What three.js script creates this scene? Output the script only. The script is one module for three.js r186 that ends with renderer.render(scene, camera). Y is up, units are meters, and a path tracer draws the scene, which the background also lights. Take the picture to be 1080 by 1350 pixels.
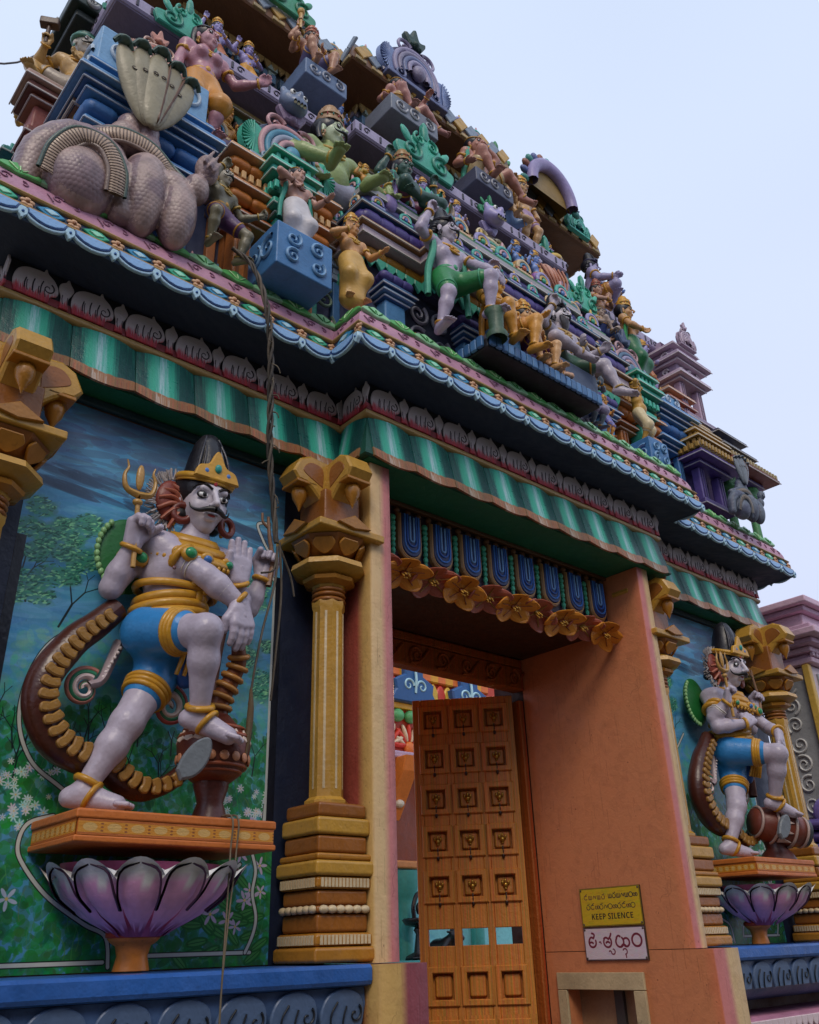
import * as THREE from 'three';
import { mergeGeometries, mergeVertices, toCreasedNormals } from 'three/addons/utils/BufferGeometryUtils.js';
import { RoundedBoxGeometry } from 'three/addons/geometries/RoundedBoxGeometry.js';
import { ImprovedNoise } from 'three/addons/math/ImprovedNoise.js';

// ------------------------------------------------------------------ camera, sky, sun, exposure
const scene = new THREE.Scene();
const camera = new THREE.PerspectiveCamera(60.75, 0.8, 0.05, 400);
camera.position.set(0, 1.6, 3);
camera.rotation.order = 'YXZ';
camera.rotation.set(0.462, -0.7313, -0.0329);
scene.add(camera);

const perlin = new ImprovedNoise();
{ // bright, faintly clouded evening sky: pale blue overhead, lavender towards the horizon
  const w = 256, h = 128, d = new Float32Array(w * h * 4);
  for (let j = 0; j < h; j++) for (let i = 0; i < w; i++) {
    const el = (j + .5) / h * Math.PI - Math.PI / 2, az = (i + .5) / w * Math.PI * 2;
    const x = Math.cos(el) * Math.cos(az), y = Math.sin(el), z = Math.cos(el) * Math.sin(az);
    const t = Math.max(0, y), n = perlin.noise(x * 2.2, y * 4, z * 2.2) * .05 + perlin.noise(x * 5, y * 9, z * 5) * .02;
    const k = (j * w + i) * 4;
    d[k] = (.63 - .01 * t) * (1 + n); d[k + 1] = (.675 + .06 * t) * (1 + n); d[k + 2] = .91 * (1 + n * .6); d[k + 3] = 1;
  }
  const sky = new THREE.DataTexture(d, w, h, THREE.RGBAFormat, THREE.FloatType);
  sky.mapping = THREE.EquirectangularReflectionMapping; sky.magFilter = THREE.LinearFilter; sky.wrapS = THREE.RepeatWrapping; sky.needsUpdate = true;
  scene.background = sky; scene.environment = sky;
}
const sun = new THREE.DirectionalLight(0xfff0dc, 1.2);
sun.position.set(-4, 14, 9); sun.target.position.set(3.4, 3, 0);
sun.castShadow = true; sun.shadow.radius = 40; sun.shadow.mapSize.set(2048, 2048);
Object.assign(sun.shadow.camera, { left: -12, right: 12, top: 12, bottom: -12, near: 1, far: 40 });
scene.add(sun, sun.target);
const renderer = new THREE.WebGLRenderer({ antialias: true });
renderer.toneMapping = THREE.LinearToneMapping;
renderer.toneMappingExposure = 1.12;
renderer.shadowMap.enabled = true;

// ------------------------------------------------------------------ helpers
const PI = Math.PI;
let seed = 12345;
const rnd = () => { seed = (seed * 1664525 + 1013904223) >>> 0; return seed / 4294967296; };
const rr = (a, b) => a + (b - a) * rnd();
const V = (x, y, z) => new THREE.Vector3(x, y, z);
const add = (a, b, k = 1) => [a[0] + b[0] * k, a[1] + b[1] * k, a[2] + b[2] * k];
const sub = (a, b) => [a[0] - b[0], a[1] - b[1], a[2] - b[2]];
const len = a => Math.hypot(a[0], a[1], a[2]);
const unit = a => { const l = len(a) || 1; return [a[0] / l, a[1] / l, a[2] / l]; };
const cross = (a, b) => [a[1] * b[2] - a[2] * b[1], a[2] * b[0] - a[0] * b[2], a[0] * b[1] - a[1] * b[0]];
const dot = (a, b) => a[0] * b[0] + a[1] * b[1] + a[2] * b[2];
const mix = (a, b, t) => [a[0] + (b[0] - a[0]) * t, a[1] + (b[1] - a[1]) * t, a[2] + (b[2] - a[2]) * t];

function noiseTex(size, f, fn) { // tiling grey noise
  const d = new Uint8Array(size * size * 4);
  const oct = (x, y, p) => { // value noise that wraps with period p
    const h = (i, j) => { let n = (((i % p) + p) % p) * 374761393 + (((j % p) + p) % p) * 668265263 + p * 97; n = (n ^ (n >>> 13)) * 1274126177; return ((n ^ (n >>> 16)) >>> 0) / 4294967296; };
    const i = Math.floor(x), j = Math.floor(y), u = x - i, v = y - j, s = t => t * t * (3 - 2 * t);
    const a = h(i, j), b = h(i + 1, j), c = h(i, j + 1), e = h(i + 1, j + 1);
    return a + (b - a) * s(u) + (c - a) * s(v) + (a - b - c + e) * s(u) * s(v);
  };
  for (let j = 0; j < size; j++) for (let i = 0; i < size; i++) {
    const u = i / size, v = j / size;
    const c = fn((p, q = p) => oct(u * p, v * p * (q / p), p), u, v);
    const k = (j * size + i) * 4;
    d[k] = c[0]; d[k + 1] = c[1]; d[k + 2] = c[2]; d[k + 3] = 255;
  }
  const t = new THREE.DataTexture(d, size, size);
  t.wrapS = t.wrapT = THREE.RepeatWrapping; t.magFilter = THREE.LinearFilter; t.minFilter = THREE.LinearMipmapLinearFilter; t.generateMipmaps = true; t.needsUpdate = true;
  return t;
}
const grime = noiseTex(512, 1, (o) => { // faded paint: blotches, dust and dark specks
  const b = o(4) * .5 + o(9) * .3 + o(23) * .2, f = o(64) * .5 + o(128) * .5, sp = o(90) > .9 && o(40) > .62 ? .9 : 1;
  const v = (.80 + .22 * b + .08 * (f - .5)) * sp; const w = Math.min(1, v);
  return [255 * w, 252 * Math.min(1, w * .99), 246 * Math.min(1, w * .975)];
});
grime.colorSpace = THREE.SRGBColorSpace;
const wash = noiseTex(512, 1, (o) => { const w = Math.min(1, .90 + .10 * (o(5) * .5 + o(17) * .5) + .05 * (o(90) - .5)); return [255 * w, 254 * w, 252 * w]; });
wash.colorSpace = THREE.SRGBColorSpace;
const plaster = noiseTex(512, 1, (o) => { const v = 255 * (o(16) * .3 + o(48) * .3 + o(128) * .25 + o(230) * .15); return [v, v, v]; });
const roughT = noiseTex(256, 1, (o) => { const v = 255 * Math.min(1, .55 + .6 * (o(6) * .5 + o(30) * .5)); return [v, v, v]; });

const GAIN = 1.35, colour = h => { const c = new THREE.Color(h); if (h === 0xffffff) return c; c.multiplyScalar(GAIN); c.r = Math.min(c.r, .86); c.g = Math.min(c.g, .86); c.b = Math.min(c.b, .86); return c; }, dim = (h, k) => new THREE.Color(h).multiplyScalar(k).getHex(), pale = (h, p, k) => new THREE.Color(h).lerp(new THREE.Color(p), k).getHex();
function canvasTexSoon(...a) { return canvasTex(...a, true); }
const mats = new Map();
function P(hex, rough = .62, opt = {}) { // painted plaster of one colour
  const key = hex + '|' + rough + JSON.stringify(opt);
  if (!mats.has(key)) mats.set(key, new THREE.MeshStandardMaterial({ color: colour(hex), roughness: rough, roughnessMap: roughT, map: grime, bumpMap: plaster, bumpScale: .0025, ...opt }));
  return mats.get(key);
}
const VC = P(0xffffff, .46, { vertexColors: true, map: wash });               // painted plaster coloured per vertex
const stains = canvasTexSoon(1024, 1024, (c, w, h) => { // painted plaster that has been touched, splashed and patched
  c.fillStyle = '#f2f0ec'; c.fillRect(0, 0, w, h);
  const wrap = (x, y, f) => { for (const dx of [-w, 0, w]) for (const dy of [-h, 0, h]) f(x + dx, y + dy); };
  for (let i = 0; i < 900; i++) { const x = rnd() * w, y = rnd() * h, rx = rr(4, 46), ry = rr(3, 26), a = rnd() * 3, q = rnd(); wrap(x, y, (X, Y) => { c.fillStyle = q < .6 ? `rgba(${90 + 40 * q},${70 + 30 * q},60,.035)` : 'rgba(255,240,226,.05)'; c.beginPath(); c.ellipse(X, Y, rx, ry, a, 0, 7); c.fill(); }); }
  for (let i = 0; i < 150; i++) { const x = rnd() * w, y = rnd() * h, l = rr(20, 150); c.strokeStyle = `rgba(${rr(60, 110)},${rr(46, 70)},40,${rr(.05, .16)})`; c.lineWidth = rr(1, 5); wrap(x, y, (X, Y) => { c.beginPath(); c.moveTo(X, Y); c.bezierCurveTo(X + 4, Y + l * .3, X - 4, Y + l * .6, X + 2, Y + l); c.stroke(); }); }
  for (let i = 0; i < 46; i++) { let x = rnd() * w, y = rnd() * h, a = rnd() * 7; c.strokeStyle = `rgba(60,40,34,${rr(.12, .35)})`; c.lineWidth = rr(.7, 1.6); c.beginPath(); c.moveTo(x, y); for (let k = 0; k < 12; k++) { a += rr(-.6, .6); x += Math.cos(a) * rr(4, 12); y += Math.sin(a) * rr(4, 12); c.lineTo(x, y); } c.stroke(); }
  for (let i = 0; i < 120; i++) { c.fillStyle = rnd() < .5 ? `rgba(250,240,230,${rr(.2, .6)})` : `rgba(60,40,34,${rr(.15, .4)})`; c.beginPath(); c.ellipse(rnd() * w, rnd() * h, rr(1, 5), rr(1, 4), rnd() * 3, 0, 7); c.fill(); }
});
const VCm = P(0xffffff, .72, { vertexColors: true, map: stains });
function canvasTex(w, h, draw, rep) {
  const c = document.createElement('canvas'); c.width = w; c.height = h; draw(c.getContext('2d'), w, h);
  const t = new THREE.CanvasTexture(c); t.colorSpace = THREE.SRGBColorSpace; t.magFilter = THREE.LinearFilter;
  t.wrapS = t.wrapT = rep ? THREE.RepeatWrapping : THREE.ClampToEdgeWrapping; t.anisotropy = 8;
  return t;
}
const own = g => { g.userData.ownUV = true; return g; };
function boxUV(g) { // uv in metres from the dominant axis of each face
  if (g.index) g = g.toNonIndexed();
  const p = g.attributes.position, uv = new Float32Array(p.count * 2);
  for (let i = 0; i < p.count; i += 3) {
    const ax = p.getX(i + 1) - p.getX(i), ay = p.getY(i + 1) - p.getY(i), az = p.getZ(i + 1) - p.getZ(i);
    const bx = p.getX(i + 2) - p.getX(i), by = p.getY(i + 2) - p.getY(i), bz = p.getZ(i + 2) - p.getZ(i);
    const nx = Math.abs(ay * bz - az * by), ny = Math.abs(az * bx - ax * bz), nz = Math.abs(ax * by - ay * bx);
    for (let k = i; k < i + 3; k++) {
      const x = p.getX(k), y = p.getY(k), z = p.getZ(k);
      const [u, v] = nz >= nx && nz >= ny ? [x, y] : nx >= ny ? [z + .37, y] : [x, z + .61];
      uv[k * 2] = u * .9; uv[k * 2 + 1] = v * .9;
    }
  }
  g.setAttribute('uv', new THREE.BufferAttribute(uv, 2));
  return g;
}
function tint(g, hex, jitter = 0) { // a colour for every vertex of one piece
  const c = colour(hex), n = g.attributes.position.count, a = new Float32Array(n * 3), j = 1 + (jitter ? rr(-jitter, jitter) : 0);
  for (let i = 0; i < n; i++) { a[i * 3] = c.r * j; a[i * 3 + 1] = c.g * j; a[i * 3 + 2] = c.b * j; }
  g.setAttribute('color', new THREE.BufferAttribute(a, 3));
  return g;
}
function M(...gs) { // join geometries
  gs = gs.flat(3).filter(Boolean);
  const col = gs.some(g => g.attributes.color);
  gs = gs.map(g => {
    g = g.index ? g.toNonIndexed() : g.clone();
    if (!g.attributes.normal) g.computeVertexNormals();
    for (const k of Object.keys(g.attributes)) if (!['position', 'normal'].concat(col ? ['color'] : []).includes(k)) g.deleteAttribute(k);
    if (col && !g.attributes.color) tint(g, 0xffffff);
    return g;
  });
  return gs.length === 1 ? gs[0] : mergeGeometries(gs, false);
}
const used = {};
function numbered(n) { used[n] = (used[n] ?? -1) + 1; return used[n] ? n + '_' + String(used[n]).padStart(3, '0') : n; }
function thing(name, label, category, pos = [0, 0, 0], turn = 0, group) {
  const o = new THREE.Group(); o.name = numbered(name); scene.add(o);
  o.position.set(...pos); o.rotation.y = turn; o.userData = { label, category };
  if (group) o.userData.group = group;
  return o;
}
function part(name, g, m, parent, pos, turn) {
  if (Array.isArray(g)) g = M(g);
  if (!g.userData.done) { if (!g.userData.ownUV) { const u = boxUV(g); if (u !== g) { g = u; } } g.userData.done = true; }
  const o = new THREE.Mesh(g, m); o.name = name; o.castShadow = o.receiveShadow = true;
  if (pos) o.position.set(...pos);
  if (turn) o.rotation.y = turn;
  parent.add(o);
  return o;
}
const prep = g => { g = Array.isArray(g) ? M(g) : g; if (!g.userData.ownUV) g = boxUV(g); g.userData.done = true; return g; };
function sub2(name, parent, pos = [0, 0, 0], turn = 0) { const o = new THREE.Group(); o.name = name; o.position.set(...pos); o.rotation.y = turn; parent.add(o); return o; }
function single(name, label, category, g, m, group) {
  const o = part(numbered(name), g, m, scene); o.userData = { label, category }; if (group) o.userData.group = group; return o;
}
// primitive shapes --------------------------------------------------
const box = (w, h, d, x = 0, y = 0, z = 0) => new THREE.BoxGeometry(w, h, d).translate(x, y, z);
const rbox = (w, h, d, x = 0, y = 0, z = 0, r = .006) => new RoundedBoxGeometry(w, h, d, 1, Math.min(r, w * .4, h * .4, d * .4)).translate(x, y, z);
const bxx = (x0, x1, y0, y1, z0, z1, r) => (r ? rbox : box)(x1 - x0, y1 - y0, z1 - z0, (x0 + x1) / 2, (y0 + y1) / 2, (z0 + z1) / 2, r);
const ell = (rx, ry, rz, x = 0, y = 0, z = 0, n = 10) => new THREE.SphereGeometry(1, n, Math.max(5, n * .7 | 0)).scale(rx, ry, rz).translate(x, y, z);
const lathe = (pts, n = 20) => new THREE.LatheGeometry(pts.map(p => new THREE.Vector2(p[0], p[1])), n);
const curve = pts => new THREE.CatmullRomCurve3(pts.map(p => V(...p)));
const tube = (pts, r, n = 24, m = 6, closed) => new THREE.TubeGeometry(curve(pts), n, r, m, !!closed);
function taper(pts, rad, n = 32, m = 8) { // tube whose radius follows rad(t)
  const g = new THREE.TubeGeometry(curve(pts), n, 1, m, false), p = g.attributes.position, c = curve(pts);
  for (let i = 0; i <= n; i++) { const q = c.getPointAt(i / n), r = rad(i / n); for (let j = 0; j <= m; j++) { const k = i * (m + 1) + j; p.setXYZ(k, q.x + (p.getX(k) - q.x) * r, q.y + (p.getY(k) - q.y) * r, q.z + (p.getZ(k) - q.z) * r); } }
  g.computeVertexNormals(); return g;
}
const qTo = d => new THREE.Quaternion().setFromUnitVectors(V(0, 0, 1), V(...unit(d)));
const ring = (p, d, R, r, n = 20, m = 6) => new THREE.TorusGeometry(R, r, m, n).applyQuaternion(qTo(d)).translate(...p);
const cone = (r0, r1, h, x, y, z, n = 10) => new THREE.CylinderGeometry(r1, r0, h, n).translate(x, y + h / 2, z);
function shapeOf(pts, smooth) { const s = new THREE.Shape(); if (smooth) { s.moveTo(...pts[0]); s.splineThru(pts.slice(1).map(p => new THREE.Vector2(...p))); } else s.setFromPoints(pts.map(p => new THREE.Vector2(...p))); return s; }
const extr = (s, depth, bevel = 0, seg = 6) => new THREE.ExtrudeGeometry(s, { depth, bevelEnabled: bevel > 0, bevelThickness: bevel, bevelSize: bevel, bevelSegments: 1, curveSegments: seg });
function spiral(x, y, z, r0, turns, rt, dir = 1, a0 = 0, n = 40) { // flat scroll that winds inward
  const pts = []; for (let i = 0; i <= n; i++) { const t = i / n, a = a0 + dir * t * turns * 2 * PI, r = r0 * (1 - .86 * t); pts.push([x + r * Math.cos(a), y + r * Math.sin(a), z]); }
  return taper(pts, t => rt * (1 - .45 * t), n, 6);
}
// mouldings that run along a plan line [x, z] from left to right, profile [outward, y] from bottom to top
function mitres(path) {
  return path.map((p, i) => {
    const n = (a, b) => { const dx = b[0] - a[0], dz = b[1] - a[1], l = Math.hypot(dx, dz); return [-dz / l, dx / l]; };
    const a = i ? n(path[i - 1], p) : n(p, path[1]), b = i < path.length - 1 ? n(p, path[i + 1]) : a, k = 1 + a[0] * b[0] + a[1] * b[1];
    return [(a[0] + b[0]) / k, (a[1] + b[1]) / k];
  });
}
const offset = (path, o) => { const m = mitres(path); return path.map((p, i) => [p[0] + m[i][0] * o, p[1] + m[i][1] * o]); };
function sweep(path, prof, crease = .6) {
  const pos = [], uv = []; const rings = path.map((p, i) => prof.map(q => { const m = mitres(path)[i]; return [p[0] + m[0] * q[0], q[1], p[1] + m[1] * q[0]]; }));
  let u = 0; const vs = [0]; for (let j = 1; j < prof.length; j++) vs.push(vs[j - 1] + Math.hypot(prof[j][0] - prof[j - 1][0], prof[j][1] - prof[j - 1][1]));
  for (let i = 0; i + 1 < path.length; i++) {
    const l = Math.hypot(path[i + 1][0] - path[i][0], path[i + 1][1] - path[i][1]);
    for (let j = 0; j + 1 < prof.length; j++) {
      const a = rings[i][j], b = rings[i + 1][j], c = rings[i + 1][j + 1], d = rings[i][j + 1];
      pos.push(...a, ...b, ...c, ...a, ...c, ...d);
      uv.push(u, vs[j], u + l, vs[j], u + l, vs[j + 1], u, vs[j], u + l, vs[j + 1], u, vs[j + 1]);
    }
    u += l;
  }
  let g = new THREE.BufferGeometry(); g.setAttribute('position', new THREE.Float32BufferAttribute(pos, 3)); g.setAttribute('uv', new THREE.Float32BufferAttribute(uv, 2));
  g = toCreasedNormals(g, crease); return own(g);
}
function along(path, o, pitch, cb) { // evenly spaced spots on every straight run of an offset line
  const q = offset(path, o);
  for (let i = 0; i + 1 < q.length; i++) {
    const dx = q[i + 1][0] - q[i][0], dz = q[i + 1][1] - q[i][1], l = Math.hypot(dx, dz), n = Math.max(1, Math.round(l / pitch));
    if (l < pitch * .4) continue;
    for (let k = 0; k < n; k++) { const t = (k + .5) / n; cb(q[i][0] + dx * t, q[i][1] + dz * t, Math.atan2(-dz, dx), l / n / pitch, k, i, n); }
  }
}
// solid figures: capsules and ellipsoids joined with a smooth minimum, meshed with surface nets ------------------
const cap = (a, b, ra, rb, c = 0, k = .02) => ({ a, b, ra, rb: rb ?? ra, c, k });
const blob = (p, r, c = 0, k = .02, ax) => ({ p, r, c, k, ax });
function nets(prims, cell, palette) {
  const mn = [1e9, 1e9, 1e9], mx = [-1e9, -1e9, -1e9];
  const bounds = p => { const e = p.p ? Math.max(...p.r) : Math.max(p.ra, p.rb); const A = p.p || p.a, B = p.p || p.b; return [0, 1, 2].map(i => [Math.min(A[i], B[i]) - e, Math.max(A[i], B[i]) + e]); };
  for (const p of prims) if (!p.cut) bounds(p).forEach(([l, h], i) => { mn[i] = Math.min(mn[i], l); mx[i] = Math.max(mx[i], h); });
  const n = [0, 1, 2].map(i => Math.ceil((mx[i] - mn[i]) / cell) + 6), o = mn.map(v => v - 3 * cell), nx = n[0], ny = n[1], nz = n[2];
  const F = new Float32Array(nx * ny * nz).fill(9), B = new Float32Array(nx * ny * nz).fill(9), C = new Uint8Array(nx * ny * nz);
  for (const p of prims) {
    const m = p.k + 2.5 * cell, bb = bounds(p).map(([l, h], i) => [Math.max(0, Math.floor((l - m - o[i]) / cell)), Math.min(n[i] - 1, Math.ceil((h + m - o[i]) / cell))]);
    let ba, bl; if (!p.p) { ba = sub(p.b, p.a); bl = dot(ba, ba) || 1e-9; }
    for (let z = bb[2][0]; z <= bb[2][1]; z++) for (let y = bb[1][0]; y <= bb[1][1]; y++) for (let x = bb[0][0]; x <= bb[0][1]; x++) {
      const q = [o[0] + x * cell, o[1] + y * cell, o[2] + z * cell]; let d;
      if (p.p) {
        let e = sub(q, p.p); if (p.ax) e = [dot(e, p.ax[0]), dot(e, p.ax[1]), dot(e, p.ax[2])];
        const k0 = Math.hypot(e[0] / p.r[0], e[1] / p.r[1], e[2] / p.r[2]), k1 = Math.hypot(e[0] / p.r[0] ** 2, e[1] / p.r[1] ** 2, e[2] / p.r[2] ** 2);
        d = k1 < 1e-9 ? -Math.min(...p.r) : k0 * (k0 - 1) / k1;
      } else { const e = sub(q, p.a), t = Math.min(1, Math.max(0, dot(e, ba) / bl)); d = Math.hypot(e[0] - ba[0] * t, e[1] - ba[1] * t, e[2] - ba[2] * t) - (p.ra + (p.rb - p.ra) * t); }
      const i = (z * ny + y) * nx + x, f = F[i];
      if (p.cut) { const h = Math.max(p.k - Math.abs(f + d), 0) / p.k; F[i] = Math.max(f, -d) + h * h * p.k * .25; continue; }
      if (d < B[i]) { B[i] = d; C[i] = p.c; }
      const h = Math.max(p.k - Math.abs(f - d), 0) / p.k; F[i] = Math.min(f, d) - h * h * p.k * .25;
    }
  }
  const id = new Int32Array(nx * ny * nz).fill(-1), pos = [], col = [], idx = [];
  const off = [0, 1, nx, nx + 1, nx * ny, nx * ny + 1, nx * ny + nx, nx * ny + nx + 1];
  const E = [[0, 1], [2, 3], [4, 5], [6, 7], [0, 2], [1, 3], [4, 6], [5, 7], [0, 4], [1, 5], [2, 6], [3, 7]];
  for (let z = 0; z < nz - 1; z++) for (let y = 0; y < ny - 1; y++) for (let x = 0; x < nx - 1; x++) {
    const i = (z * ny + y) * nx + x; let s = 0; for (let c = 0; c < 8; c++) if (F[i + off[c]] < 0) s++;
    if (!s || s === 8) continue;
    let px = 0, py = 0, pz = 0, m = 0;
    for (const [a, b] of E) { const fa = F[i + off[a]], fb = F[i + off[b]]; if ((fa < 0) === (fb < 0)) continue; const t = fa / (fa - fb); const ax = a & 1, ay = a >> 1 & 1, az = a >> 2; px += ax + ((b & 1) - ax) * t; py += ay + ((b >> 1 & 1) - ay) * t; pz += az + ((b >> 2) - az) * t; m++; }
    id[i] = pos.length / 3; pos.push(o[0] + (x + px / m) * cell, o[1] + (y + py / m) * cell, o[2] + (z + pz / m) * cell);
    let best = 9, bc = 0; for (let c = 0; c < 8; c++) if (B[i + off[c]] < best) { best = B[i + off[c]]; bc = C[i + off[c]]; }
    const cc = palette[bc] || palette[0]; col.push(cc.r, cc.g, cc.b);
  }
  const S = [1, nx, nx * ny];
  for (let z = 1; z < nz - 1; z++) for (let y = 1; y < ny - 1; y++) for (let x = 1; x < nx - 1; x++) {
    const i = (z * ny + y) * nx + x, f = F[i] < 0;
    for (let a = 0; a < 3; a++) {
      if (f === (F[i + S[a]] < 0)) continue;
      const b = S[(a + 1) % 3], c = S[(a + 2) % 3], v0 = id[i], v1 = id[i - b], v2 = id[i - b - c], v3 = id[i - c];
      if (v0 < 0 || v1 < 0 || v2 < 0 || v3 < 0) continue;
      if (f) idx.push(v0, v1, v2, v0, v2, v3); else idx.push(v0, v2, v1, v0, v3, v2);
    }
  }
  const g = new THREE.BufferGeometry(); g.setAttribute('position', new THREE.Float32BufferAttribute(pos, 3)); g.setAttribute('color', new THREE.Float32BufferAttribute(col, 3)); g.setIndex(idx); g.computeVertexNormals();
  return g;
}
// ------------------------------------------------------------------ ground
{
  const g = new THREE.PlaneGeometry(160, 160, 1, 1).rotateX(-PI / 2);
  const m = new THREE.MeshStandardMaterial({ color: 0x7a7468, roughness: .9, map: grime, bumpMap: plaster, bumpScale: .006 });
  const o = part('ground', g, m, scene); o.userData = { kind: 'structure', label: 'dusty grey stone paving in front of the temple gateway' };
}
{ // houses on the other side of the narrow street, behind the viewer: they keep the low sky off the gateway
  const house = (x, w, h, hex, label) => {
    const t = thing('street_house', label, 'house', [x, 0, 7.2], 0, 'houses across the street');
    part('wall', bxx(-w / 2, w / 2, 0, h, 0, 4), P(hex, .8), t); part('parapet', bxx(-w / 2 - .1, w / 2 + .1, h + .001, h + .35, -.12, 4.1, .03), P(dim(hex, .8), .8), t);
    for (let f = 0; f < 2; f++) for (let i = 0; i < 3; i++) { const x0 = -w / 2 + w * (i + .5) / 3; part(f ? 'window' : 'shutter', bxx(x0 - w * .11, x0 + w * .11, f ? 3.3 : .15, f ? 4.3 : 2.6, -.06, -.002, .02), P(f ? 0x2a2e34 : 0x54483c, .5), t); }
    part('awning', bxx(-w / 2, w / 2, 2.85, 2.95, -.9, -.002, .02), P(0x4a4640, .7), t);
  };
  house(-5.2, 5.8, 4.9, 0x8c7a68, 'brown plastered shop house across the street on the street side'); house(1.0, 6.2, 5.3, 0x8c8478, 'grey plastered shop house directly across from the gateway'); house(7.6, 6.6, 4.8, 0x94806c, 'tan plastered shop house across from the far wing');
}
// ------------------------------------------------------------------ the gateway building
const XA = .61, XB = 2.249, XC = 4.644, XD = 6.275, S = .206;
const plan = [[XA, -2.3], [XA, 0], [XB, 0], [XB, S], [XC, S], [XC, 0], [XD, 0], [XD, -2.3]];
const gate = thing('temple_gateway', 'painted temple gateway storey with murals, gilded pilasters, striped green valance and lotus cornice', 'gateway');
const T_ = { blue: 0x2f62b0, tan: 0xa88a58, black: 0x0d0d14, gold: 0xc9973a, brown: 0x8a4a1e, orange: 0xb8602f, teal: 0x2f9a86, lblue: 0x7fa6d6, lilac: 0x8f86b8, purple: 0x4e3f8f, pink: 0xc08aa8, cream: 0xd8c8a0, grey: 0x80787a, navy: 0x18305e, green: 0x2f8a48, red: 0x8c2420, skin: 0xa79bae };
{
  const w = P(0x6f4f3c, .8);
  part('wall', bxx(XA + .05, 2.262, 0, 3.9, -.8, -.105), w, gate);
  part('wall', bxx(4.485, XD - .05, 0, 3.9, -.8, -.105), w, gate);
  part('wall', bxx(XA + .05, 2.2, 0, 3.9, -2.3, -.802), w, gate);
  part('wall', bxx(5.9, XD - .05, 0, 3.9, -2.3, -.802), w, gate);
  part('roof_slab', bxx(XA + .02, XD - .02, 3.9, 4.43, -2.3, -.02), w, gate);
  part('roof_slab', bxx(XB + .02, XC - .02, 3.93, 4.42, -.02, S - .02), w, gate);
}
// jambs and plinths: vertical prisms whose plan points carry the painted colours
function colPrism(pts, y0, y1) {
  const pos = [], col = []; const n = pts.length;
  for (let i = 0; i < n; i++) {
    const a = pts[i], b = pts[(i + 1) % n], ca = colour(a[2]), cb = colour(b[2]);
    const A = [a[0], y0, a[1]], B = [b[0], y0, b[1]], Cc = [b[0], y1, b[1]], D = [a[0], y1, a[1]];
    for (const [p, c] of [[A, ca], [B, cb], [Cc, cb], [A, ca], [Cc, cb], [D, ca]]) { pos.push(...p); col.push(c.r, c.g, c.b); }
  }
  for (const y of [y0, y1]) { const f = THREE.ShapeUtils.triangulateShape(pts.map(p => new THREE.Vector2(p[0], -p[1])), []); for (const t of f) for (const k of (y === y1 ? t : [t[0], t[2], t[1]])) { pos.push(pts[k][0], y, pts[k][1]); const c = colour(pts[k][2]); col.push(c.r, c.g, c.b); } }
  const g = new THREE.BufferGeometry(); g.setAttribute('position', new THREE.Float32BufferAttribute(pos, 3)); g.setAttribute('color', new THREE.Float32BufferAttribute(col, 3));
  return toCreasedNormals(g, .9);
}
{
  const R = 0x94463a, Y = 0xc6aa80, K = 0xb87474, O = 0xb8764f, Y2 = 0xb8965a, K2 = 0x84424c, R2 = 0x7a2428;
  const z = S;
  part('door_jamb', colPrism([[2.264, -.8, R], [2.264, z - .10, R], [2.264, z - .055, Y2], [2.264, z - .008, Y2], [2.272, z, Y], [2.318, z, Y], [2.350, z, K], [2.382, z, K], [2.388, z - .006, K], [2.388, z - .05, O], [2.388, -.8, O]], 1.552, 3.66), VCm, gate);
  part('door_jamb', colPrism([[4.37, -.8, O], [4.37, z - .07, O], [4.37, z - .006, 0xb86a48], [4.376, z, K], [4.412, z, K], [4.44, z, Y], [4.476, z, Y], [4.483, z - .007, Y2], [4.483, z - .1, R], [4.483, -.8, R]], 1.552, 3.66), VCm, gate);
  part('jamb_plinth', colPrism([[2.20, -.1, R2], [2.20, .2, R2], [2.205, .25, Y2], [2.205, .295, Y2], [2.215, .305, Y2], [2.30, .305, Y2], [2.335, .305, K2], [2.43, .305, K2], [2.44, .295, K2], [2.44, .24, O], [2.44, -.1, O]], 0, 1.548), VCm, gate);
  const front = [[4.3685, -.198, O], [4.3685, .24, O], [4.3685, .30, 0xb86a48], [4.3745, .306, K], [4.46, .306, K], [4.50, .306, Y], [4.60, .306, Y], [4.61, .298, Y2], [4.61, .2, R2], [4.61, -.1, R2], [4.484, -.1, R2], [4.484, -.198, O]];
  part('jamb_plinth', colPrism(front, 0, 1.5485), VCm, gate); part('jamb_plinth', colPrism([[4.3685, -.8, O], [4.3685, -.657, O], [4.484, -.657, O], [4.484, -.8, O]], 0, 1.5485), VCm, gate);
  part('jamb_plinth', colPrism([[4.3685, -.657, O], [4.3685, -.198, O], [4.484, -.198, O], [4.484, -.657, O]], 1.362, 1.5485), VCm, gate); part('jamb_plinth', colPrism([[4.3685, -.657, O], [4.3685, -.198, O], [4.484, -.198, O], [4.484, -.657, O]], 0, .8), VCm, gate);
  part('lintel', bxx(2.39, 4.368, 3.31, 3.9, -.78, -.085), P(0x3c2418, .8), gate);
  // passage behind the doorway
  part('passage_roof', bxx(2.2, 5.9, 3.84, 3.898, -2.3, -.80), P(0x6a4630, .8), gate);
  part('passage_wall', bxx(2.2, 2.386, 0, 3.838, -2.3, -.802), P(0xa8562a, .75), gate);
  part('threshold', bxx(2.2, 4.5, 0, .12, -.8, .3, .02), P(0x5a5450, .8), gate);
}
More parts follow.
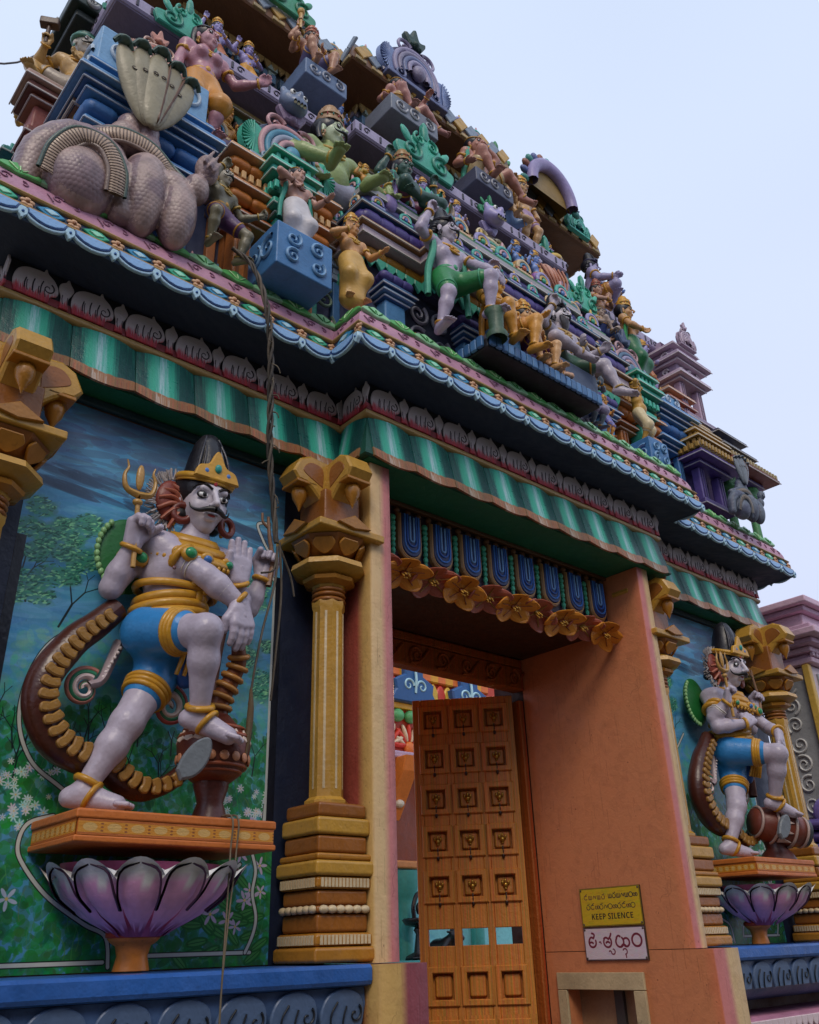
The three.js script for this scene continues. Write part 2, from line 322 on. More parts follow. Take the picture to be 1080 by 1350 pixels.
// small service niche with its pale frame in the right jamb
{
  const n = sub2('niche', gate);
  const f = P(0xb0a284, .75), x = 4.367;
  part('niche_frame', bxx(x - .018, x, 1.36, 1.445, -.72, -.125, .004), f, n);
  part('niche_frame', bxx(x - .018, x, .8, 1.358, -.72, -.655, .004), f, n);
  part('niche_frame', bxx(x - .018, x, .8, 1.358, -.20, -.125, .004), f, n);
  part('niche_back', bxx(4.468, 4.482, .8, 1.362, -.657, -.198), P(0x94785e, .8), n);
  part('niche_bar', bxx(4.44, 4.466, .8, 1.361, -.40, -.34, .004), P(0x3a383a, .6), n);
}
// green valance: curved panels, each painted with a pale brushed stripe, brown hem
const valTex = canvasTex(256, 256, (c, w, h) => {
  c.fillStyle = '#1f8a72'; c.fillRect(0, 0, w, h);
  for (let i = 0; i < 3200; i++) {
    const x = rnd() * w, d = Math.abs(x / w - .42), k = rnd() * .16;
    c.strokeStyle = d + k < .13 ? `rgba(196,208,224,${rr(.06, .22)})` : d + k * .8 < .30 ? `rgba(52,168,142,${rr(.05, .16)})` : `rgba(6,52,54,${rr(.05, .16)})`;
    c.lineWidth = rr(1, 5); c.beginPath(); const y = rr(-60, h); c.moveTo(x, y); c.lineTo(x + rr(-3, 3), y + rr(60, 220)); c.stroke();
  }
  c.fillStyle = '#9a6a44'; c.beginPath(); c.moveTo(0, h); c.lineTo(0, 204); for (let i = 0; i <= 20; i++) c.lineTo(i / 20 * w, 204 + rr(-3, 3)); c.lineTo(w, h); c.fill();
  for (let i = 0; i < 140; i++) { const x = rnd() * w; c.strokeStyle = Math.abs(x / w - .42) < .12 ? `rgba(188,178,170,${rr(.2, .5)})` : `rgba(${rr(80, 180)},${rr(60, 100)},50,.3)`; c.lineWidth = rr(1, 6); c.beginPath(); c.moveTo(x, rr(200, 225)); c.lineTo(x + rr(-4, 4), h); c.stroke(); }
});
const valMat = new THREE.MeshStandardMaterial({ map: valTex, roughness: .42, roughnessMap: roughT, bumpMap: plaster, bumpScale: .002 });
const valMatB = new THREE.MeshStandardMaterial({ color: 0xe2ecea, map: valTex, roughness: .5, roughnessMap: roughT, bumpMap: plaster, bumpScale: .002 });
function valancePanel(w) { // curved sheet hung from y 3.905 to 3.645, wavy hem, with thickness
  const nx = 12, ny = 4, pos = [], uv = [], idx = [];
  const P3 = (u, v, back) => { const b = Math.cos((u - .5) * PI), o = .004 + .052 * (1 - v) + .022 * b - (back ? .014 : 0); const y = 3.906 - (1 - v) * (.235 + .034 * b); return [(u - .5) * w, y, o]; };
  for (const back of [0, 1]) for (let j = 0; j <= ny; j++) for (let i = 0; i <= nx; i++) { pos.push(...P3(i / nx, j / ny, back)); uv.push(i / nx, j / ny); }
  const N = (nx + 1) * (ny + 1), at = (b, i, j) => b * N + j * (nx + 1) + i;
  for (const b of [0, 1]) for (let j = 0; j < ny; j++) for (let i = 0; i < nx; i++) { const q = [at(b, i, j), at(b, i + 1, j), at(b, i + 1, j + 1), at(b, i, j + 1)]; b ? idx.push(q[0], q[2], q[1], q[0], q[3], q[2]) : idx.push(q[0], q[1], q[2], q[0], q[2], q[3]); }
  for (let i = 0; i < nx; i++) { const q = [at(0, i, 0), at(0, i + 1, 0), at(1, i + 1, 0), at(1, i, 0)]; idx.push(q[0], q[2], q[1], q[0], q[3], q[2]); }
  for (const i of [0, nx]) for (let j = 0; j < ny; j++) { const q = [at(0, i, j), at(0, i, j + 1), at(1, i, j + 1), at(1, i, j)]; idx.push(q[0], q[1], q[2], q[0], q[2], q[3]); }
  let g = new THREE.BufferGeometry(); g.setAttribute('position', new THREE.Float32BufferAttribute(pos, 3)); g.setAttribute('uv', new THREE.Float32BufferAttribute(uv, 2)); g.setIndex(idx);
  g = toCreasedNormals(g, .7); return prep(own(g));
}
{
  const val = sub2('valance', gate), cache = {};
  let c = 0;
  along(plan, 0, .263, (x, z, a, k) => { const key = k.toFixed(3); cache[key] ??= valancePanel(.263 * k * .985); part('valance_panel', cache[key], c++ % 3 ? valMat : valMatB, val, [x, 0, z], a); });
  part('valance_backing', sweep(plan, [[-.03, 3.668], [.036, 3.668], [.046, 3.676], [.0, 3.9]]), P(0x124a40, .6), val);
  const so = P(0x1c6a50, .7);
  part('soffit', bxx(XA - .01, 2.262, 3.662, 3.69, -.104, .03), so, gate);
  part('soffit', bxx(4.485, XD + .01, 3.662, 3.69, -.104, .03), so, gate);
  part('soffit', bxx(XB - .012, XC + .012, 3.664, 3.692, -.083, S + .03), so, gate);
  part('soffit_bead', bxx(XA + .06, 2.26, 3.625, 3.66, -.104, -.075, .008), P(0x22404e, .7), gate);
  part('soffit_bead', bxx(4.487, XD - .06, 3.625, 3.66, -.104, -.075, .008), P(0x22404e, .7), gate);
  // tan bead above it
  part('bead_moulding', sweep(plan, [[-.02, 3.9], [.012, 3.902], [.024, 3.916], [.024, 3.932], [.012, 3.944], [-.02, 3.946]], 1.2), P(0xa08452, .5), gate);
}
// lotus frieze: black ground, red foot, raised grey petals and buds
const petalTex = canvasTex(128, 128, (c, w, h) => {
  c.fillStyle = '#b4acac'; c.fillRect(0, 0, w, h);
  for (let i = 0; i < 260; i++) { c.fillStyle = `rgba(${rr(130, 200)},${rr(120, 180)},${rr(125, 185)},.18)`; c.fillRect(rnd() * w, rnd() * h, rr(2, 16), rr(1, 4)); }
  for (let x = -4; x < w; x += 3) { const t = rr(80, 104); c.fillStyle = `rgba(${rr(150, 190)},${rr(34, 54)},${rr(46, 62)},.85)`; c.beginPath(); c.moveTo(x, h); c.lineTo(x + rr(0, 2), t); c.lineTo(x + rr(4, 8), h); c.fill(); }
  c.strokeStyle = '#1a1014'; c.lineWidth = 2.4; for (let i = 0; i < 4; i++) { const x = 38 + i * 17; c.beginPath(); c.moveTo(x, 70 + i * 4); c.quadraticCurveTo(x - 3, 90, x + 4, 112); c.stroke(); }
});
function shapeUV(g, x0, x1, y0, y1) { const p = g.attributes.position, u = new Float32Array(p.count * 2); for (let i = 0; i < p.count; i++) { u[i * 2] = (p.getX(i) - x0) / (x1 - x0); u[i * 2 + 1] = (p.getY(i) - y0) / (y1 - y0); } g.setAttribute('uv', new THREE.BufferAttribute(u, 2)); return own(g); }
{
  const fr = sub2('lotus_frieze', gate);
  part('frieze_ground', sweep(plan, [[-.03, 3.944], [.004, 3.946], [.004, 4.0], [.01, 4.10], [.0, 4.104]]), P(0x100e16, .7), fr);
  part('frieze_foot', sweep(plan, [[.003, 3.947], [.010, 3.948], [.010, 3.982], [.003, 3.988]]), P(0x7c2028, .6), fr);
  const big = shapeOf([[-.074, 0], [-.084, .05], [-.074, .098], [-.045, .122], [-.004, .129], [.020, .131], [.027, .147], [.035, .130], [.062, .108], [.080, .075], [.078, .045], [.055, .03], [.050, 0]], true);
  const bud = shapeOf([[-.016, 0], [-.014, .05], [-.026, .085], [-.024, .112], [-.004, .13], [.004, .145], [.012, .130], [.028, .105], [.022, .08], [.010, .05], [.016, 0]], true);
  const gb = prep(shapeUV(extr(big, .004, .003), -.085, .085, 0, .15)), gs = prep(shapeUV(extr(bud, .004, .003), -.085, .085, 0, .15));
  const m = new THREE.MeshStandardMaterial({ map: petalTex, roughness: .6, bumpMap: plaster, bumpScale: .002 });
  const swirl = prep(M(spiral(.048, .062, .007, .026, 1.2, .0035, -1, 1.2), tube([[.02, .028, .007], [.018, .06, .008], [.024, .09, .007]], .0026, 8, 4), tube([[-.012, .024, .007], [-.014, .06, .008], [-.010, .085, .007]], .0026, 8, 4), tube([[-.044, .024, .007], [-.046, .05, .008], [-.042, .075, .007]], .0026, 8, 4)));
  const dark = P(0x1a1018, .7);
  along(plan, .012, .238, (x, z, a, k) => {
    const s = Math.min(1.1, k); const p = part('lotus_petal', gb, m, fr, [x, 3.950, z], a); p.scale.set(s * 1.06, 1.04, 1);
    const w = part('petal_groove', swirl, dark, fr, [x, 3.952, z], a); w.scale.x = s; w.userData.kind = 'stuff';
    const o = .119 * k; const b = part('lotus_bud', gs, m, fr, [x + Math.cos(a) * o, 3.952, z - Math.sin(a) * o], a); b.scale.x = s;
  });
}
// top cornice: black soffit, scalloped blue fringe, flower band, pink back slope with green leaves
{
  const co = sub2('top_cornice', gate);
  part('cornice_soffit', sweep(plan, [[.0, 4.106], [.05, 4.118], [.2, 4.112], [.228, 4.106]]), P(0x2c3854, .8), co);
  part('cornice_edge', sweep(plan, [[.226, 4.105], [.232, 4.108], [.232, 4.162], [.20, 4.165]]), P(0x34527c, .6), co);
  part('flower_band', sweep(plan, [[.20, 4.165], [.222, 4.167], [.212, 4.236], [.19, 4.24]]), P(0x2c3a58, .6), co);
  part('cord_moulding', sweep(plan, [[.222, 4.158], [.238, 4.160], [.241, 4.167], [.237, 4.174], [.221, 4.176]], 1.3), P(T_.tan, .5), co);
  part('cord_moulding', sweep(plan, [[.208, 4.230], [.225, 4.232], [.229, 4.239], [.224, 4.247], [.205, 4.249]], 1.3), P(T_.tan, .5), co);
  part('back_slope', sweep(plan, [[.206, 4.248], [.207, 4.262], [.203, 4.290], [.190, 4.325], [.168, 4.358], [.15, 4.372], [.14, 4.395], [.10, 4.425], [-.02, 4.436], [-.35, 4.44]]), P(0xb98aa6, .6), co);
  // pieces
  const outer = shapeOf([[-.096, .052], [-.088, .028], [-.06, .008], [-.03, -.002], [0, -.005], [.03, -.002], [.06, .008], [.088, .028], [.096, .052]]);
  const inner = shapeOf([[-.076, .052], [-.066, .032], [-.035, .017], [0, .012], [.035, .017], [.066, .032], [.076, .052]]);
  const rim = tube([[-.083, .05, .016], [-.07, .028, .016], [-.035, .011, .016], [0, .006, .016], [.035, .011, .016], [.07, .028, .016], [.083, .05, .016]], .0035, 20, 4);
  const sc = prep(M(tint(extr(outer, .012, .003), 0x9cbce2), tint(rim, 0x24447c), tint(extr(inner, .018, .002), 0x7ea6d8)));
  const knob = prep(M(tint(extr(shapeOf([[-.016, .05], [-.02, .02], [-.006, -.006], [0, -.016], [.006, -.006], [.02, .02], [.016, .05]], true), .016, .003), 0x9fc0e6), tint(ell(.007, .009, .006, 0, .022, .02, 7), 0x35609c)));
  const pet = []; for (let i = 0; i < 5; i++) { const a = i / 5 * 2 * PI + PI / 2; pet.push(ell(.014, .010, .008, .017 * Math.cos(a), .015 * Math.sin(a), .004, 8)); }
  const flo = prep(M(pet.map(g => tint(g, 0xc29a78)), tint(ell(.008, .008, .008, 0, 0, .011, 7), 0x8a5a3a)));
  const loz = (c1, c2) => prep(M(tint(extr(shapeOf([[-.056, 0], [-.02, .02], [.02, .02], [.056, 0], [.02, -.02], [-.02, -.02]]), .006, .003), c1), tint(extr(shapeOf([[-.03, 0], [0, .012], [.03, 0], [0, -.012]]), .012, .002), c2)));
  const lz = [loz(0x2f7fa8, 0x9fc4de), loz(0x2f9a78, 0x8fd0b0)];
  const leaf = (c1, c2) => prep(M(tint(extr(shapeOf([[-.088, -.012], [-.07, .012], [-.03, .030], [0, .046], [.03, .03], [.07, .012], [.088, -.012], [.03, -.02], [0, -.030], [-.03, -.02]], true), .012, .004), c1), [-1, 0, 1].map(s => tint(tube([[s * .01, -.018, .018], [s * .03, .0, .02], [s * .045, .018, .018]], .0035, 6, 4), c2))));
  const lf = [leaf(0x4f9a52, 0xa9d49a), leaf(0x7fb487, 0x2f7a3a)];
  const curl = prep(M(spiral(-.03, 0, 0, .026, 1.1, .0045, 1, .5), spiral(.045, -.004, 0, .018, 1, .004, -1, 2), tube([[-.075, .01, 0], [-.06, -.015, .002], [-.05, -.03, 0]], .0035, 8, 4)));
  const cm = P(0x8f6484, .6);
  let n = 0;
  along(plan, .232, .192, (x, z, a, k) => { const o = part('fringe_scallop', sc, VC, co, [x, 4.103, z], a); o.scale.x = k; const h = .096 * k; part('fringe_knob', knob, VC, co, [x + Math.cos(a) * h, 4.112, z - Math.sin(a) * h], a).scale.set(.85, .72, 1); });
  along(plan, .217, .192, (x, z, a, k) => { const h = .096 * k; const f = part('flower_boss', flo, VC, co, [x + Math.cos(a) * h, 4.203, z - Math.sin(a) * h], a); f.rotation.x = -.14; const l = part('lozenge', lz[n++ % 2], VC, co, [x, 4.202, z], a); l.rotation.x = -.14; l.scale.x = k; });
  n = 0;
  along(plan, .158, .17, (x, z, a, k) => { const l = part('leaf_relief', lf[n++ % 2], VC, co, [x, 4.388, z], a); l.rotation.order = 'YXZ'; l.rotation.x = -.35; l.scale.x = k; });
  along(plan, .2, .21, (x, z, a, k) => { const l = part('scroll_relief', curl, cm, co, [x, 4.306, z], a); l.rotation.order = 'YXZ'; l.rotation.x = -.35; l.scale.x = k; });
}
// mural ledges below the wings
function ledge(x0, x1, pinkBand) {
  const path = [[x0, -.1], [x1, -.1]], L = sub2('ledge', gate);
  part('ledge_slab', sweep(path, [[.0, 1.478], [.34, 1.482], [.365, 1.488], [.372, 1.5], [.372, 1.54], [.36, 1.551], [0, 1.553]], .5), P(0x2a5ba8, .5), L);
  part('ledge_cove', sweep(path, [[.0, 1.27], [.14, 1.28], [.25, 1.31], [.315, 1.37], [.33, 1.43], [.325, 1.480]], 1.2), P(0x3f5a88, .6), L);
  const s = shapeOf([[-.08, .0], [-.092, .05], [-.07, .1], [-.02, .122], [.03, .12], [.075, .096], [.09, .05], [.08, 0]], true);
  const g = prep(M(tint(extr(s, .008, .004), 0x4c6080), tint(tube([[-.05, .0, .016], [-.055, .05, .016], [-.03, .09, .016]], .004, 10, 4), 0x141820), tint(tube([[.0, .0, .016], [.0, .04, .016], [.01, .075, .016]], .004, 10, 4), 0x141820), tint(spiral(.05, .05, .016, .03, 1, .0045, -1, 1), 0x141820)));
  along(path, .317, .205, (x, z, a, k) => { const p = part('ledge_petal', g, VC, L, [x, 1.352, z], a); p.rotation.x = .12; p.scale.x = k; });
  if (pinkBand) {
    part('base_band', sweep(path, [[0, 1.10], [.27, 1.105], [.28, 1.12], [.28, 1.205], [.26, 1.215], [0, 1.22]], .4), P(0xb07a9a, .6), L);
    const t = prep(extr(shapeOf([[-.03, .028], [-.026, -.002], [0, -.024], [.026, -.002], [.03, .028]], true), .012, .003));
    along(path, .28, .066, (x, z, a) => part('scallop', t, P(0xd0c0cc, .6), L, [x, 1.165, z], a));
  }
}
ledge(.2, 2.198, false); ledge(4.612, 6.5, true);

// murals
const muralTex = canvasTex(1024, 1830, (c, w, h) => {
  // panel x 0.85..2.0, y 1.557..3.62 : X, Y in metres to pixels
  const X = x => (x - .85) / 1.15 * w, Y = y => (3.62 - y) / 2.063 * h, s = w / 1.15;
  c.fillStyle = '#4a8ec0'; c.fillRect(0, 0, w, h);
  const dab = (x, y, rx, ry, col, a = 0) => { c.fillStyle = col; c.beginPath(); c.ellipse(X(x), Y(y), rx * s, ry * s, a, 0, 7); c.fill(); };
  for (let i = 0; i < 900; i++) { // brushed sky
    const y = rr(2.2, 3.62), k = y > 3.32 + .06 * Math.sin(rnd() * 9); const q = rnd();
    dab(rr(.8, 2.05), y, rr(.02, .16), rr(.006, .03), k ? `rgba(${rr(50, 76)},${rr(76, 104)},${rr(112, 138)},.35)` : q < .55 ? `rgba(${rr(90, 130)},${rr(160, 195)},${rr(215, 240)},.2)` : `rgba(${rr(36, 60)},${rr(104, 138)},${rr(172, 202)},.22)`, rr(-.3, .1));
  }
  for (let i = 0; i < 60; i++) dab(rr(.9, 1.9), 3.3 + rr(-.08, .02), rr(.05, .15), rr(.008, .02), 'rgba(40,62,96,.4)', .1);
  for (let i = 0; i < 1500; i++) { // far hills and bushes in loose green
    const x = rr(.8, 2.05), y = rr(2.0, 2.62) + .1 * Math.sin(x * 7); dab(x, y, rr(.006, .04), rr(.006, .03), `rgba(${rr(50, 140)},${rr(140, 195)},${rr(125, 165)},${rr(.08, .3)})`, rnd() * 3);
  }
  for (let i = 0; i < 4200; i++) { const x = rr(.8, 2.05), y = 1.5 + .9 * rnd() ** 1.3 + .04 * Math.sin(x * 11); dab(x, y, rr(.006, .03), rr(.004, .02), `rgba(${rr(12, 55)},${rr(85, 145)},${rr(44, 78)},${rr(.3, .7)})`, rnd() * 3); }
  c.lineCap = 'round';
  const twig = (x, y, a, l, wd) => { if (l < .03) return; const x2 = x + Math.cos(a) * l, y2 = y + Math.sin(a) * l; c.strokeStyle = '#16242a'; c.lineWidth = wd * s; c.beginPath(); c.moveTo(X(x), Y(y)); c.lineTo(X(x2), Y(y2)); c.stroke(); twig(x2, y2, a + rr(.2, .6), l * .72, wd * .65); twig(x2, y2, a - rr(.2, .6), l * .7, wd * .65); };
  for (const [x, y, a] of [[.92, 2.75, 1.9], [1.05, 2.68, 1.2], [.88, 2.72, 1.4]]) twig(x, y, a, .1, .008);
  const foliage = (x, y, r, n) => { for (let i = 0; i < 60; i++) { const a = rnd() * 7, d = Math.sqrt(rnd()) * r; dab(x + Math.cos(a) * d * 1.2, y + Math.sin(a) * d * .9, rr(.01, .04), rr(.006, .02), `rgba(${rr(40, 90)},${rr(110, 150)},${rr(105, 140)},.16)`, rr(-.9, .2)); } for (let i = 0; i < n * 2; i++) { const a = rnd() * 7, d = Math.sqrt(rnd()) * r; const X0 = x + Math.cos(a) * d * 1.3, Y0 = y + Math.sin(a) * d; const b = rnd(); dab(X0, Y0, rr(.004, .013), rr(.0015, .004), b < .4 ? `rgba(26,84,78,.8)` : b < .75 ? `rgba(66,150,124,.75)` : `rgba(140,208,164,.8)`, rr(-.9, .2)); } };
  for (let i = 0; i < 17; i++) { const t = i / 16; foliage(.87 + .26 * ((i * .37) % 1), 2.80 + .34 * t + rr(-.04, .04), rr(.022, .05), 44); }
  for (let i = 0; i < 13; i++) foliage(rr(1.80, 1.97), rr(2.5, 3.08), rr(.02, .045), 36);
  for (let i = 0; i < 26; i++) twig(rr(.86, 1.99), rr(2.12, 2.3), 1.57 + rr(-.2, .2), rr(.05, .09), .005);
  for (let i = 0; i < 170; i++) { // grass blades
    const x = rr(.83, 2.02), y = rr(1.56, 2.15); c.strokeStyle = `rgba(${rr(40, 110)},${rr(120, 170)},${rr(60, 110)},.55)`; c.lineWidth = rr(1.5, 4); c.beginPath(); c.moveTo(X(x), Y(y)); c.quadraticCurveTo(X(x + rr(-.02, .02)), Y(y + .05), X(x + rr(-.05, .05)), Y(y + rr(.06, .13))); c.stroke();
  }
  for (let i = 0; i < 46; i++) { // broad leaves
    const x = rr(1.62, 1.98), y = rr(1.58, 2.0), a = rr(-.6, .9); dab(x, y, .045, .017, 'rgba(26,96,52,.95)', a); dab(x, y, .036, .010, 'rgba(70,142,84,.8)', a); c.strokeStyle = '#0f4426'; c.lineWidth = 2; c.beginPath(); c.moveTo(X(x) - 34 * Math.cos(a), Y(y) - 34 * Math.sin(a)); c.lineTo(X(x) + 34 * Math.cos(a), Y(y) + 34 * Math.sin(a)); c.stroke();
  }
  const flower = (x, y, r, col, n = 6) => { const a0 = rnd() * 6; for (let i = 0; i < n; i++) { const a = a0 + i / n * 2 * PI; dab(x + Math.cos(a) * r * .62, y + Math.sin(a) * r * .62, r * .5, r * .19, col, -a); } dab(x, y, r * .16, r * .16, '#c8b070'); };
  for (let i = 0; i < 64; i++) flower(rr(.86, 1.12), rr(1.98, 2.20), rr(.009, .018), `rgba(${rr(150, 205)},${rr(185, 215)},${rr(215, 235)},.9)`, 7);
  for (let i = 0; i < 60; i++) flower(rr(1.66, 1.98), rr(1.98, 2.18), rr(.009, .018), `rgba(${rr(180, 215)},${rr(195, 220)},${rr(225, 240)},.9)`, 7);
  for (let i = 0; i < 13; i++) flower(rr(.86, 1.06), rr(1.60, 1.92), rr(.026, .042), '#a9b8dc', 5);
  for (let i = 0; i < 14; i++) flower(rr(1.74, 1.98), rr(1.68, 2.05), rr(.022, .036), '#b0a4cc', 5);
  // black ground with white outline painted round the reliefs
  const outline = (pts) => { for (const [col, wd] of [['#0c1014', 16], ['#b4bcc4', 11]]) { c.strokeStyle = col; c.lineWidth = wd; c.lineJoin = 'round'; c.beginPath(); const off = col[1] === '0' ? 0 : 0; pts.forEach((p, i) => i ? c.lineTo(X(p[0]) + off, Y(p[1])) : c.moveTo(X(p[0]), Y(p[1]))); c.stroke(); } };
  const sm = pts => new THREE.SplineCurve(pts.map(p => new THREE.Vector2(...p))).getPoints(60).map(p => [p.x, p.y]);
  outline(sm([[1.20, 2.78], [1.12, 2.70], [1.02, 2.60], [.97, 2.46], [.97, 2.32], [1.03, 2.2], [1.13, 2.13], [1.2, 2.09]]));
  outline(sm([[1.13, 2.03], [1.05, 2.0], [1.03, 1.93], [1.06, 1.87], [1.15, 1.78], [1.28, 1.70], [1.36, 1.66], [1.38, 1.57]]));
  outline([[1.36, 1.585], [.85, 1.585]]); outline([[1.5, 1.60], [1.92, 1.60]]);
  outline(sm([[1.90, 1.60], [1.93, 1.66], [1.94, 1.72], [1.92, 1.80], [1.93, 1.88], [1.91, 1.96], [1.95, 2.02], [1.96, 2.12]]));
  outline(sm([[1.86, 1.9], [1.82, 1.86], [1.78, 1.80], [1.68, 1.72], [1.52, 1.66], [1.49, 1.60]]));
  c.fillStyle = '#0a1020'; c.fillRect(X(1.965), Y(3.1), w, Y(2.05) - Y(3.1));
  c.fillStyle = '#aeb6be'; c.fillRect(X(1.955), Y(3.1), 10, Y(2.05) - Y(3.1));
  outline(sm([[1.96, 3.08], [1.93, 3.12], [1.94, 3.18], [1.89, 3.26], [1.86, 3.33], [1.92, 3.35]]));
  
  c.fillStyle = '#0a1020'; c.fillRect(0, Y(3.0), X(.885), Y(2.05) - Y(3.0));
  const im = c.getImageData(0, 0, w, h), D = im.data; for (let i = 0; i < D.length; i += 4) { D[i] = Math.min(235, D[i] * 1.16); D[i + 1] = Math.min(235, D[i + 1] * 1.14); D[i + 2] = Math.min(235, D[i + 2] * 1.06); } c.putImageData(im, 0, 0); // whole mural canvas made a little paler
  for (let i = 0; i < 500; i++) { c.fillStyle = rnd() < .5 ? 'rgba(200,205,205,.12)' : 'rgba(10,16,22,.12)'; c.fillRect(rnd() * w, rnd() * h, rr(1, 5), rr(1, 8)); }
});
const muralMat = new THREE.MeshStandardMaterial({ map: muralTex, roughness: .45, roughnessMap: roughT, bumpMap: plaster, bumpScale: .002 });
for (const x0 of [.85, 4.742]) {
  const g = own(new THREE.PlaneGeometry(1.15, 2.063).translate(x0 + .575, 2.5885, -.1));
  const o = part('mural_panel', g, muralMat, gate);
  o.userData.label = x0 < 1 ? 'blue and green landscape mural beside the hanging cord' : 'blue and green landscape mural on the wing past the doorway';
}
for (const [a, b] of [[.665, .849], [2.001, 2.262], [4.486, 4.741], [5.893, 6.22]]) part('dark_wall_strip', bxx(a, b, 1.556, 3.62, -.1045, -.100), P(0x1c2640, .6), gate);
// gilded pilasters
const pilProto = (() => {
  const G = new THREE.Group(); G.name = 'pilaster';
  const gold = P(0xa06e26, .36), bron = P(0x8a5622, .4), pale = P(0xc0b092, .5), lgold = P(0xb08838, .36);
  const oct = (pts) => toCreasedNormals(lathe(pts, 8).rotateY(PI / 8).toNonIndexed(), .5);
  const st = [[1.557, 1.61, .155, gold], [1.61, 1.655, .145, pale, 1], [1.655, 1.72, .130, bron], [1.72, 1.745, .138, pale, 2], [1.745, 1.80, .130, bron], [1.80, 1.845, .142, pale, 1], [1.845, 1.90, .154, lgold], [1.90, 1.925, .143, gold], [1.925, 1.99, .130, bron], [1.99, 2.055, .140, lgold], [2.055, 2.11, .128, bron]];
  for (const [a, b, w0, m, deco] of st) { const w = w0 * .9;
    part('base_course', rbox(w * 2, b - a - .001, w * 2, 0, (a + b) / 2, 0, .014), deco === 2 ? bron : deco ? gold : m, G);
    if (deco === 2) for (let i = 0; i < 6; i++) { part('bead', ell(.022, .0145, .015, -.095 + i * .038, (a + b) / 2, w, 8), pale, G); part('bead', ell(.015, .0145, .022, -w, (a + b) / 2, -.095 + i * .038, 8), pale, G); }
    if (deco === 1) part('brushed_teeth', M([...Array(14)].map((_, i) => [box(.011, b - a - .014, .004, -w + .022 + i * (w * 2 - .044) / 13, (a + b) / 2, w + .001), box(.004, b - a - .014, .011, -w - .001, (a + b) / 2, -w + .022 + i * (w * 2 - .044) / 13)])), pale, G);
  }
  part('shaft', oct([[.088, 2.10], [.088, 2.125], [.070, 2.14], [.068, 2.92], [.074, 2.935], [.074, 2.96], [.062, 2.97], [.06, 3.0], [.08, 3.035]]), lgold, G);
  part('shaft_stripe', M([...Array(8)].map((_, i) => box(.010, .74, .003, .0, 2.54, .0645).rotateY(i * PI / 4 + .0))), pale, G);
  for (const y of [2.965, 2.99, 3.012]) part('shaft_ring', ring([0, y, 0], [0, 1, 0], .066, .010, 16), bron, G);
  part('neck_ring', oct([[.08, 3.03], [.115, 3.045], [.12, 3.06], [.10, 3.075]]), gold, G);
  part('cushion', oct([[.09, 3.07], [.15, 3.085], [.172, 3.10], [.165, 3.125], [.12, 3.145], [.085, 3.16]]), lgold, G);
  part('lotus_bowl', oct([[.085, 3.155], [.11, 3.17], [.15, 3.20], [.175, 3.235]]), bron, G);
  for (let i = 0; i < 8; i++) { const a = i * PI / 4; part('bowl_petal', extr(shapeOf([[-.036, .07], [-.046, .04], [0, .0], [.046, .04], [.036, .07]], true), .006, .003).rotateX(.62).translate(0, 3.158, .117).rotateY(a), gold, G); }
  part('abacus', rbox(.36, .036, .36, 0, 3.256, 0, .008), lgold, G);
  for (let i = 0; i < 4; i++) part('abacus_peak', extr(shapeOf([[-.085, 0], [0, .045], [.085, 0], [0, -.014]]), .022, .003).translate(0, 3.272, .17).rotateY(i * PI / 2), gold, G);
  part('neck_block', rbox(.20, .2, .20, 0, 3.37, 0, .01), bron, G);
  const arm = extr(shapeOf([[.06, .03], [.06, .185], [.17, .195], [.225, .17], [.262, .105], [.235, .075], [.19, .072], [.15, .045], [.11, .01]], false), .13, .010).translate(0, 0, -.065);
  for (const a of [0, -PI / 2, PI]) {
    const put = g => g.scale(.9, 1, .86).rotateY(a).translate(0, 3.425, 0);
    part('bracket_arm', put(arm.clone()), lgold, G);
    part('arm_plate', put(rbox(.12, .016, .15, .19, .063, 0, .005)), gold, G);
    part('arm_side', put(extr(shapeOf([[.10, .06], [.10, .15], [.17, .165], [.215, .12], [.17, .09]], true), .148, .004).translate(0, 0, -.074)), bron, G);
    part('drop_bud', put(lathe([[.001, -.062], [.014, -.035], [.036, 0], [.042, .03], [.034, .056], [.001, .06]], 12).translate(.19, 0, 0)), gold, G);
  }
  return G;
})();
[.685, 2.140, 4.607, 6.06].forEach((x, i) => { const p = i ? pilProto.clone() : pilProto; p.position.set(x, 0, .062); gate.add(p); });
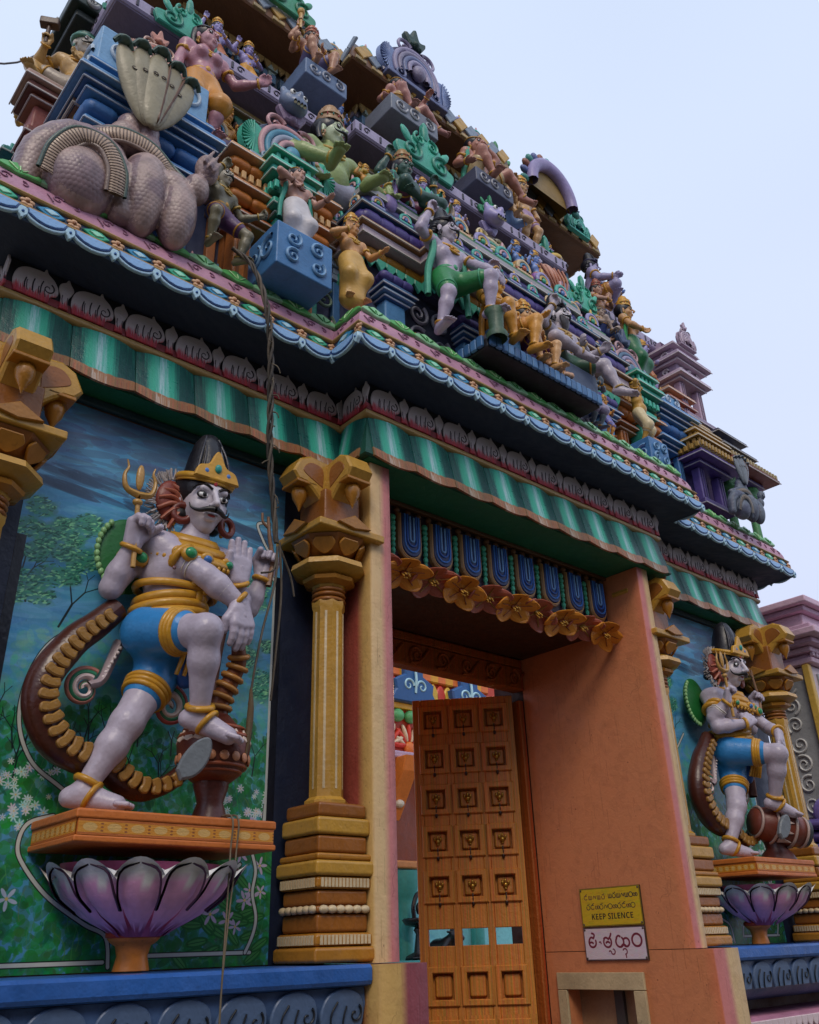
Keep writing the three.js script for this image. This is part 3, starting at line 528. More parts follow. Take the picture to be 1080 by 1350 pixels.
// ------------------------------------------------------------------ doorway: frieze, flowers, timber frame, door leaf
{
  const F = sub2('door_frieze', gate);
  part('frieze_board', bxx(2.389, 4.369, 3.33, 3.664, -.083, -.055), P(0x34263c, .7), F);
  const hang = (w, h) => { const p = [[-w, .0], [-w, -h + w]]; for (let i = 1; i < 10; i++) { const a = PI + i / 10 * PI; p.push([w * Math.cos(a), -h + w + w * Math.sin(a)]); } p.push([w, -h + w], [w, 0]); return p; };
  const U = (w, h, z, r, y0 = 0) => tube(hang(w, h).map(p => [p[0], p[1] - y0, z]), r, 26, 5);
  const tong = prep(M(tint(extr(shapeOf(hang(.074, .245)), .02, .006), 0x8a6a44), tint(extr(shapeOf(hang(.060, .226)), .032, .004), 0x142a5c), tint(U(.047, .205, .037, .006), 0x3b73c4), tint(U(.030, .175, .038, .006), 0x2a58a4), tint(U(.013, .14, .039, .006, .01), 0x6f9fdc), tint(U(.066, .235, .026, .005), 0xb08a58)));
  const bead = prep(M([...Array(7)].map((_, i) => tint(ell(.020 - i * .0012, .019, .014, 0, -.02 - i * .031, .012, 8), i % 2 ? 0x2f8f74 : 0x44a888)), tint(ell(.010, .026, .010, 0, -.235, .012, 8), 0x2f7f6a)));
  const n = 9, p = 1.98 / n;
  for (let i = 0; i < n; i++) part('frieze_tongue', tong, VC, F, [2.389 + p * (i + .5), 3.60, -.054]);
  for (let i = 1; i < n; i++) part('bead_string', bead, VC, F, [2.389 + p * i, 3.59, -.052]);
  const kn = prep(ell(.020, .018, .018, 0, 0, 0, 8)), br = P(0x6a4a2c, .6);
  for (let i = 0; i < 27; i++) part('knob', kn, br, F, [2.42 + i * .0735, 3.622, -.045]);
  part('frieze_rail', bxx(2.389, 4.369, 3.640, 3.663, -.053, -.02, .006), P(0x5a4028, .6), F);
  // hanging flowers
  const fl = (c1, c2, n) => {
    const g = [];
    for (let i = 0; i < n; i++) { const a = i / n * 2 * PI + PI / 2; const q = extr(shapeOf([[0, 0], [.042, .03], [.064, .075], [.06, .115], [.03, .142], [0, .15], [-.03, .142], [-.06, .115], [-.064, .075], [-.042, .03]], true), .006, .004); const pp = q.attributes.position; for (let k = 0; k < pp.count; k++) { const y = pp.getY(k); pp.setZ(k, pp.getZ(k) + 2.2 * y * y - Math.abs(pp.getX(k)) * .25); } q.computeVertexNormals(); g.push(tint(q.rotateZ(a - PI / 2), c1, .12)); const v = tube([[0, .03, .012], [0, .07, .022], [0, .11, .034]], .004, 6, 4).rotateZ(a - PI / 2); g.push(tint(v, c2)); }
    g.push(tint(ell(.026, .026, .03, 0, 0, .012, 10), c2)); for (let i = 0; i < 6; i++) g.push(tint(ell(.007, .007, .02, .018 * Math.cos(i), .018 * Math.sin(i), .04, 6), 0xd0a040));
    return prep(M(g));
  };
  const fa = fl(0xc07c24, 0x7a3a14, 5), fb = fl(0x9a5444, 0x8a6a24, 5);
  for (let i = 0; i < 10; i++) { const o = part('ceiling_flower', i % 2 ? fa : fb, VC, F, [2.44 + i * .2, 3.268 - (i % 2) * .01, .0 - (i % 2 ? 0 : .012)]); o.rotation.set(.85, 0, rr(-.3, .3)); o.scale.set(1.02, .62, .7); }
}
const woodTex = canvasTex(512, 512, (c, w, h) => {
  c.fillStyle = '#d08838'; c.fillRect(0, 0, w, h);
  for (let i = 0; i < 700; i++) { const x = rnd() * w; c.strokeStyle = `rgba(${rr(110, 235)},${rr(64, 150)},${rr(20, 60)},${rr(.1, .32)})`; c.lineWidth = rr(.6, 4); c.beginPath(); c.moveTo(x, -5); c.bezierCurveTo(x + rr(-12, 12), h * .3, x + rr(-12, 12), h * .7, x + rr(-6, 6), h + 5); c.stroke(); }
  for (let i = 0; i < 260; i++) { c.fillStyle = `rgba(${rr(150, 210)},${rr(90, 140)},${rr(30, 70)},.35)`; c.fillRect(rnd() * w, rnd() * h, rr(1, 3), rr(2, 14)); }
}, true);
const wood = new THREE.MeshStandardMaterial({ map: woodTex, color: 0xffffff, roughness: .48, bumpMap: plaster, bumpScale: .003 });
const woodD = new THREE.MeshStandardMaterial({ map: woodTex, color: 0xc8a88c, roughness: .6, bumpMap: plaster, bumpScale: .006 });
{
  const fr = thing('door_frame', 'dark carved timber door frame under the flowered lintel', 'door frame');
  part('rear_wall', bxx(4.3705, 4.62, 0, 3.838, -1.06, -.802), P(0x3a2418, .8), fr);
  part('head_beam', bxx(2.392, 4.366, 3.10, 3.25, -.88, -.782, .012), woodD, fr);
  for (let i = 0; i < 9; i++) part('carved_scroll', M(spiral(2.55 + i * .215, 3.175, -.778, .055, 1.5, .011, i % 2 ? 1 : -1, i), tube([[2.50 + i * .215, 3.12, -.778], [2.56 + i * .215, 3.13, -.775], [2.65 + i * .215, 3.22, -.778]], .01, 10, 5)), woodD, fr);
  part('head_moulding', bxx(2.392, 4.366, 3.252, 3.309, -.93, -.785, .01), woodD, fr);
  part('head_board', bxx(2.389, 4.3695, 3.252, 3.838, -.93, -.90), woodD, fr);
  part('post', bxx(4.325, 4.366, .12, 3.038, -.87, -.80, .01), woodD, fr);
  part('post', bxx(2.392, 2.50, .12, 3.038, -.95, -.80, .01), woodD, fr);

  const W = .66, d = thing('door_leaf', 'open carved wooden door leaf with brass bosses on square panels', 'door', [4.318, .13, -.86], 133.1 * PI / 180);
  const rows = [2.80, 2.55, 2.30, 2.05, 1.79, 1.515, 1.26, .99, .72, .45, .20], xs = [.05, .27, .49, .70].map(x => x - .0), hgt = 2.94, T = .085;
  const st = (x0, x1) => part('stile', bxx(x0, x1, 0, hgt, -T / 2, T / 2, .006), wood, d);
  st(0, .05); st(.205, .25); st(.405, .45); st(.605, W);
  const cols = [[.05, .205], [.25, .405], [.45, .605]];
  let prev = hgt; const gaps = [];
  rows.forEach((y, i) => { const half = i === 5 ? .045 : i > 5 ? .085 : .075; gaps.push([y + half, prev]); prev = y - half; }); gaps.push([0, prev]);
  for (const [a, b] of gaps) for (const [x0, x1] of cols) part('rail', bxx(x0, x1, a, b, -T / 2 + .002, T / 2 - .002, .004), wood, d);
  const brass = new THREE.MeshStandardMaterial({ color: 0xb08a3c, metalness: .85, roughness: .38, roughnessMap: roughT });
  const boss = prep(M(ell(.022, .022, .018, 0, 0, 0, 8), ell(.010, .020, .010, 0, .028, 0, 7), ell(.010, .018, .010, -.024, .018, 0, 7), ell(.010, .018, .010, .024, .018, 0, 7), ell(.014, .008, .01, 0, -.024, 0, 7)));
  const clap = prep(M(tube([[0, 0, 0], [0, -.04, -.008], [0, -.06, -.004]], .006, 6, 5), ell(.012, .020, .010, 0, -.072, -.004, 8)));
  const dk = P(0x2a160c, .5);
  rows.forEach((y, i) => {
    if (i === 5) return;
    const half = i > 5 ? .085 : .075;
    for (const [x0, x1] of cols) {
      part('panel', bxx(x0, x1, y - half, y + half, -.006, .006), wood, d);
      { const hw = (x1 - x0) / 2, fr2 = new THREE.Shape([[-hw - .012, -half - .012], [hw + .012, -half - .012], [hw + .012, half + .012], [-hw - .012, half + .012]].map(p => new THREE.Vector2(...p))); fr2.holes.push(new THREE.Path([[-hw + .012, -half + .012], [-hw + .012, half - .012], [hw - .012, half - .012], [hw - .012, -half + .012]].map(p => new THREE.Vector2(...p)))); part('panel_moulding', extr(fr2, .008, .005).translate((x0 + x1) / 2, y, -T / 2 - .009), wood, d); }
      part('panel_field', bxx(x0 + .028, x1 - .028, y - half + .026, y + half - .026, -.027, .027, .012), wood, d);
      if (i < 5) { part('brass_boss', boss, brass, d, [(x0 + x1) / 2, y, -.034]).scale.setScalar(.8); part('clapper', clap, dk, d, [(x0 + x1) / 2, y - half + .035, -.048]).scale.setScalar(.8); }
    }
  });
}
// signs on the right jamb
const glyph = (c, x, y, s, k) => { // rounded script strokes
  c.beginPath();
  if (k === 0) { c.arc(x, y, s * .36, .6, 5.6); c.moveTo(x - s * .1, y - s * .2); c.quadraticCurveTo(x + s * .1, y - s * .7, x + s * .35, y - s * .55); }
  if (k === 1) { c.arc(x - s * .1, y + s * .05, s * .26, -.5, 4.6); c.moveTo(x + s * .15, y); c.arc(x + s * .22, y + s * .05, s * .26, 3.2, 7.9); }
  if (k === 2) { c.arc(x, y + s * .05, s * .34, -1, 3.9); c.moveTo(x - s * .2, y - s * .45); c.lineTo(x, y - s * .3); c.lineTo(x + s * .3, y - s * .6); }
  if (k === 3) { c.arc(x, y, s * .4, 0, 6.3); }
  if (k === 4) { c.moveTo(x - s * .3, y - s * .35); c.lineTo(x - s * .3, y + s * .35); c.lineTo(x + s * .3, y + s * .35); c.lineTo(x + s * .3, y - s * .35); c.moveTo(x, y - s * .35); c.lineTo(x, y + s * .35); }
  if (k === 5) { c.moveTo(x - s * .35, y + s * .3); c.quadraticCurveTo(x - s * .1, y - s * .6, x + s * .1, y); c.quadraticCurveTo(x + s * .25, y + s * .5, x + s * .4, y - s * .3); }
  c.stroke();
};
{
  const sign = (name, label, y0, y1, tex) => {
    const t = thing(name, label, 'sign');
    part('sign_plate', bxx(4.358, 4.3675, y0, y1, -.497, -.080), P(0x3a3020, .6), t);
    part('sign_face', own(new THREE.PlaneGeometry(.414, y1 - y0 - .004).rotateY(-PI / 2).translate(4.3565, (y0 + y1) / 2, -.2885)), new THREE.MeshStandardMaterial({ map: tex, roughness: .5, bumpMap: plaster, bumpScale: .0015 }), t);
    for (const z of [-.485, -.092]) for (const y of [y0 + .012, y1 - .012]) part('screw', ell(.003, .006, .006, 4.356, y, z, 8), P(0x4a4038, .4), t);
  };
  sign('silence_sign', 'yellow metal plate lettered KEEP SILENCE above the white plate', 1.672, 1.871, canvasTex(512, 256, (c, w, h) => {
    c.fillStyle = '#c7a813'; c.fillRect(0, 0, w, h);
    for (let i = 0; i < 300; i++) { c.fillStyle = `rgba(${rr(90, 230)},${rr(80, 200)},${rr(0, 40)},.12)`; c.fillRect(rnd() * w, rnd() * h, rr(4, 50), rr(2, 20)); }
    c.strokeStyle = '#4a1c34'; c.lineWidth = 5; [0, 4, 5, 4, 2].forEach((k, i) => glyph(c, 52 + i * 38, 62, 38, k));
    c.strokeStyle = '#241c2c'; c.lineWidth = 6; [4, 2, 4, 5, 4, 3, 1].forEach((k, i) => glyph(c, 262 + i * 35, 58, 40, k));
    c.lineWidth = 5; [2, 0, 1, 2, 5, 3, 1, 2, 0, 1, 3].forEach((k, i) => glyph(c, 66 + i * 38, 128, 42, k));
    c.fillStyle = '#1c1210'; c.font = 'bold 54px sans-serif'; c.textAlign = 'center'; c.fillText('KEEP SILENCE', w / 2 + 6, 212, 430);
    c.strokeStyle = '#6a5a10'; c.lineWidth = 5; c.strokeRect(4, 4, w - 8, h - 8);
  }));
  sign('script_sign', 'white plate with large dark red round script below the yellow plate', 1.502, 1.668, canvasTex(512, 204, (c, w, h) => {
    c.fillStyle = '#cfc2cc'; c.fillRect(0, 0, w, h);
    for (let i = 0; i < 200; i++) { c.fillStyle = `rgba(${rr(120, 255)},${rr(120, 240)},${rr(130, 240)},.1)`; c.fillRect(rnd() * w, rnd() * h, rr(4, 40), rr(2, 20)); }
    c.strokeStyle = '#6e1430'; c.lineCap = 'round'; c.lineWidth = 13;
    const A = (x, y, r, a, b) => { c.beginPath(); c.arc(x, y, r, a, b); c.stroke(); }, L = (...p) => { c.beginPath(); c.moveTo(p[0], p[1]); c.quadraticCurveTo(p[2], p[3], p[4], p[5]); c.stroke(); };
    A(70, 92, 30, -.4, 3.6); L(44, 74, 60, 50, 78, 66); L(78, 66, 104, 40, 70, 34); L(40, 96, 60, 86, 74, 96); // first letter
    c.lineWidth = 9; L(128, 92, 140, 84, 142, 100); c.lineWidth = 13;
    A(198, 92, 32, -.7, 3.7); L(170, 70, 190, 56, 206, 74); L(206, 74, 226, 60, 232, 40); L(186, 96, 200, 84, 214, 96);
    c.lineWidth = 9; L(204, 150, 214, 140, 222, 156); A(236, 152, 16, -1.4, 2.6); c.lineWidth = 13;
    A(300, 92, 32, -.9, 3.9); A(352, 96, 26, -2.2, 2.2); L(276, 66, 290, 46, 306, 60); L(312, 118, 330, 100, 346, 118);
    c.lineWidth = 9; A(334, 152, 17, -2.6, 1.4); L(336, 168, 342, 178, 340, 188); c.lineWidth = 14;
    A(440, 84, 38, 0, 6.3);
    c.strokeStyle = '#3a2028'; c.lineWidth = 5; c.strokeRect(3, 3, w - 6, h - 6);
  }));
}
// inner shrine seen through the doorway, with its black lamp and bull
{
  const x0 = 4.4, x1 = 7.4, z = -3.5, far = (o, k = 1) => { o.position.set(o.position.x * 1.3, o.position.y * 1.3 - .48, o.position.z * 1.3 - .9); o.scale.setScalar(1.3 * k); };
  const s = thing('inner_shrine', 'brightly painted inner shrine wall seen past the open door leaf', 'shrine', [0, 0, 0]); far(s);
  part('wall', bxx(x0, x1, 0, 2.3, z - .3, z), P(0x74c0cc, .6), s);
  part('wall_band', bxx(x0, x1, 2.3, 3.2, z - .3, z - .06), P(0x7a3c1e, .6), s);
  part('wall_ledge', bxx(x0, x1, 2.24, 2.31, z - .28, z + .05, .02), P(0xc98a50, .6), s);
  part('cornice_ledge', bxx(x0, x1, 3.2, 3.27, z - .3, z + .14, .02), P(0xb7a4c8, .6), s);
  part('frieze_wall', bxx(x0, x1, 3.27, 4.9, z - .3, z), P(0xa83a24, .6), s);
  part('bead_rail', bxx(x0, x1, 3.70, 3.76, z, z + .05, .01), P(0xd8a428, .5), s);
  const ball = prep(ell(.075, .065, .06, 0, 0, 0, 10)), bm = P(0x5cb47a, .5);
  for (let x = x0 + .5; x < x1 - .6; x += .165) part('bead', ball, bm, s, [x, 3.635, z + .03]);
  const sun_ = prep(M([...Array(9)].map((_, i) => tint(ell(.016, .062, .02, 0, .10, 0, 7).rotateZ((i - 4) * .36), i % 2 ? 0xd8c4a8 : 0xc43a28)), tint(ell(.045, .045, .03, 0, 0, 0, 10), 0xd8702c)));
  for (let x = x0 + .5; x < x1 - .6; x += .27) part('rosette', sun_, VC, s, [x, 3.33, z + .02]).scale.setScalar(1.5);
  const blu = prep(M(tint(extr(shapeOf([[-.17, 0], [-.13, .06], [-.14, .11], [-.06, .15], [-.06, .21], [0, .29], [.06, .21], [.06, .15], [.14, .11], [.13, .06], [.17, 0]]), .04, .01), 0x1f4f86), tint(spiral(-.05, .09, .05, .04, 1.2, .009, 1), 0x9cc4e0), tint(spiral(.05, .09, .05, .04, 1.2, .009, -1, PI), 0x9cc4e0), tint(tube([[0, .05, .05], [0, .12, .06], [0, .22, .05]], .009, 8, 5), 0x9cc4e0)));
  const pet = prep(extr(shapeOf([[-.05, 0], [-.055, .1], [0, .19], [.055, .1], [.05, 0]], true), .03, .012));
  for (let x = x0 + .55, i = 0; x < x1 - .6; x += .78, i++) part('blue_crest', blu, VC, s, [x, 3.77, z + .03]).scale.setScalar(1.75);
  for (let x = x0 + .5, i = 0; x < x1 - .6; x += .105, i++) { part('petal', pet, P(i % 2 ? 0xe09a20 : 0xd8702c, .5), s, [x, 4.04, z + .01]); part('petal', pet, P(i % 2 ? 0xe0b040 : 0xc43a28, .5), s, [x, 3.82, z - .005]); }
  for (let x = x0 + .6; x < x1 - .6; x += .62) part('bracket', M(tint(extr(shapeOf([[0, 0], [.26, .40], [.30, .52], [0, .52]], false), .16, .01).rotateY(-PI / 2), 0xd07a34), tint(ell(.05, .04, .05, -.08, .12, .1, 8), 0xd8d0c0), tint(spiral(-.08, .36, .20, .07, 1.3, .014, 1), 0xe0b060)).translate(x, 2.68, z - .05), VC, s);
  for (let x = x0 + .3; x < x1 - .6; x += .9) part('wall_column', M(lathe([[.11, .9], [.11, .95], [.07, 1.0], [.07, 1.95], [.1, 2.0], [.13, 2.1], [.13, 2.22]], 12).translate(x, 0, z + .02)), P(0x3f9a98, .6), s);
  const pl = single('stone_pedestal', 'teal pedestal carrying the black lamp and bull beside the inner shrine', 'pedestal', M(bxx(5.35, 6.15, 0, 1.44, z + .12, z + .6, .02), bxx(5.3, 6.2, 1.44, 1.5, z + .08, z + .64, .02)), P(0x4fa0a8, .6)); far(pl);
  const blk = P(0x16161a, .35);
  const L = thing('oil_lamp', 'black pillar oil lamp standing behind the bull on its pedestal', 'lamp', [5.56, 1.5, z + .25]); far(L);
  part('lamp_column', lathe([[.001, 0], [.13, 0], [.12, .03], [.05, .06], [.03, .2], [.05, .23], [.03, .26], [.001, .27]], 16), blk, L);
  part('oil_dish', lathe([[.03, .25], [.12, .27], [.15, .31], [.13, .325], [.02, .31]], 16), blk, L);
  part('lamp_arch', M(tube([[-.05, .31, 0], [-.06, .42, 0], [0, .52, 0], [.06, .42, 0], [.05, .31, 0]], .02, 20, 7), ell(.03, .05, .02, 0, .40, 0, 8), tube([[.12, .31, 0], [.2, .33, 0], [.24, .29, 0], [.23, .24, 0]], .012, 12, 6)), blk, L);
  const fig = [cap([0, .09, -.06], [0, .10, .06], .085, .08, 0, .04), cap([0, .13, .06], [0, .2, .13], .05, .045, 0, .04), cap([0, .21, .13], [0, .17, .20], .04, .026, 0, .02), cap([-.03, .22, .12], [-.07, .225, .12], .014, .01, 0, .01), cap([.03, .22, .12], [.07, .225, .12], .014, .01, 0, .01), cap([-.02, .24, .12], [-.05, .29, .12], .012, .009, 0, .01), cap([-.05, .29, .12], [-.035, .335, .12], .009, .004, 0, .01), cap([.02, .24, .12], [.05, .29, .12], .012, .009, 0, .01), cap([.05, .29, .12], [.035, .335, .12], .009, .004, 0, .01), cap([-.05, .03, .08], [-.05, .025, .16], .025, .02, 0, .02), cap([.05, .03, .08], [.05, .025, .16], .025, .02, 0, .02)];
  const bg = nets(fig, .008, [colour(0xffffff)]); bg.deleteAttribute('color'); bg.scale(.8, .68, .8);
  const B = thing('bull_statue', 'small black kneeling bull statue in front of the oil lamp', 'statue', [5.66, 1.5, z + .45]); far(B, 1.35);
  part('bull_body', bg, blk, B); part('bull_base', rbox(.18, .02, .22, 0, .008, .02, .004), blk, B);
  // lamp that lights the inner hall
  const lamp = thing('hall_lamp', 'round warm lamp fixed beneath the passage ceiling inside', 'lamp', [5.35, 3.70, -2.1]);
  part('lamp_globe', ell(.07, .07, .07, 0, -.02, 0, 16), new THREE.MeshStandardMaterial({ color: 0xfff0d0, emissive: 0xffd49a, emissiveIntensity: 4 }), lamp);
  part('lamp_cap', lathe([[.001, .13], [.05, .13], [.055, .05], [.001, .05]], 14), P(0x4a4038, .4), lamp);
  const pt = new THREE.PointLight(0xffcf98, 6, 0, 2); pt.position.set(0, -.02, 0); pt.castShadow = true; pt.shadow.radius = 3; lamp.add(pt);
}
// ------------------------------------------------------------------ statues
const headPrims = [
  blob([0, .15, -.06], [.345, .35, .41], 0, .1), blob([0, -.1, .08], [.275, .36, .31], 0, .1), blob([0, -.39, .2], [.12, .1, .12], 0, .12),
  blob([-.16, -.13, .25], [.1, .11, .09], 0, .08), blob([.16, -.13, .25], [.1, .11, .09], 0, .08), cap([-.17, .12, .355], [.17, .12, .355], .045, .045, 0, .08),
  blob([-.15, .02, .47], [.095, .06, .1], 0, .04), blob([.15, .02, .47], [.095, .06, .1], 0, .04),
  cap([0, .09, .40], [0, -.1, .52], .032, .052, 0, .05), blob([-.045, -.13, .46], [.042, .034, .045], 0, .03), blob([.045, -.13, .46], [.042, .034, .045], 0, .03),
  cap([-.075, -.245, .385], [.075, -.245, .385], .03, .03, 0, .03), cap([-.055, -.30, .375], [.055, -.30, .375], .034, .034, 0, .03),
  blob([-.35, -.04, -.03], [.05, .13, .085], 0, .04), blob([.35, -.04, -.03], [.05, .13, .085], 0, .04), cap([-.36, -.16, -.02], [-.36, -.24, 0], .035, .04, 0, .03), cap([.36, -.16, -.02], [.36, -.24, 0], .035, .04, 0, .03)];
headPrims[6].cut = headPrims[7].cut = true;
const headLow = nets(headPrims, .036, [colour(0xffffff)]), headHi = nets(headPrims, .018, [colour(0xffffff)]);
function faceParts(f) { // painted eyes, brows, lips, moustache in head units
  const g = [];
  for (const s of [-1, 1]) {
    g.push(tint(ell(.098, .058, .035, s * .15, .02, .345, 10), 0x15131a), tint(ell(.083, .042, .04, s * .15, .018, .352, 10), 0xd8d4d2), tint(ell(.034, .037, .02, s * .15 + .008, .02, .385, 8), 0x0c0a0c));
    g.push(tint(taper([[s * .05, .115, .41], [s * .14, .165, .395], [s * .24, .145, .33], [s * .29, .09, .27]], t => .02 * (1.1 - t * .6), 10, 5), 0x121014));
    if (f.mous) g.push(tint(taper([[s * .005, -.185, .49], [s * .09, -.195, .465], [s * .19, -.225, .40], [s * .28, -.19, .32], [s * .31, -.12, .29]], t => .052 * (1 - t * .86), 14, 6), f.mousCol || 0x0d0b0e));
  }
  g.push(tint(ell(.075, .022, .022, 0, -.262, .402, 8), f.lip || 0x9a3a3c));
  if (f.tilak !== 0) g.push(tint(ell(.032, .045, .02, 0, .22, .375, 8), f.tilak || 0xa03038));
  if (f.beard) { const b = []; for (let i = 0; i < 9; i++) { const a = (i - 4) / 4; b.push(taper([[a * .26, -.22 - .12 * (1 - a * a), .24 + .12 * (1 - a * a)], [a * .24, -.5, .24 + .1 * (1 - a * a)], [a * .12, -.72 - .2 * (1 - a * a), .2]], t => .085 * (1 - t * .75), 8, 6)); } g.push(...b.map(q => tint(q, f.beard, .1))); }
  return M(g);
}
function hairParts(kind, f) {
  const g = [], hc = f.hair || 0x14121a, au = f.crown || 0xb98a2c;
  const capG = () => tint(ell(.405, .40, .45, 0, .17, -.10, 16), hc);
  if (kind === 'jata') { // tall bound hair with a jewelled band
    g.push(capG(), tint(lathe([[.33, .30], [.315, .45], [.27, .7], [.21, .92], [.12, 1.06], [.001, 1.12]], 16).rotateX(-.12), hc));
    for (let i = 0; i < 7; i++) g.push(tint(tube([[-.25 + i * .083, .42, .24], [-.2 + i * .066, .7, .16], [-.1 + i * .033, 1.02, -.02]], .022, 10, 5), 0x2a2830));
    g.push(tint(ring([0, .33, -.02], [0, 1, .12], .385, .055, 24), au), tint(extr(shapeOf([[-.33, 0], [-.27, .15], [-.12, .22], [0, .44], [.12, .22], [.27, .15], [.33, 0]], true), .05, .015).rotateX(-.2).translate(0, .27, .34), au), tint(ring([0, .28, -.02], [0, 1, .12], .395, .022, 24), au), tint(ell(.055, .07, .04, 0, .44, .38, 8), 0x2a8a86), tint(ell(.045, .05, .04, -.17, .37, .36, 8), 0x3a6cb0), tint(ell(.045, .05, .04, .17, .37, .36, 8), 0x3a6cb0));
    for (const s of [-1, 1]) for (let i = 0; i < 5; i++) g.push(tint(ell(.10, .09, .12, s * (.36 + .03 * (i % 2)), .12 - i * .10, -.16 - .03 * i, 7), hc));
  } else if (kind === 'crown') {
    g.push(capG(), tint(lathe([[.38, .26], [.40, .30], [.37, .36], [.36, .46], [.39, .5], [.34, .56], [.30, .68], [.33, .72], [.26, .78], [.2, .9], [.22, .94], [.12, 1.0], [.06, 1.12], [.001, 1.16]], 16), au));
    for (let i = 0; i < 9; i++) { const a = (i - 4) * .42; g.push(tint(extr(shapeOf([[-.07, 0], [0, .17], [.07, 0]], false), .03, .008).translate(0, .48, .36).rotateY(a), au), tint(ell(.028, .04, .02, .385 * Math.sin(a), .42, .385 * Math.cos(a), 6), i % 2 ? 0x9a2a34 : 0x2f7a6a)); }
    for (const s of [-1, 1]) g.push(tint(tube([[s * .36, .1, -.1], [s * .42, -.2, -.12], [s * .40, -.5, -.08]], .08, 10, 6), hc));
  } else if (kind === 'long') {
    g.push(capG());
    for (let i = 0; i < 11; i++) { const a = (i - 5) / 5; g.push(tint(taper([[a * .34, .25, -.25 + .12 * Math.abs(a)], [a * .46, -.2, -.30 + .16 * Math.abs(a)], [a * .5, -.62 - .1 * rnd(), -.26 + .18 * Math.abs(a)]], t => .12 * (1 - .55 * t), 8, 6), hc, .2)); }
    g.push(tint(ring([0, .28, -.05], [0, 1, .1], .39, .028, 20, 5), f.band || au));
  } else if (kind === 'bun') { g.push(capG(), tint(ell(.2, .19, .2, 0, .58, -.16, 10), hc), tint(ring([0, .45, -.12], [0, 1, -.1], .17, .04, 14, 5), au), tint(ring([0, .27, -.05], [0, 1, .12], .395, .03, 20, 5), au));
  } else if (kind === 'turban') { g.push(tint(ell(.43, .30, .46, 0, .30, -.06, 14), hc), tint(ring([0, .22, -.03], [0, 1, .15], .39, .09, 20, 7), f.crown || 0xc8a040), tint(ell(.1, .14, .1, .1, .56, .1, 8), hc));
  } else g.push(capG());
  for (const s of [-1, 1]) if (f.ear !== 0) g.push(tint(ring([s * .37, -.28, .0], [1, 0, .3], .075, .03, 12, 5), f.ear || au), tint(ell(.04, .06, .04, s * .375, -.38, .01, 7), f.ear || au));
  return M(g);
}
function handPrims(w, f, n, L, curl, side, c) { // palm, four jointed fingers, thumb from the side of the palm
  f = unit(f); n = unit(add(n, f, -dot(n, f))); const x = cross(f, n), r = L * .115, out = [];
  const K = i => add(add(w, f, L * (.50 - .03 * Math.abs(i - 1.3))), x, (i - 1.5) * L * .135);
  for (let i = 0; i < 4; i++) out.push(cap(add(w, x, (i - 1.5) * L * .07), K(i), r * 1.15, r * 1.02, c, L * .09));
  const ln = [.42, .48, .45, .35];
  for (let i = 0; i < 4; i++) {
    let p = K(i), a = curl * .55; const d0 = add(f, x, (i - 1.5) * .07 * (1 - Math.min(1, curl)));
    for (let s = 0; s < 3; s++) { const d = unit(add(d0.map(v => v * Math.cos(a)), n, Math.sin(a))); const q = add(p, d, L * ln[i] * [.42, .32, .26][s]); out.push(cap(p, q, r * (.86 - s * .09), r * (.80 - s * .1), c, s ? L * .012 : L * .02)); p = q; a += curl * .75; }
  }
  const ti = add(add(w, f, L * .16), x, -side * L * .17), tm = add(add(ti, f, L * .20), add(x.map(v => v * -side), n, .5), L * .16), te = add(add(tm, f, L * .2), n, L * .14 * (.4 + curl));
  out.push(cap(add(w, f, L * .1), ti, r * 1.1, r, c, L * .06), cap(ti, tm, r, r * .88, c, L * .03), cap(tm, te, r * .85, r * .7, c, L * .015));
  return out;
}
function ik(a, b, l1, l2, pole) {
  const d = sub(b, a), L = Math.min(len(d), (l1 + l2) * .995), u = unit(d), x = (l1 * l1 - l2 * l2 + L * L) / (2 * L), h = Math.sqrt(Math.max(0, l1 * l1 - x * x));
  const p = unit(add(pole, u, -dot(pole, u))); return [add(add(a, u, x), p, h), add(a, u, L)];
}
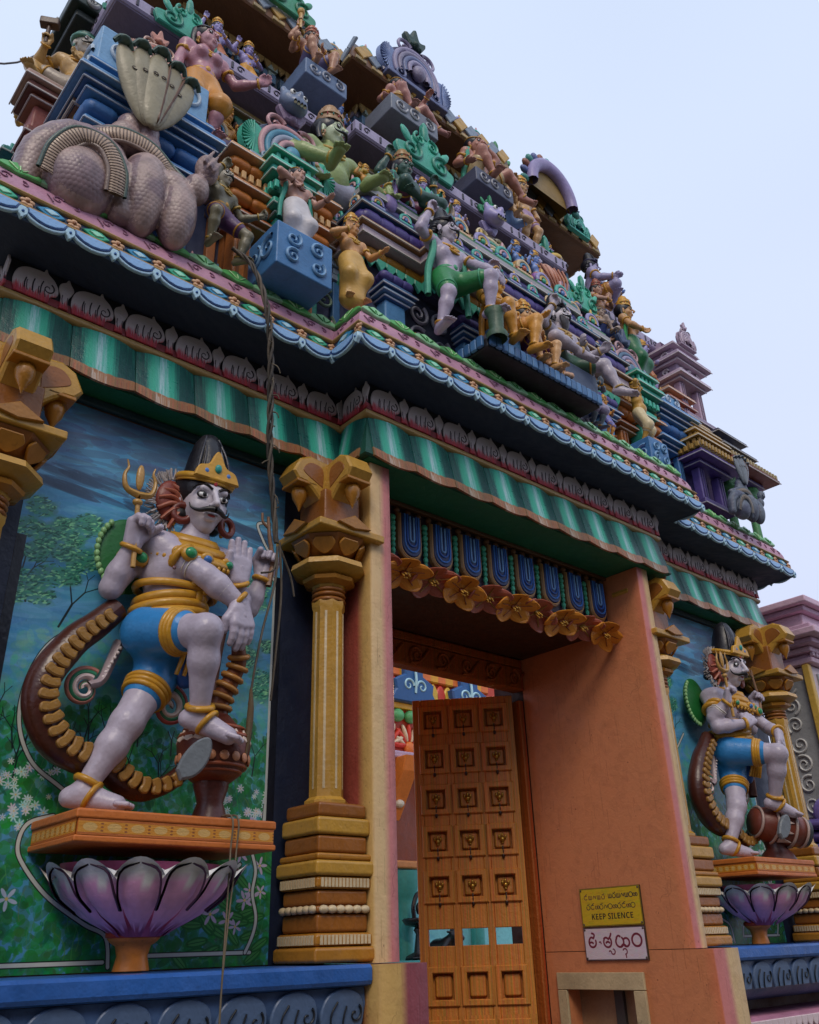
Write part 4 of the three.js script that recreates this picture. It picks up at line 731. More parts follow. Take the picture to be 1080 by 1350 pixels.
function fig(name, label, o) {
  const g = thing(name, label, 'statue', o.pos, o.turn || 0, o.group);
  const H = o.h, k = v => v.map(t => t * H), J = o.J || {};
  const Pv = J.P || k(o.pel || [0, .5, 0]), up = unit(o.up || [0, 1, 0]), tw = o.tw || 0;
  let side = [Math.cos(tw), 0, -Math.sin(tw)]; side = unit(add(side, up, -dot(side, up))); const fwd = cross(side, up);
  const ch = J.chest || add(Pv, up, .16 * H), nk = J.neck || add(Pv, up, .285 * H), hs = o.hs || .192 * H;
  const hd = J.head || add(nk, unit(add(up, o.tilt || [0, 0, 0])), .015 * H + hs * .5), R = H * (o.fat || .9), skin = colour(o.skin), cell = o.cell || Math.max(.0075, H * .0145);
  const B = [], kk = .045 * H;
  B.push(blob(Pv, [.088 * R, .07 * R, .072 * R], 0, kk), cap(Pv, mix(Pv, ch, .55), .07 * R, .066 * R, 0, kk), cap(add(ch, side, -.05 * H), add(ch, side, .05 * H), .077 * R, .077 * R, 0, kk));
  B.push(cap(add(nk, up, -.02 * H), add(hd, up, -hs * .12), hs * .20, hs * .18, 0, kk * .6));
  const bust = o.bust ? .05 : .036; for (const s of [-1, 1]) B.push(blob(add(add(add(ch, side, s * .048 * H), fwd, (o.bust ? .075 : .055) * R), up, .022 * H), [bust * R, bust * .95 * R, (o.bust ? .045 : .026) * R], 0, kk * (o.bust ? .35 : .8)));
  if (o.belly) B.push(blob(add(mix(Pv, ch, .35), fwd, .03 * R), [.09 * R * o.belly, .075 * R * o.belly, .08 * R * o.belly], 0, kk));
  else B.push(blob(add(mix(Pv, ch, .38), fwd, .022 * R), [.062 * R, .06 * R, .058 * R], 0, kk));
  const sh0 = s => add(add(nk, up, -.04 * H), side, s * .122 * H);
  B.push(cap(sh0(-1), sh0(1), .04 * R, .04 * R, 0, kk));
  const hands = [], jew = [], arms = [], legs = [];
  for (const A of o.arms || []) {
    const a = A.sh || add(sh0(A.s), fwd, (A.back || 0) * H); let e, w;
    if (A.el) { e = A.el; w = A.wr; } else[e, w] = ik(a, k(A.hand), .165 * H, .15 * H, A.pole || [A.s * .5, -1, -.3]);
    const hf = A.hf || unit(sub(w, e)), q = A.r || 1;
    B.push(blob(a, [.05 * R, .048 * R, .048 * R], 0, kk * .8), cap(a, e, .040 * R * q, .034 * R * q, 0, kk * .35), cap(e, mix(e, w, .35), .034 * R * q, .036 * R * q, 0, kk * .3), cap(mix(e, w, .35), w, .036 * R * q, .024 * R * q, 0, kk * .3));
    const L = A.L || .105 * H; B.push(cap(w, add(w, hf, L * .3), .024 * R, .024 * R, 0, kk * .2));
    hands.push(...handPrims(w, hf, A.hn || [0, 0, 1], L, A.curl ?? .5, A.s * (A.flip || 1), 0));
    jew.push(ring(add(w, hf, -.006 * H), sub(w, e), .029 * R, .0085 * R, 14, 6), ring(mix(a, e, .45), sub(e, a), .041 * R * q, .010 * R, 16, 6), ell(.018 * R, .018 * R, .018 * R, ...add(mix(a, e, .45), fwd, .04 * R), 7));
    arms.push({ a, e, w, hf });
  }
  for (const A of o.legs || []) {
    const a = A.hip || add(add(Pv, side, A.s * .052 * H), up, -.02 * H); let e, w;
    if (A.knee) { e = A.knee; w = A.ankle; } else[e, w] = ik(a, k(A.foot), .245 * H, .235 * H, A.pole || [A.s * .3, 0, 1]);
    const toe = A.toe ? unit(A.toe) : [A.s * .25, -.05, 1];
    B.push(cap(a, e, .072 * R, .050 * R, 0, kk * .6), blob(e, [.049 * R, .049 * R, .05 * R], 0, kk * .3), cap(e, mix(e, w, .35), .045 * R, .047 * R, 0, kk * .4), cap(mix(e, w, .35), w, .047 * R, .028 * R, 0, kk * .4));
    const heel = add(add(w, toe, -.03 * H), [0, -1, 0], .018 * H), ball = add(add(w, toe, .085 * H), [0, -1, 0], .022 * H);
    const tx = unit(cross(toe, [0, 1, 0])); B.push(cap(heel, add(ball, tx, .014 * R), .025 * R, .021 * R, 0, kk * .4), cap(heel, add(ball, tx, -.014 * R), .025 * R, .021 * R, 0, kk * .4), cap(w, ball, .03 * R, .02 * R, 0, kk * .4));
    for (let i = 0; i < 5; i++) hands.push(cap(add(add(ball, tx, (i - 2) * .0155 * R), toe, .0), add(add(ball, tx, (i - 2) * .0185 * R), toe, (.044 - .005 * Math.abs(i - 1.8)) * R), .0095 * R, .0082 * R, 0, .002 * H));
    jew.push(ring(add(w, unit(sub(e, w)), .012 * H), sub(w, e), .035 * R, .010 * R, 16, 6));
    legs.push({ a, e, w, toe });
  }
  const body = nets(B, cell, [skin]), hm = new THREE.Matrix4().makeRotationFromEuler(new THREE.Euler(o.hp || 0, (o.hy ?? .12) + tw * .6, o.hr || 0, 'YXZ')).setPosition(...hd).multiply(new THREE.Matrix4().makeScale(hs, hs, hs));
  const headG = (o.hi ? headHi : headLow).clone().applyMatrix4(hm); tint(headG, o.face || o.skin);
  const handG = hands.length ? nets(hands, o.hi ? .0036 : Math.max(.004, H * .0068), [skin]) : null;
  part('body', M(body, headG, handG), VC, g);
  part('face_paint', faceParts(o).applyMatrix4(hm), VC, g);
  part('headdress', hairParts(o.hairKind || 'jata', o).applyMatrix4(hm), VC, g);
  if (o.cloth) {
    const C = [], f = o.clothLen ?? .62, t = 1.17, trims = [];
    C.push(blob(add(Pv, up, .005 * H), [.098 * R, .066 * R, .084 * R], 0, kk));
    for (const l of legs) { C.push(cap(l.a, mix(l.a, l.e, Math.min(1, f)), .072 * R * t, (.072 - .022 * Math.min(1, f)) * R * t, 0, kk)); if (f > 1) C.push(cap(l.e, mix(l.e, l.w, f - 1), .056 * R * t, (o.flare || .055) * R, 0, kk * 1.6)); const e = f > 1 ? mix(l.e, l.w, f - 1) : mix(l.a, l.e, f); trims.push(ring(e, f > 1 ? sub(l.w, l.e) : sub(l.e, l.a), (f > 1 ? (o.flare || .055) : (.072 - .022 * f) * t) * R, .008 * R, 22, 6)); }
    if (o.skirt) { const fe = legs.map(l => l.w), m = mix(fe[0], fe[1], .5); C.push(cap(Pv, m, .092 * R, o.skirt * R, 0, kk * 2)); for (const w of fe) C.push(cap(mix(Pv, w, .3), w, .06 * R, .058 * R, 0, kk * 2)); }
    part('garment', nets(C, cell, [colour(o.cloth)]), VC, g);
    if (!o.skirt) trims.forEach(t => part('garment_hem', t, P(o.trim || 0xb98a2c, .45), g));
    const wb = add(Pv, up, .052 * H); part('waist_belt', M(new THREE.TorusGeometry(.078 * R, .015 * R, 8, 26).rotateX(PI / 2).scale(1.06, 1.3, .95).applyQuaternion(new THREE.Quaternion().setFromUnitVectors(V(0, 1, 0), V(...up))).translate(...wb), ell(.022 * R, .026 * R, .014 * R, ...add(wb, fwd, .083 * R), 8)), P(o.trim || 0xb98a2c, .45), g);
    if (o.sash) { const s0 = add(wb, fwd, .075 * R), pl = []; for (let i = -2; i <= 2; i++) pl.push(taper([add(s0, side, i * .008 * H), add(add(s0, side, i * .02 * H), [0, -1, .1], .12 * H), add(add(s0, side, i * .028 * H), [0, -1, .05], .22 * H)], t => .013 * H * (1 + t * .4), 8, 5)); part('sash', M(pl), P(o.sash, .6), g); }
  }
  if (o.jewel !== 0) {
    const c = add(add(nk, up, -.035 * H), fwd, .022 * H), ax = add(up, fwd, .75);
    part('jewellery', M(jew, ring(c, ax, .07 * R, .013 * R, 22, 6), ring(add(c, up, -.02 * H), add(up, fwd, 1.0), .092 * R, .010 * R, 24, 6), [-2, -1, 0, 1, 2].map(i => ell(.013 * R, .013 * R, .01 * R, ...add(add(add(c, up, -.062 * H + Math.abs(i) * .012 * H), fwd, .065 * R - Math.abs(i) * .006 * R), side, i * .024 * R), 7))), P(o.jewel || 0xb98a2c, .42), g);
  }
  if (o.shawl) [-1, 1].forEach(s => part('shawl', taper([add(add(nk, side, s * .05 * H), fwd, -.02 * H), add(add(sh0(s), up, .03 * H), fwd, .02 * H), add(add(ch, side, s * .13 * H), fwd, .02 * H), add(add(Pv, side, s * .16 * H), fwd, .0), add(add(Pv, side, s * .17 * H), up, -.2 * H)], t => .026 * H * (1 - .2 * t), 16, 6), P(o.shawl, .6), g));
  if (o.extra) o.extra(g, { arms, legs, nk, ch, P: Pv, hd, hs, up, side, fwd, H, R });
  g.userData.J = undefined; delete g.userData.J;
  return g;
}
// lotus bracket that carries the big guardian
const bracket = thing('lotus_bracket', 'pink lotus bracket with orange slab on the mural beside the hanging cord', 'bracket', [1.40, 0, 0], 0, 'lotus brackets under the guardians');
{
  const slab = canvasTex(512, 64, (c, w, h) => { c.fillStyle = '#b8641f'; c.fillRect(0, 0, w, h); c.fillStyle = '#cf8a20'; c.fillRect(0, 10, w, h - 20); for (let i = 0; i < 9; i++) { c.fillStyle = '#d2a860'; c.beginPath(); c.arc(28 + i * 57, 32, 17, 0, 7); c.fill(); for (let k = 0; k < 3; k++) { c.fillStyle = '#8a4a1e'; c.beginPath(); c.arc(28 + i * 57 + 28, 18 + k * 14, 3.5, 0, 7); c.fill(); } } for (let i = 0; i < 300; i++) { c.fillStyle = `rgba(${rr(60, 220)},${rr(40, 120)},30,.12)`; c.fillRect(rnd() * w, rnd() * h, rr(2, 12), 2); } });
  part('slab', M(rbox(.71, .03, .38, .015, 1.992, .092, .008), rbox(.71, .02, .38, .015, 1.92, .092, .006), box(.69, .05, .37, .015, 1.954, .09)), P(0xb4662c, .55), bracket);
  const sm = new THREE.MeshStandardMaterial({ map: slab, roughness: .5, bumpMap: plaster, bumpScale: .002 });
  part('slab_band', own(new THREE.PlaneGeometry(.69, .046).translate(.015, 1.954, .2785)), sm, bracket);
  part('slab_band', own(new THREE.PlaneGeometry(.36, .046).rotateY(-PI / 2).translate(-.3335, 1.954, .09)), sm, bracket);
  const prof = [[.075, 1.655], [.10, 1.675], [.17, 1.715], [.235, 1.77], [.275, 1.83], [.295, 1.868]];
  part('bowl', lathe(prof.map(p => [p[0] - .012, p[1]]), 40).scale(1, 1, .62).translate(0, 0, .07), P(0x945078, .55), bracket);
  const petal = (c1, c2, c3) => { // curled petal following the bowl
    const pos = [], idx = [], col = [], nu = 10, nv = 10, cA = colour(c1), cB = colour(c2), cC = colour(c3);
    for (let j = 0; j <= nv; j++) { const v = j / nv, q = v * 5, i0 = Math.min(4, q | 0), f = q - i0; let r = prof[i0][0] + (prof[i0 + 1][0] - prof[i0][0]) * f, y = prof[i0][1] + (prof[i0 + 1][1] - prof[i0][1]) * f; for (let i = 0; i <= nu; i++) { const u = i / nu * 2 - 1, wv = .275 * Math.sin(Math.min(1, .25 + v) * PI * .5), a = u * wv; const b = .020 * (1 - u * u) * Math.sin(v * PI * .9) + (v > .8 ? (v - .8) * .16 * (1 - u * u) : 0); const yy = y - (v > .85 ? (u * u) * .10 * (v - .85) * 4 : 0); pos.push((r + b) * Math.sin(a), yy, (r + b) * Math.cos(a)); const c = v > .74 + .06 * Math.sin(i * 7) ? cC : v < .22 + .05 * Math.sin(i * 5 + 1) ? cB : cA; col.push(c.r, c.g, c.b); } }
    for (let j = 0; j < nv; j++) for (let i = 0; i < nu; i++) { const a = j * (nu + 1) + i; idx.push(a, a + 1, a + nu + 2, a, a + nu + 2, a + nu + 1); }
    const q = new THREE.BufferGeometry(); q.setAttribute('position', new THREE.Float32BufferAttribute(pos, 3)); q.setAttribute('color', new THREE.Float32BufferAttribute(col, 3)); q.setIndex(idx); q.computeVertexNormals(); return q;
  };
  const pg = petal(0xd096bc, 0x944468, 0xe0d8d8), line = tube([[.0, 1.855, .294 + .02], [.055, 1.83, .30], [.062, 1.77, .262], [.05, 1.725, .205]], .004, 12, 4), line2 = line.clone().scale(-1, 1, 1);
  const pz = prep(M(pg, tint(line, 0x3a1c38), tint(line2, 0x3a1c38)));
  for (let i = -4; i <= 4; i++) { const o = part('lotus_petal', pz, VC, bracket, [0, 0, .07]); o.rotation.y = i * .50; }
  bracket.children.filter(c => c.name === 'lotus_petal').forEach(c => { c.scale.z = 1; c.position.z = .07; });
  part('stem', lathe([[.06, 1.558], [.05, 1.60], [.058, 1.63], [.075, 1.64], [.085, 1.65], [.085, 1.675], [.06, 1.69]], 20).scale(1, 1, .8).translate(0, 0, .03), P(0xb8702c, .5), bracket);
  part('stem_collar', lathe([[.07, 1.648], [.092, 1.655], [.092, 1.672], [.07, 1.68]], 20).scale(1, 1, .8).translate(0, 0, .03), P(0xa83a24, .5), bracket);
}
function guardian(label, pos, drum) {
  const o0 = [1.35, 2.007, .10], W = (x, y, z) => [x - o0[0], y - o0[1], z - o0[2]];
  const g = fig('guardian_statue', label, {
    pos, h: 1.32, hs: .278, hi: true, cell: .0095, skin: 0xa59cab, face: 0xb9b2bc, mous: true, hairKind: 'jata', hy: -.04, hp: .2, group: 'door guardian statues', fat: .84, jewel: 0,
    J: { P: W(1.365, 2.665, .07), chest: W(1.405, 2.885, .10), neck: W(1.445, 3.065, .10), head: W(1.462, 3.222, .122) },
    belly: 1.08,
    arms: drum ? [
      { s: -1, sh: W(1.285, 3.005, .05), el: W(1.17, 2.78, .14), wr: W(1.32, 2.80, .25), hf: [.7, .5, .1], hn: [.7, 0, -.6], curl: .7, L: .15, r: 1.05 },
      { s: -1, sh: W(1.315, 2.985, .10), el: W(1.17, 2.84, .12), wr: W(1.20, 2.93, .22), hf: [.1, 1, .15], hn: [.5, 0, .85], curl: 1.4, L: .14 },
      { s: 1, sh: W(1.565, 3.0, .08), el: W(1.66, 2.82, .22), wr: W(1.50, 2.74, .36), hf: [-.4, -1, .2], hn: [-.2, 0, -1], curl: .35, L: .16, flip: -1 },
      { s: 1, sh: W(1.575, 3.01, .04), el: W(1.74, 2.85, .06), wr: W(1.775, 2.985, .10), hf: [.25, 1, .1], hn: [-.3, 0, .95], curl: 1.45, L: .16 }] : [
      { s: -1, sh: W(1.285, 3.005, .05), el: W(1.155, 2.80, .075), wr: W(1.185, 2.955, .145), hf: [.1, 1, .15], hn: [.5, 0, .85], curl: 1.5, L: .17, r: 1.05 },
      { s: -1, sh: W(1.315, 2.985, .13), el: W(1.44, 2.86, .25), wr: W(1.565, 2.765, .29), hf: [.12, -1, .12], hn: [-.2, 0, -1], curl: .35, L: .18, r: 1.15, flip: -1 },
      { s: 1, sh: W(1.565, 3.0, .08), el: W(1.66, 2.80, .14), wr: W(1.612, 2.90, .19), hf: [-.03, 1, .03], hn: [0, 0, 1], curl: .08, L: .175 },
      { s: 1, sh: W(1.575, 3.01, .04), el: W(1.74, 2.85, .06), wr: W(1.775, 2.985, .10), hf: [.25, 1, .1], hn: [-.3, 0, .95], curl: 1.45, L: .16 }],
    legs: [
      { s: -1, hip: W(1.29, 2.645, .12), knee: W(1.385, 2.60, .385), ankle: W(1.445, 2.335, .27), toe: [.75, -.35, .5] },
      { s: 1, hip: W(1.42, 2.61, .05), knee: W(1.255, 2.315, .12), ankle: W(1.145, 2.085, .09), toe: [.85, -.12, .5] }],
    cloth: 0x2b78b4, clothLen: .58, trim: 0xb0862e,
    extra: (g, q) => {
      const gold = P(0xb8892c, .38), dk = P(0x3a2014, .5);
      // broad collar with gems, chest band, armlets
      const c = add(add(q.nk, q.up, .0), q.fwd, .012), tiltC = g0 => g0.rotateX(.42).translate(...c);
      [[.068, .098, 0], [.100, .132, -.028], [.134, .170, -.062]].forEach(([r0, r1, y], i) => part('collar_ring', tiltC(lathe([[r0, y], [(r0 + r1) / 2, y + .006], [r1, y - .012], [r1 + .004, y - .026], [r1 - .008, y - .032], [r0, y - .02]], 40).scale(1.12, 1, 1.04)), gold, g));
      part('collar_beads', tiltC(M([...Array(44)].map((_, i) => { const a = i / 44 * 2 * PI; return ell(.0095, .012, .0095, .192 * Math.sin(a), -.096, .178 * Math.cos(a), 7); }))), gold, g);
      for (const [a, h] of [[-.62, 0x2f8a66], [0, 0x3a6cb0], [.62, 0x2f8a66]]) { const p = [.175 * Math.sin(a), -.07, .165 * Math.cos(a)]; part('gem_setting', tiltC(ell(.030, .026, .014, ...p, 12)), gold, g); part('gem', tiltC(ell(.018, .016, .014, p[0] * 1.06, p[1], p[2] * 1.06, 10)), P(h, .25), g); }
      part('pendant', M([...Array(9)].map((_, i) => ell(.013, .013, .010, c[0] + .035 * Math.sin(i * 1.9), c[1] - .165 - .011 * i, c[2] + .115 - .002 * i, 7)), ell(.02, .028, .012, c[0], c[1] - .27, c[2] + .09, 8)), gold, g);
      part('chest_band', new THREE.TorusGeometry(1, .09, 8, 40).rotateX(PI / 2).scale(.156, .17, .110).translate(...add(mix(q.P, q.ch, .74), [.004, 0, .004])), gold, g);
      for (const a of q.arms) { const m = mix(a.a, a.e, .42); part('armlet', M(ring(m, sub(a.e, a.a), .054, .016, 24, 7)), gold, g); part('bangle', ring(add(a.w, a.hf, -.012), sub(a.w, a.e), .034, .0105, 22, 7), gold, g); part('armlet_boss', ell(.035, .032, .02, ...add(m, q.fwd, .064), 12), gold, g); part('armlet_gem', ell(.024, .022, .016, ...add(m, q.fwd, .078), 10), P(0x2f8a5a, .25), g); }
      for (const l of q.legs) { part('anklet', M(ring(add(l.w, unit(sub(l.e, l.w)), .03), sub(l.w, l.e), .042, .012, 22, 7), ring(add(add(l.w, l.toe, .03), [0, -1, 0], .012), add(l.toe, [0, -1, 0], .5), .043, .010, 22, 7)), gold, g); }
      // layered gold belt with hanging panel
      for (let i = 0; i < 4; i++) part('belt_band', new THREE.TorusGeometry(1, .125, 8, 40).rotateX(PI / 2).scale(.128 + .008 * i, .15, .118 + .008 * i).rotateZ(.16).translate(...add(q.P, [.018, .125 - .034 * i, .014])), gold, g);
      for (const l of q.legs) for (let i = 0; i < 3; i++) part('hem_band', ring(mix(l.a, l.e, .535 + .05 * i), sub(l.e, l.a), .079 - .003 * i, .011, 30, 7), gold, g);
      part('belt_buckle', M(ell(.034, .04, .02, q.P[0] + .06, q.P[1] + .03, q.P[2] + .125, 12), [...Array(5)].map((_, i) => taper([[q.P[0] + .03 + i * .02, q.P[1] + .01, q.P[2] + .125], [q.P[0] + .04 + i * .024, q.P[1] - .08, q.P[2] + .13], [q.P[0] + .03 + i * .03, q.P[1] - .17, q.P[2] + .10]], t => .013 * (1 - .4 * t), 10, 6))), gold, g);
      part('blue_tassel', ell(.045, .075, .035, q.P[0] + .085, q.P[1] - .13, q.P[2] + .06, 12), P(0x2456a4, .5), g);
      // ash stripes on the crossing arm
      const A = q.arms[1]; for (const t of [.28, .36, .44]) part('ash_stripe', ring(mix(A.e, A.w, t + .1), sub(A.w, A.e), .0405, .0035, 20, 4), P(0xd8d4d8, .7), g);
      for (const t of [.62, .70]) part('ash_stripe', ring(mix(A.a, A.e, t), sub(A.e, A.a), .0465, .0035, 20, 4), P(0xd8d4d8, .7), g);
      // ear fans, shoulder cape
      const ef = [q.hd[0] - .118, q.hd[1] - .015, q.hd[2] - .03];
      part('ear_shell', ell(.066, .09, .028, ...ef, 16), P(0x7a3428, .5), g);
      for (let i = 0; i < 6; i++) { const a = .5 + i * .42; part('shell_rib', taper([add(ef, [.045, -.03, .02]), add(ef, [.045 - .05 * Math.sin(a), -.03 + .06 * Math.cos(a) + .02, .032]), add(ef, [.045 - .105 * Math.sin(a), -.03 + .11 * Math.cos(a), .012])], t => .012 - .004 * t, 8, 6), P(0xa05c48, .5), g); }
      part('ear_ring', ring(add(ef, [.035, -.055, .035]), [-.3, 0, 1], .034, .016, 20, 7), P(0x6a2c22, .45), g); part('ear_plug', ell(.028, .028, .014, ...add(ef, [.035, -.055, .03]), 10), P(0x120e10, .5), g);
      part('ear_ring', ring([q.hd[0] + .10, q.hd[1] - .09, q.hd[2] + .03], [.3, 0, 1], .034, .014, 18, 6), P(0x6a2c22, .5), g);
      const fur = []; for (let i = 0; i < 110; i++) { const a = -.9 + i / 110 * 4.2, p = [ef[0] + .01 - Math.sin(a) * .075, ef[1] + Math.cos(a) * .098, ef[2] - .01 + rr(-.012, .012)], d = unit([-Math.sin(a) + rr(-.3, .3), Math.cos(a) + rr(-.3, .3), rr(-.1, .4)]); fur.push(tube([p, add(p, d, .02), add(p, d, rr(.035, .05))], .0036, 3, 4)); } const fm = part('fur_ruff', M(fur), P(0xb4b0b4, .8), g); fm.userData.kind = 'stuff';
      part('shoulder_cape', ell(.13, .155, .022, ...W(1.245, 2.985, -.03), 24), P(0x1f6a34, .5), g);
      for (let i = 0; i < 15; i++) { const a = 3.6 - i * .165 - 1.2; part('cape_edge', ell(.012, .015, .011, 1.245 - o0[0] - Math.abs(.128 * Math.sin(a)), 2.985 - o0[1] - .153 * Math.cos(a), -.012 - o0[2], 7), P(0x86b880, .5), g); }
      part('navel', ring(add(add(mix(q.P, q.ch, .42), q.fwd, .118), [.01, 0, 0]), [0, .2, 1], .008, .003, 12, 5), P(0x6a5a68, .6), g);
      for (const s of [-1, 1]) part('nipple', ell(.008, .008, .005, ...add(add(add(q.ch, q.side, s * .075), q.fwd, .108), q.up, -.005), 8), P(0x6a5058, .6), g);
      // trident
      const t0 = drum ? W(1.205, 2.99, .24) : W(1.19, 3.02, .165);
      const br = P(0xb08a4c, .4);
      part('trident', M(tube([add(t0, [0, -.16, 0]), add(t0, [-.005, .0, 0]), add(t0, [-.012, .11, 0])], .0095, 8, 7), ell(.02, .014, .018, t0[0] - .012, t0[1] + .10, t0[2], 10), taper([add(t0, [-.012, .13, 0]), add(t0, [-.06, .145, 0]), add(t0, [-.074, .2, 0]), add(t0, [-.062, .235, 0]), add(t0, [-.07, .265, 0])], t => .015 * (1 - t * .8), 18, 7), taper([add(t0, [-.012, .13, 0]), add(t0, [.036, .145, 0]), add(t0, [.05, .2, 0]), add(t0, [.038, .235, 0]), add(t0, [.044, .262, 0])], t => .015 * (1 - t * .8), 18, 7), ell(.017, .055, .012, t0[0] - .013, t0[1] + .205, t0[2], 10)), br, g);
      // fluttering deer-stalk in the far fist
      const d0 = W(1.80, 3.06, .13);
      part('bow_stave', M(taper([add(d0, [-.015, -.12, 0]), d0, add(d0, [-.02, .10, 0]), add(d0, [-.03, .19, .0])], t => .013 * (1 - .5 * t), 14, 6), tube([add(d0, [-.03, .14, 0]), add(d0, [-.055, .16, 0]), add(d0, [-.06, .2, 0])], .006, 8, 5)), P(0x8a6a54, .6), g);
      // serpent that loops behind the legs: brown body with gilded belly ribs
      const S = [[1.20, 2.74], [1.13, 2.66], [1.07, 2.6], [1.03, 2.54], [1.0, 2.49], [.98, 2.44], [.975, 2.37], [1.0, 2.3], [1.05, 2.235], [1.14, 2.195], [1.23, 2.178], [1.28, 2.14], [1.36, 2.11], [1.45, 2.135], [1.52, 2.19]].map(([x, y]) => W(x, y, .045));
      part('serpent_body', taper(S, t => .032 + .026 * Math.sin(Math.min(1, .12 + t * 1.0) * PI) ** .7, 90, 12), P(0x46221a, .4), g);
      const cv = curve(S.map(p => add(p, [.010, .008, .050]))), rib = P(0x94703a, .32);
      for (let i = 2; i < 27; i++) { const t = i / 28, p = cv.getPointAt(t), d = cv.getTangentAt(t), w = .014 + .010 * Math.sin(t * PI); const r = part('belly_rib', extr(shapeOf([[-w, -.011], [-w * 1.2, .008], [0, .014], [w * 1.2, .008], [w, -.011], [0, -.006]], true), .012, .005), rib, g); r.position.copy(p); r.rotation.z = Math.atan2(d.y, d.x) - PI / 2; }
      part('serpent_back', taper([[1.62, 2.78], [1.60, 2.66], [1.585, 2.5], [1.575, 2.4]].map(([x, y]) => W(x, y, .06)), t => .035, 24, 9), P(0x4f281a, .45), g);
      if (drum) { // barrel drum lying under the raised foot
        const D = (gm) => gm.rotateZ(-PI / 2).rotateY(-.5).rotateZ(-.25).translate(...W(1.56, 2.20, .20));
        part('drum_shell', D(lathe([[.001, -.17], [.075, -.17], [.105, -.08], [.112, 0], [.105, .08], [.08, .17], [.001, .17]], 26)), P(0x6a3428, .5), g);
        for (const y of [-.15, -.06, .06, .15]) part('drum_band', D(ring([0, y, 0], [0, 1, 0], Math.abs(y) > .1 ? .088 : .112, .009, 30, 6)), P(0xa89490, .5), g);
        for (let i = 0; i < 12; i++) part('drum_leaf', D(extr(shapeOf([[-.02, -.04], [0, .04], [.02, -.04]]), .006, .002).translate(0, 0, .110).rotateY(i * PI / 6)), P(0xb8a8a8, .6), g);
        part('drum_skin', D(new THREE.CylinderGeometry(.085, .085, .02, 26).translate(0, .175, 0)), P(0x3a4048, .4), g);
        part('drum_foot', lathe([[.11, 0], [.09, .04], [.06, .07], [.07, .12]], 18).translate(...[W(1.54, 2.2, .17)[0], 0, .07]), P(0x4a201a, .5), g);
        part('neck_of_drum', taper([[1.60, 2.66, .30], [1.60, 2.56, .27], [1.58, 2.44, .24], [1.56, 2.32, .22]].map(p => W(...p)), t => .026 + .006 * t, 24, 9), P(0x8a6a34, .5), g);
      } else {
      // club with banded handle, round painted head and stem
      const hl = [[1.60, 2.62, .24], [1.615, 2.56, .22], [1.60, 2.50, .20], [1.575, 2.43, .18], [1.568, 2.36, .17]].map(p => W(...p));
      part('club_handle', taper(hl, t => .026 + .012 * t, 30, 10), P(0x6a3a1e, .5), g);
      const hc = curve(hl); for (let i = 1; i < 7; i++) { const t = i / 7, p = hc.getPointAt(t), d = hc.getTangentAt(t); part('club_band', ring([p.x, p.y, p.z], [d.x, d.y, d.z], .031 + .012 * t, .0105, 18, 6), P(0x9a6c34, .45), g); }
      const pc = W(1.565, 2.235, .17);
      part('club_head', M(lathe([[.001, .14], [.05, .135], [.08, .10], [.112, .072], [.13, .03], [.124, -.03], [.094, -.078], [.065, -.1], [.001, -.105]], 28).translate(...pc)), P(0x5a2a20, .5), g);
      part('club_rings', M([.08, .052].map(y => ring(add(pc, [0, y, 0]), [0, 1, 0], .106 + (.08 - y) * .6, .008, 30, 5)), [-.05, -.066].map(y => ring(add(pc, [0, y, 0]), [0, 1, 0], .114 - (-.05 - y), .007, 30, 5))), P(0x8a4a34, .5), g);
      for (let i = -5; i <= 4; i++) { const a = i * .36 - .2; part('club_dot', ell(.018, .017, .006, 0, 0, 0, 9).rotateY(0).translate(0, pc[1] - .025, .126).rotateY(a).translate(pc[0], 0, pc[2]), P(0xb07a5c, .5), g); part('club_leaf', extr(shapeOf([[-.022, 0], [0, .034], [.022, 0], [0, -.008]], false), .006, .002).rotateX(-.3).translate(0, pc[1] + .035, .122).rotateY(a).translate(pc[0], 0, pc[2]), P(0xc8b8b0, .6), g); }
      part('club_stem', lathe([[.065, 0], [.055, .03], [.045, .06], [.06, .11], [.062, .15]], 18).translate(pc[0], 0, pc[2]), P(0x4a201a, .5), g);
      }
      const bl = extr(shapeOf([[0, -.10], [.035, -.06], [.045, 0], [.03, .06], [0, .09], [-.03, .05], [-.04, -.02], [-.03, -.08]], true), .016, .008); part('grey_blade', bl.scale(.8, .8, 1).rotateZ(-.55).rotateY(-.25).translate(...W(1.425, 2.185, .30)), P(0x6a727c, .4), g);
      // curled sash ends
      const scroll = (x, y, z, r, dir, a0, cols) => part('sash_scroll', M(cols.map((h, i) => tint(spiral(x, y, z + .004 * i, r * (1 - .2 * i), 1.35, r * .16, dir, a0, 44), h))), VC, g);
      scroll(...W(1.12, 2.43, .04), .075, 1, 1.0, [0xb07468, 0x2f7a5c, 0xc8b4b4]);
      scroll(...W(1.42, 2.40, .08), .085, -1, 2.2, [0x9a4a48, 0x2f7a5c, 0xc0b0a8]);
      part('sash_tail', M(tint(taper([W(1.23, 2.62, .03), W(1.20, 2.53, .04), W(1.17, 2.46, .05), W(1.13, 2.44, .055)], t => .022 - .006 * t, 16, 6), 0x9a8a90), [...Array(9)].map((_, i) => tint(ell(.007, .007, .006, ...W(1.235 - i * .0085, 2.61 - i * .019, .058), 6), 0xd0c4c4))), VC, g);
    }
  });
  return g;
}
guardian('lavender four armed guardian statue with one foot on a club, beside the hanging cord', [1.35, 2.007, .10]);
{
  const b = bracket.clone(); b.name = numbered('lotus_bracket'); b.position.x = 5.335; b.userData = { ...b.userData, label: 'pink lotus bracket with orange slab on the wing beyond the orange jamb' }; scene.add(b);
guardian('lavender four armed guardian statue with one foot on a drum, beyond the orange jamb', [5.285, 2.007, .10], true);
}
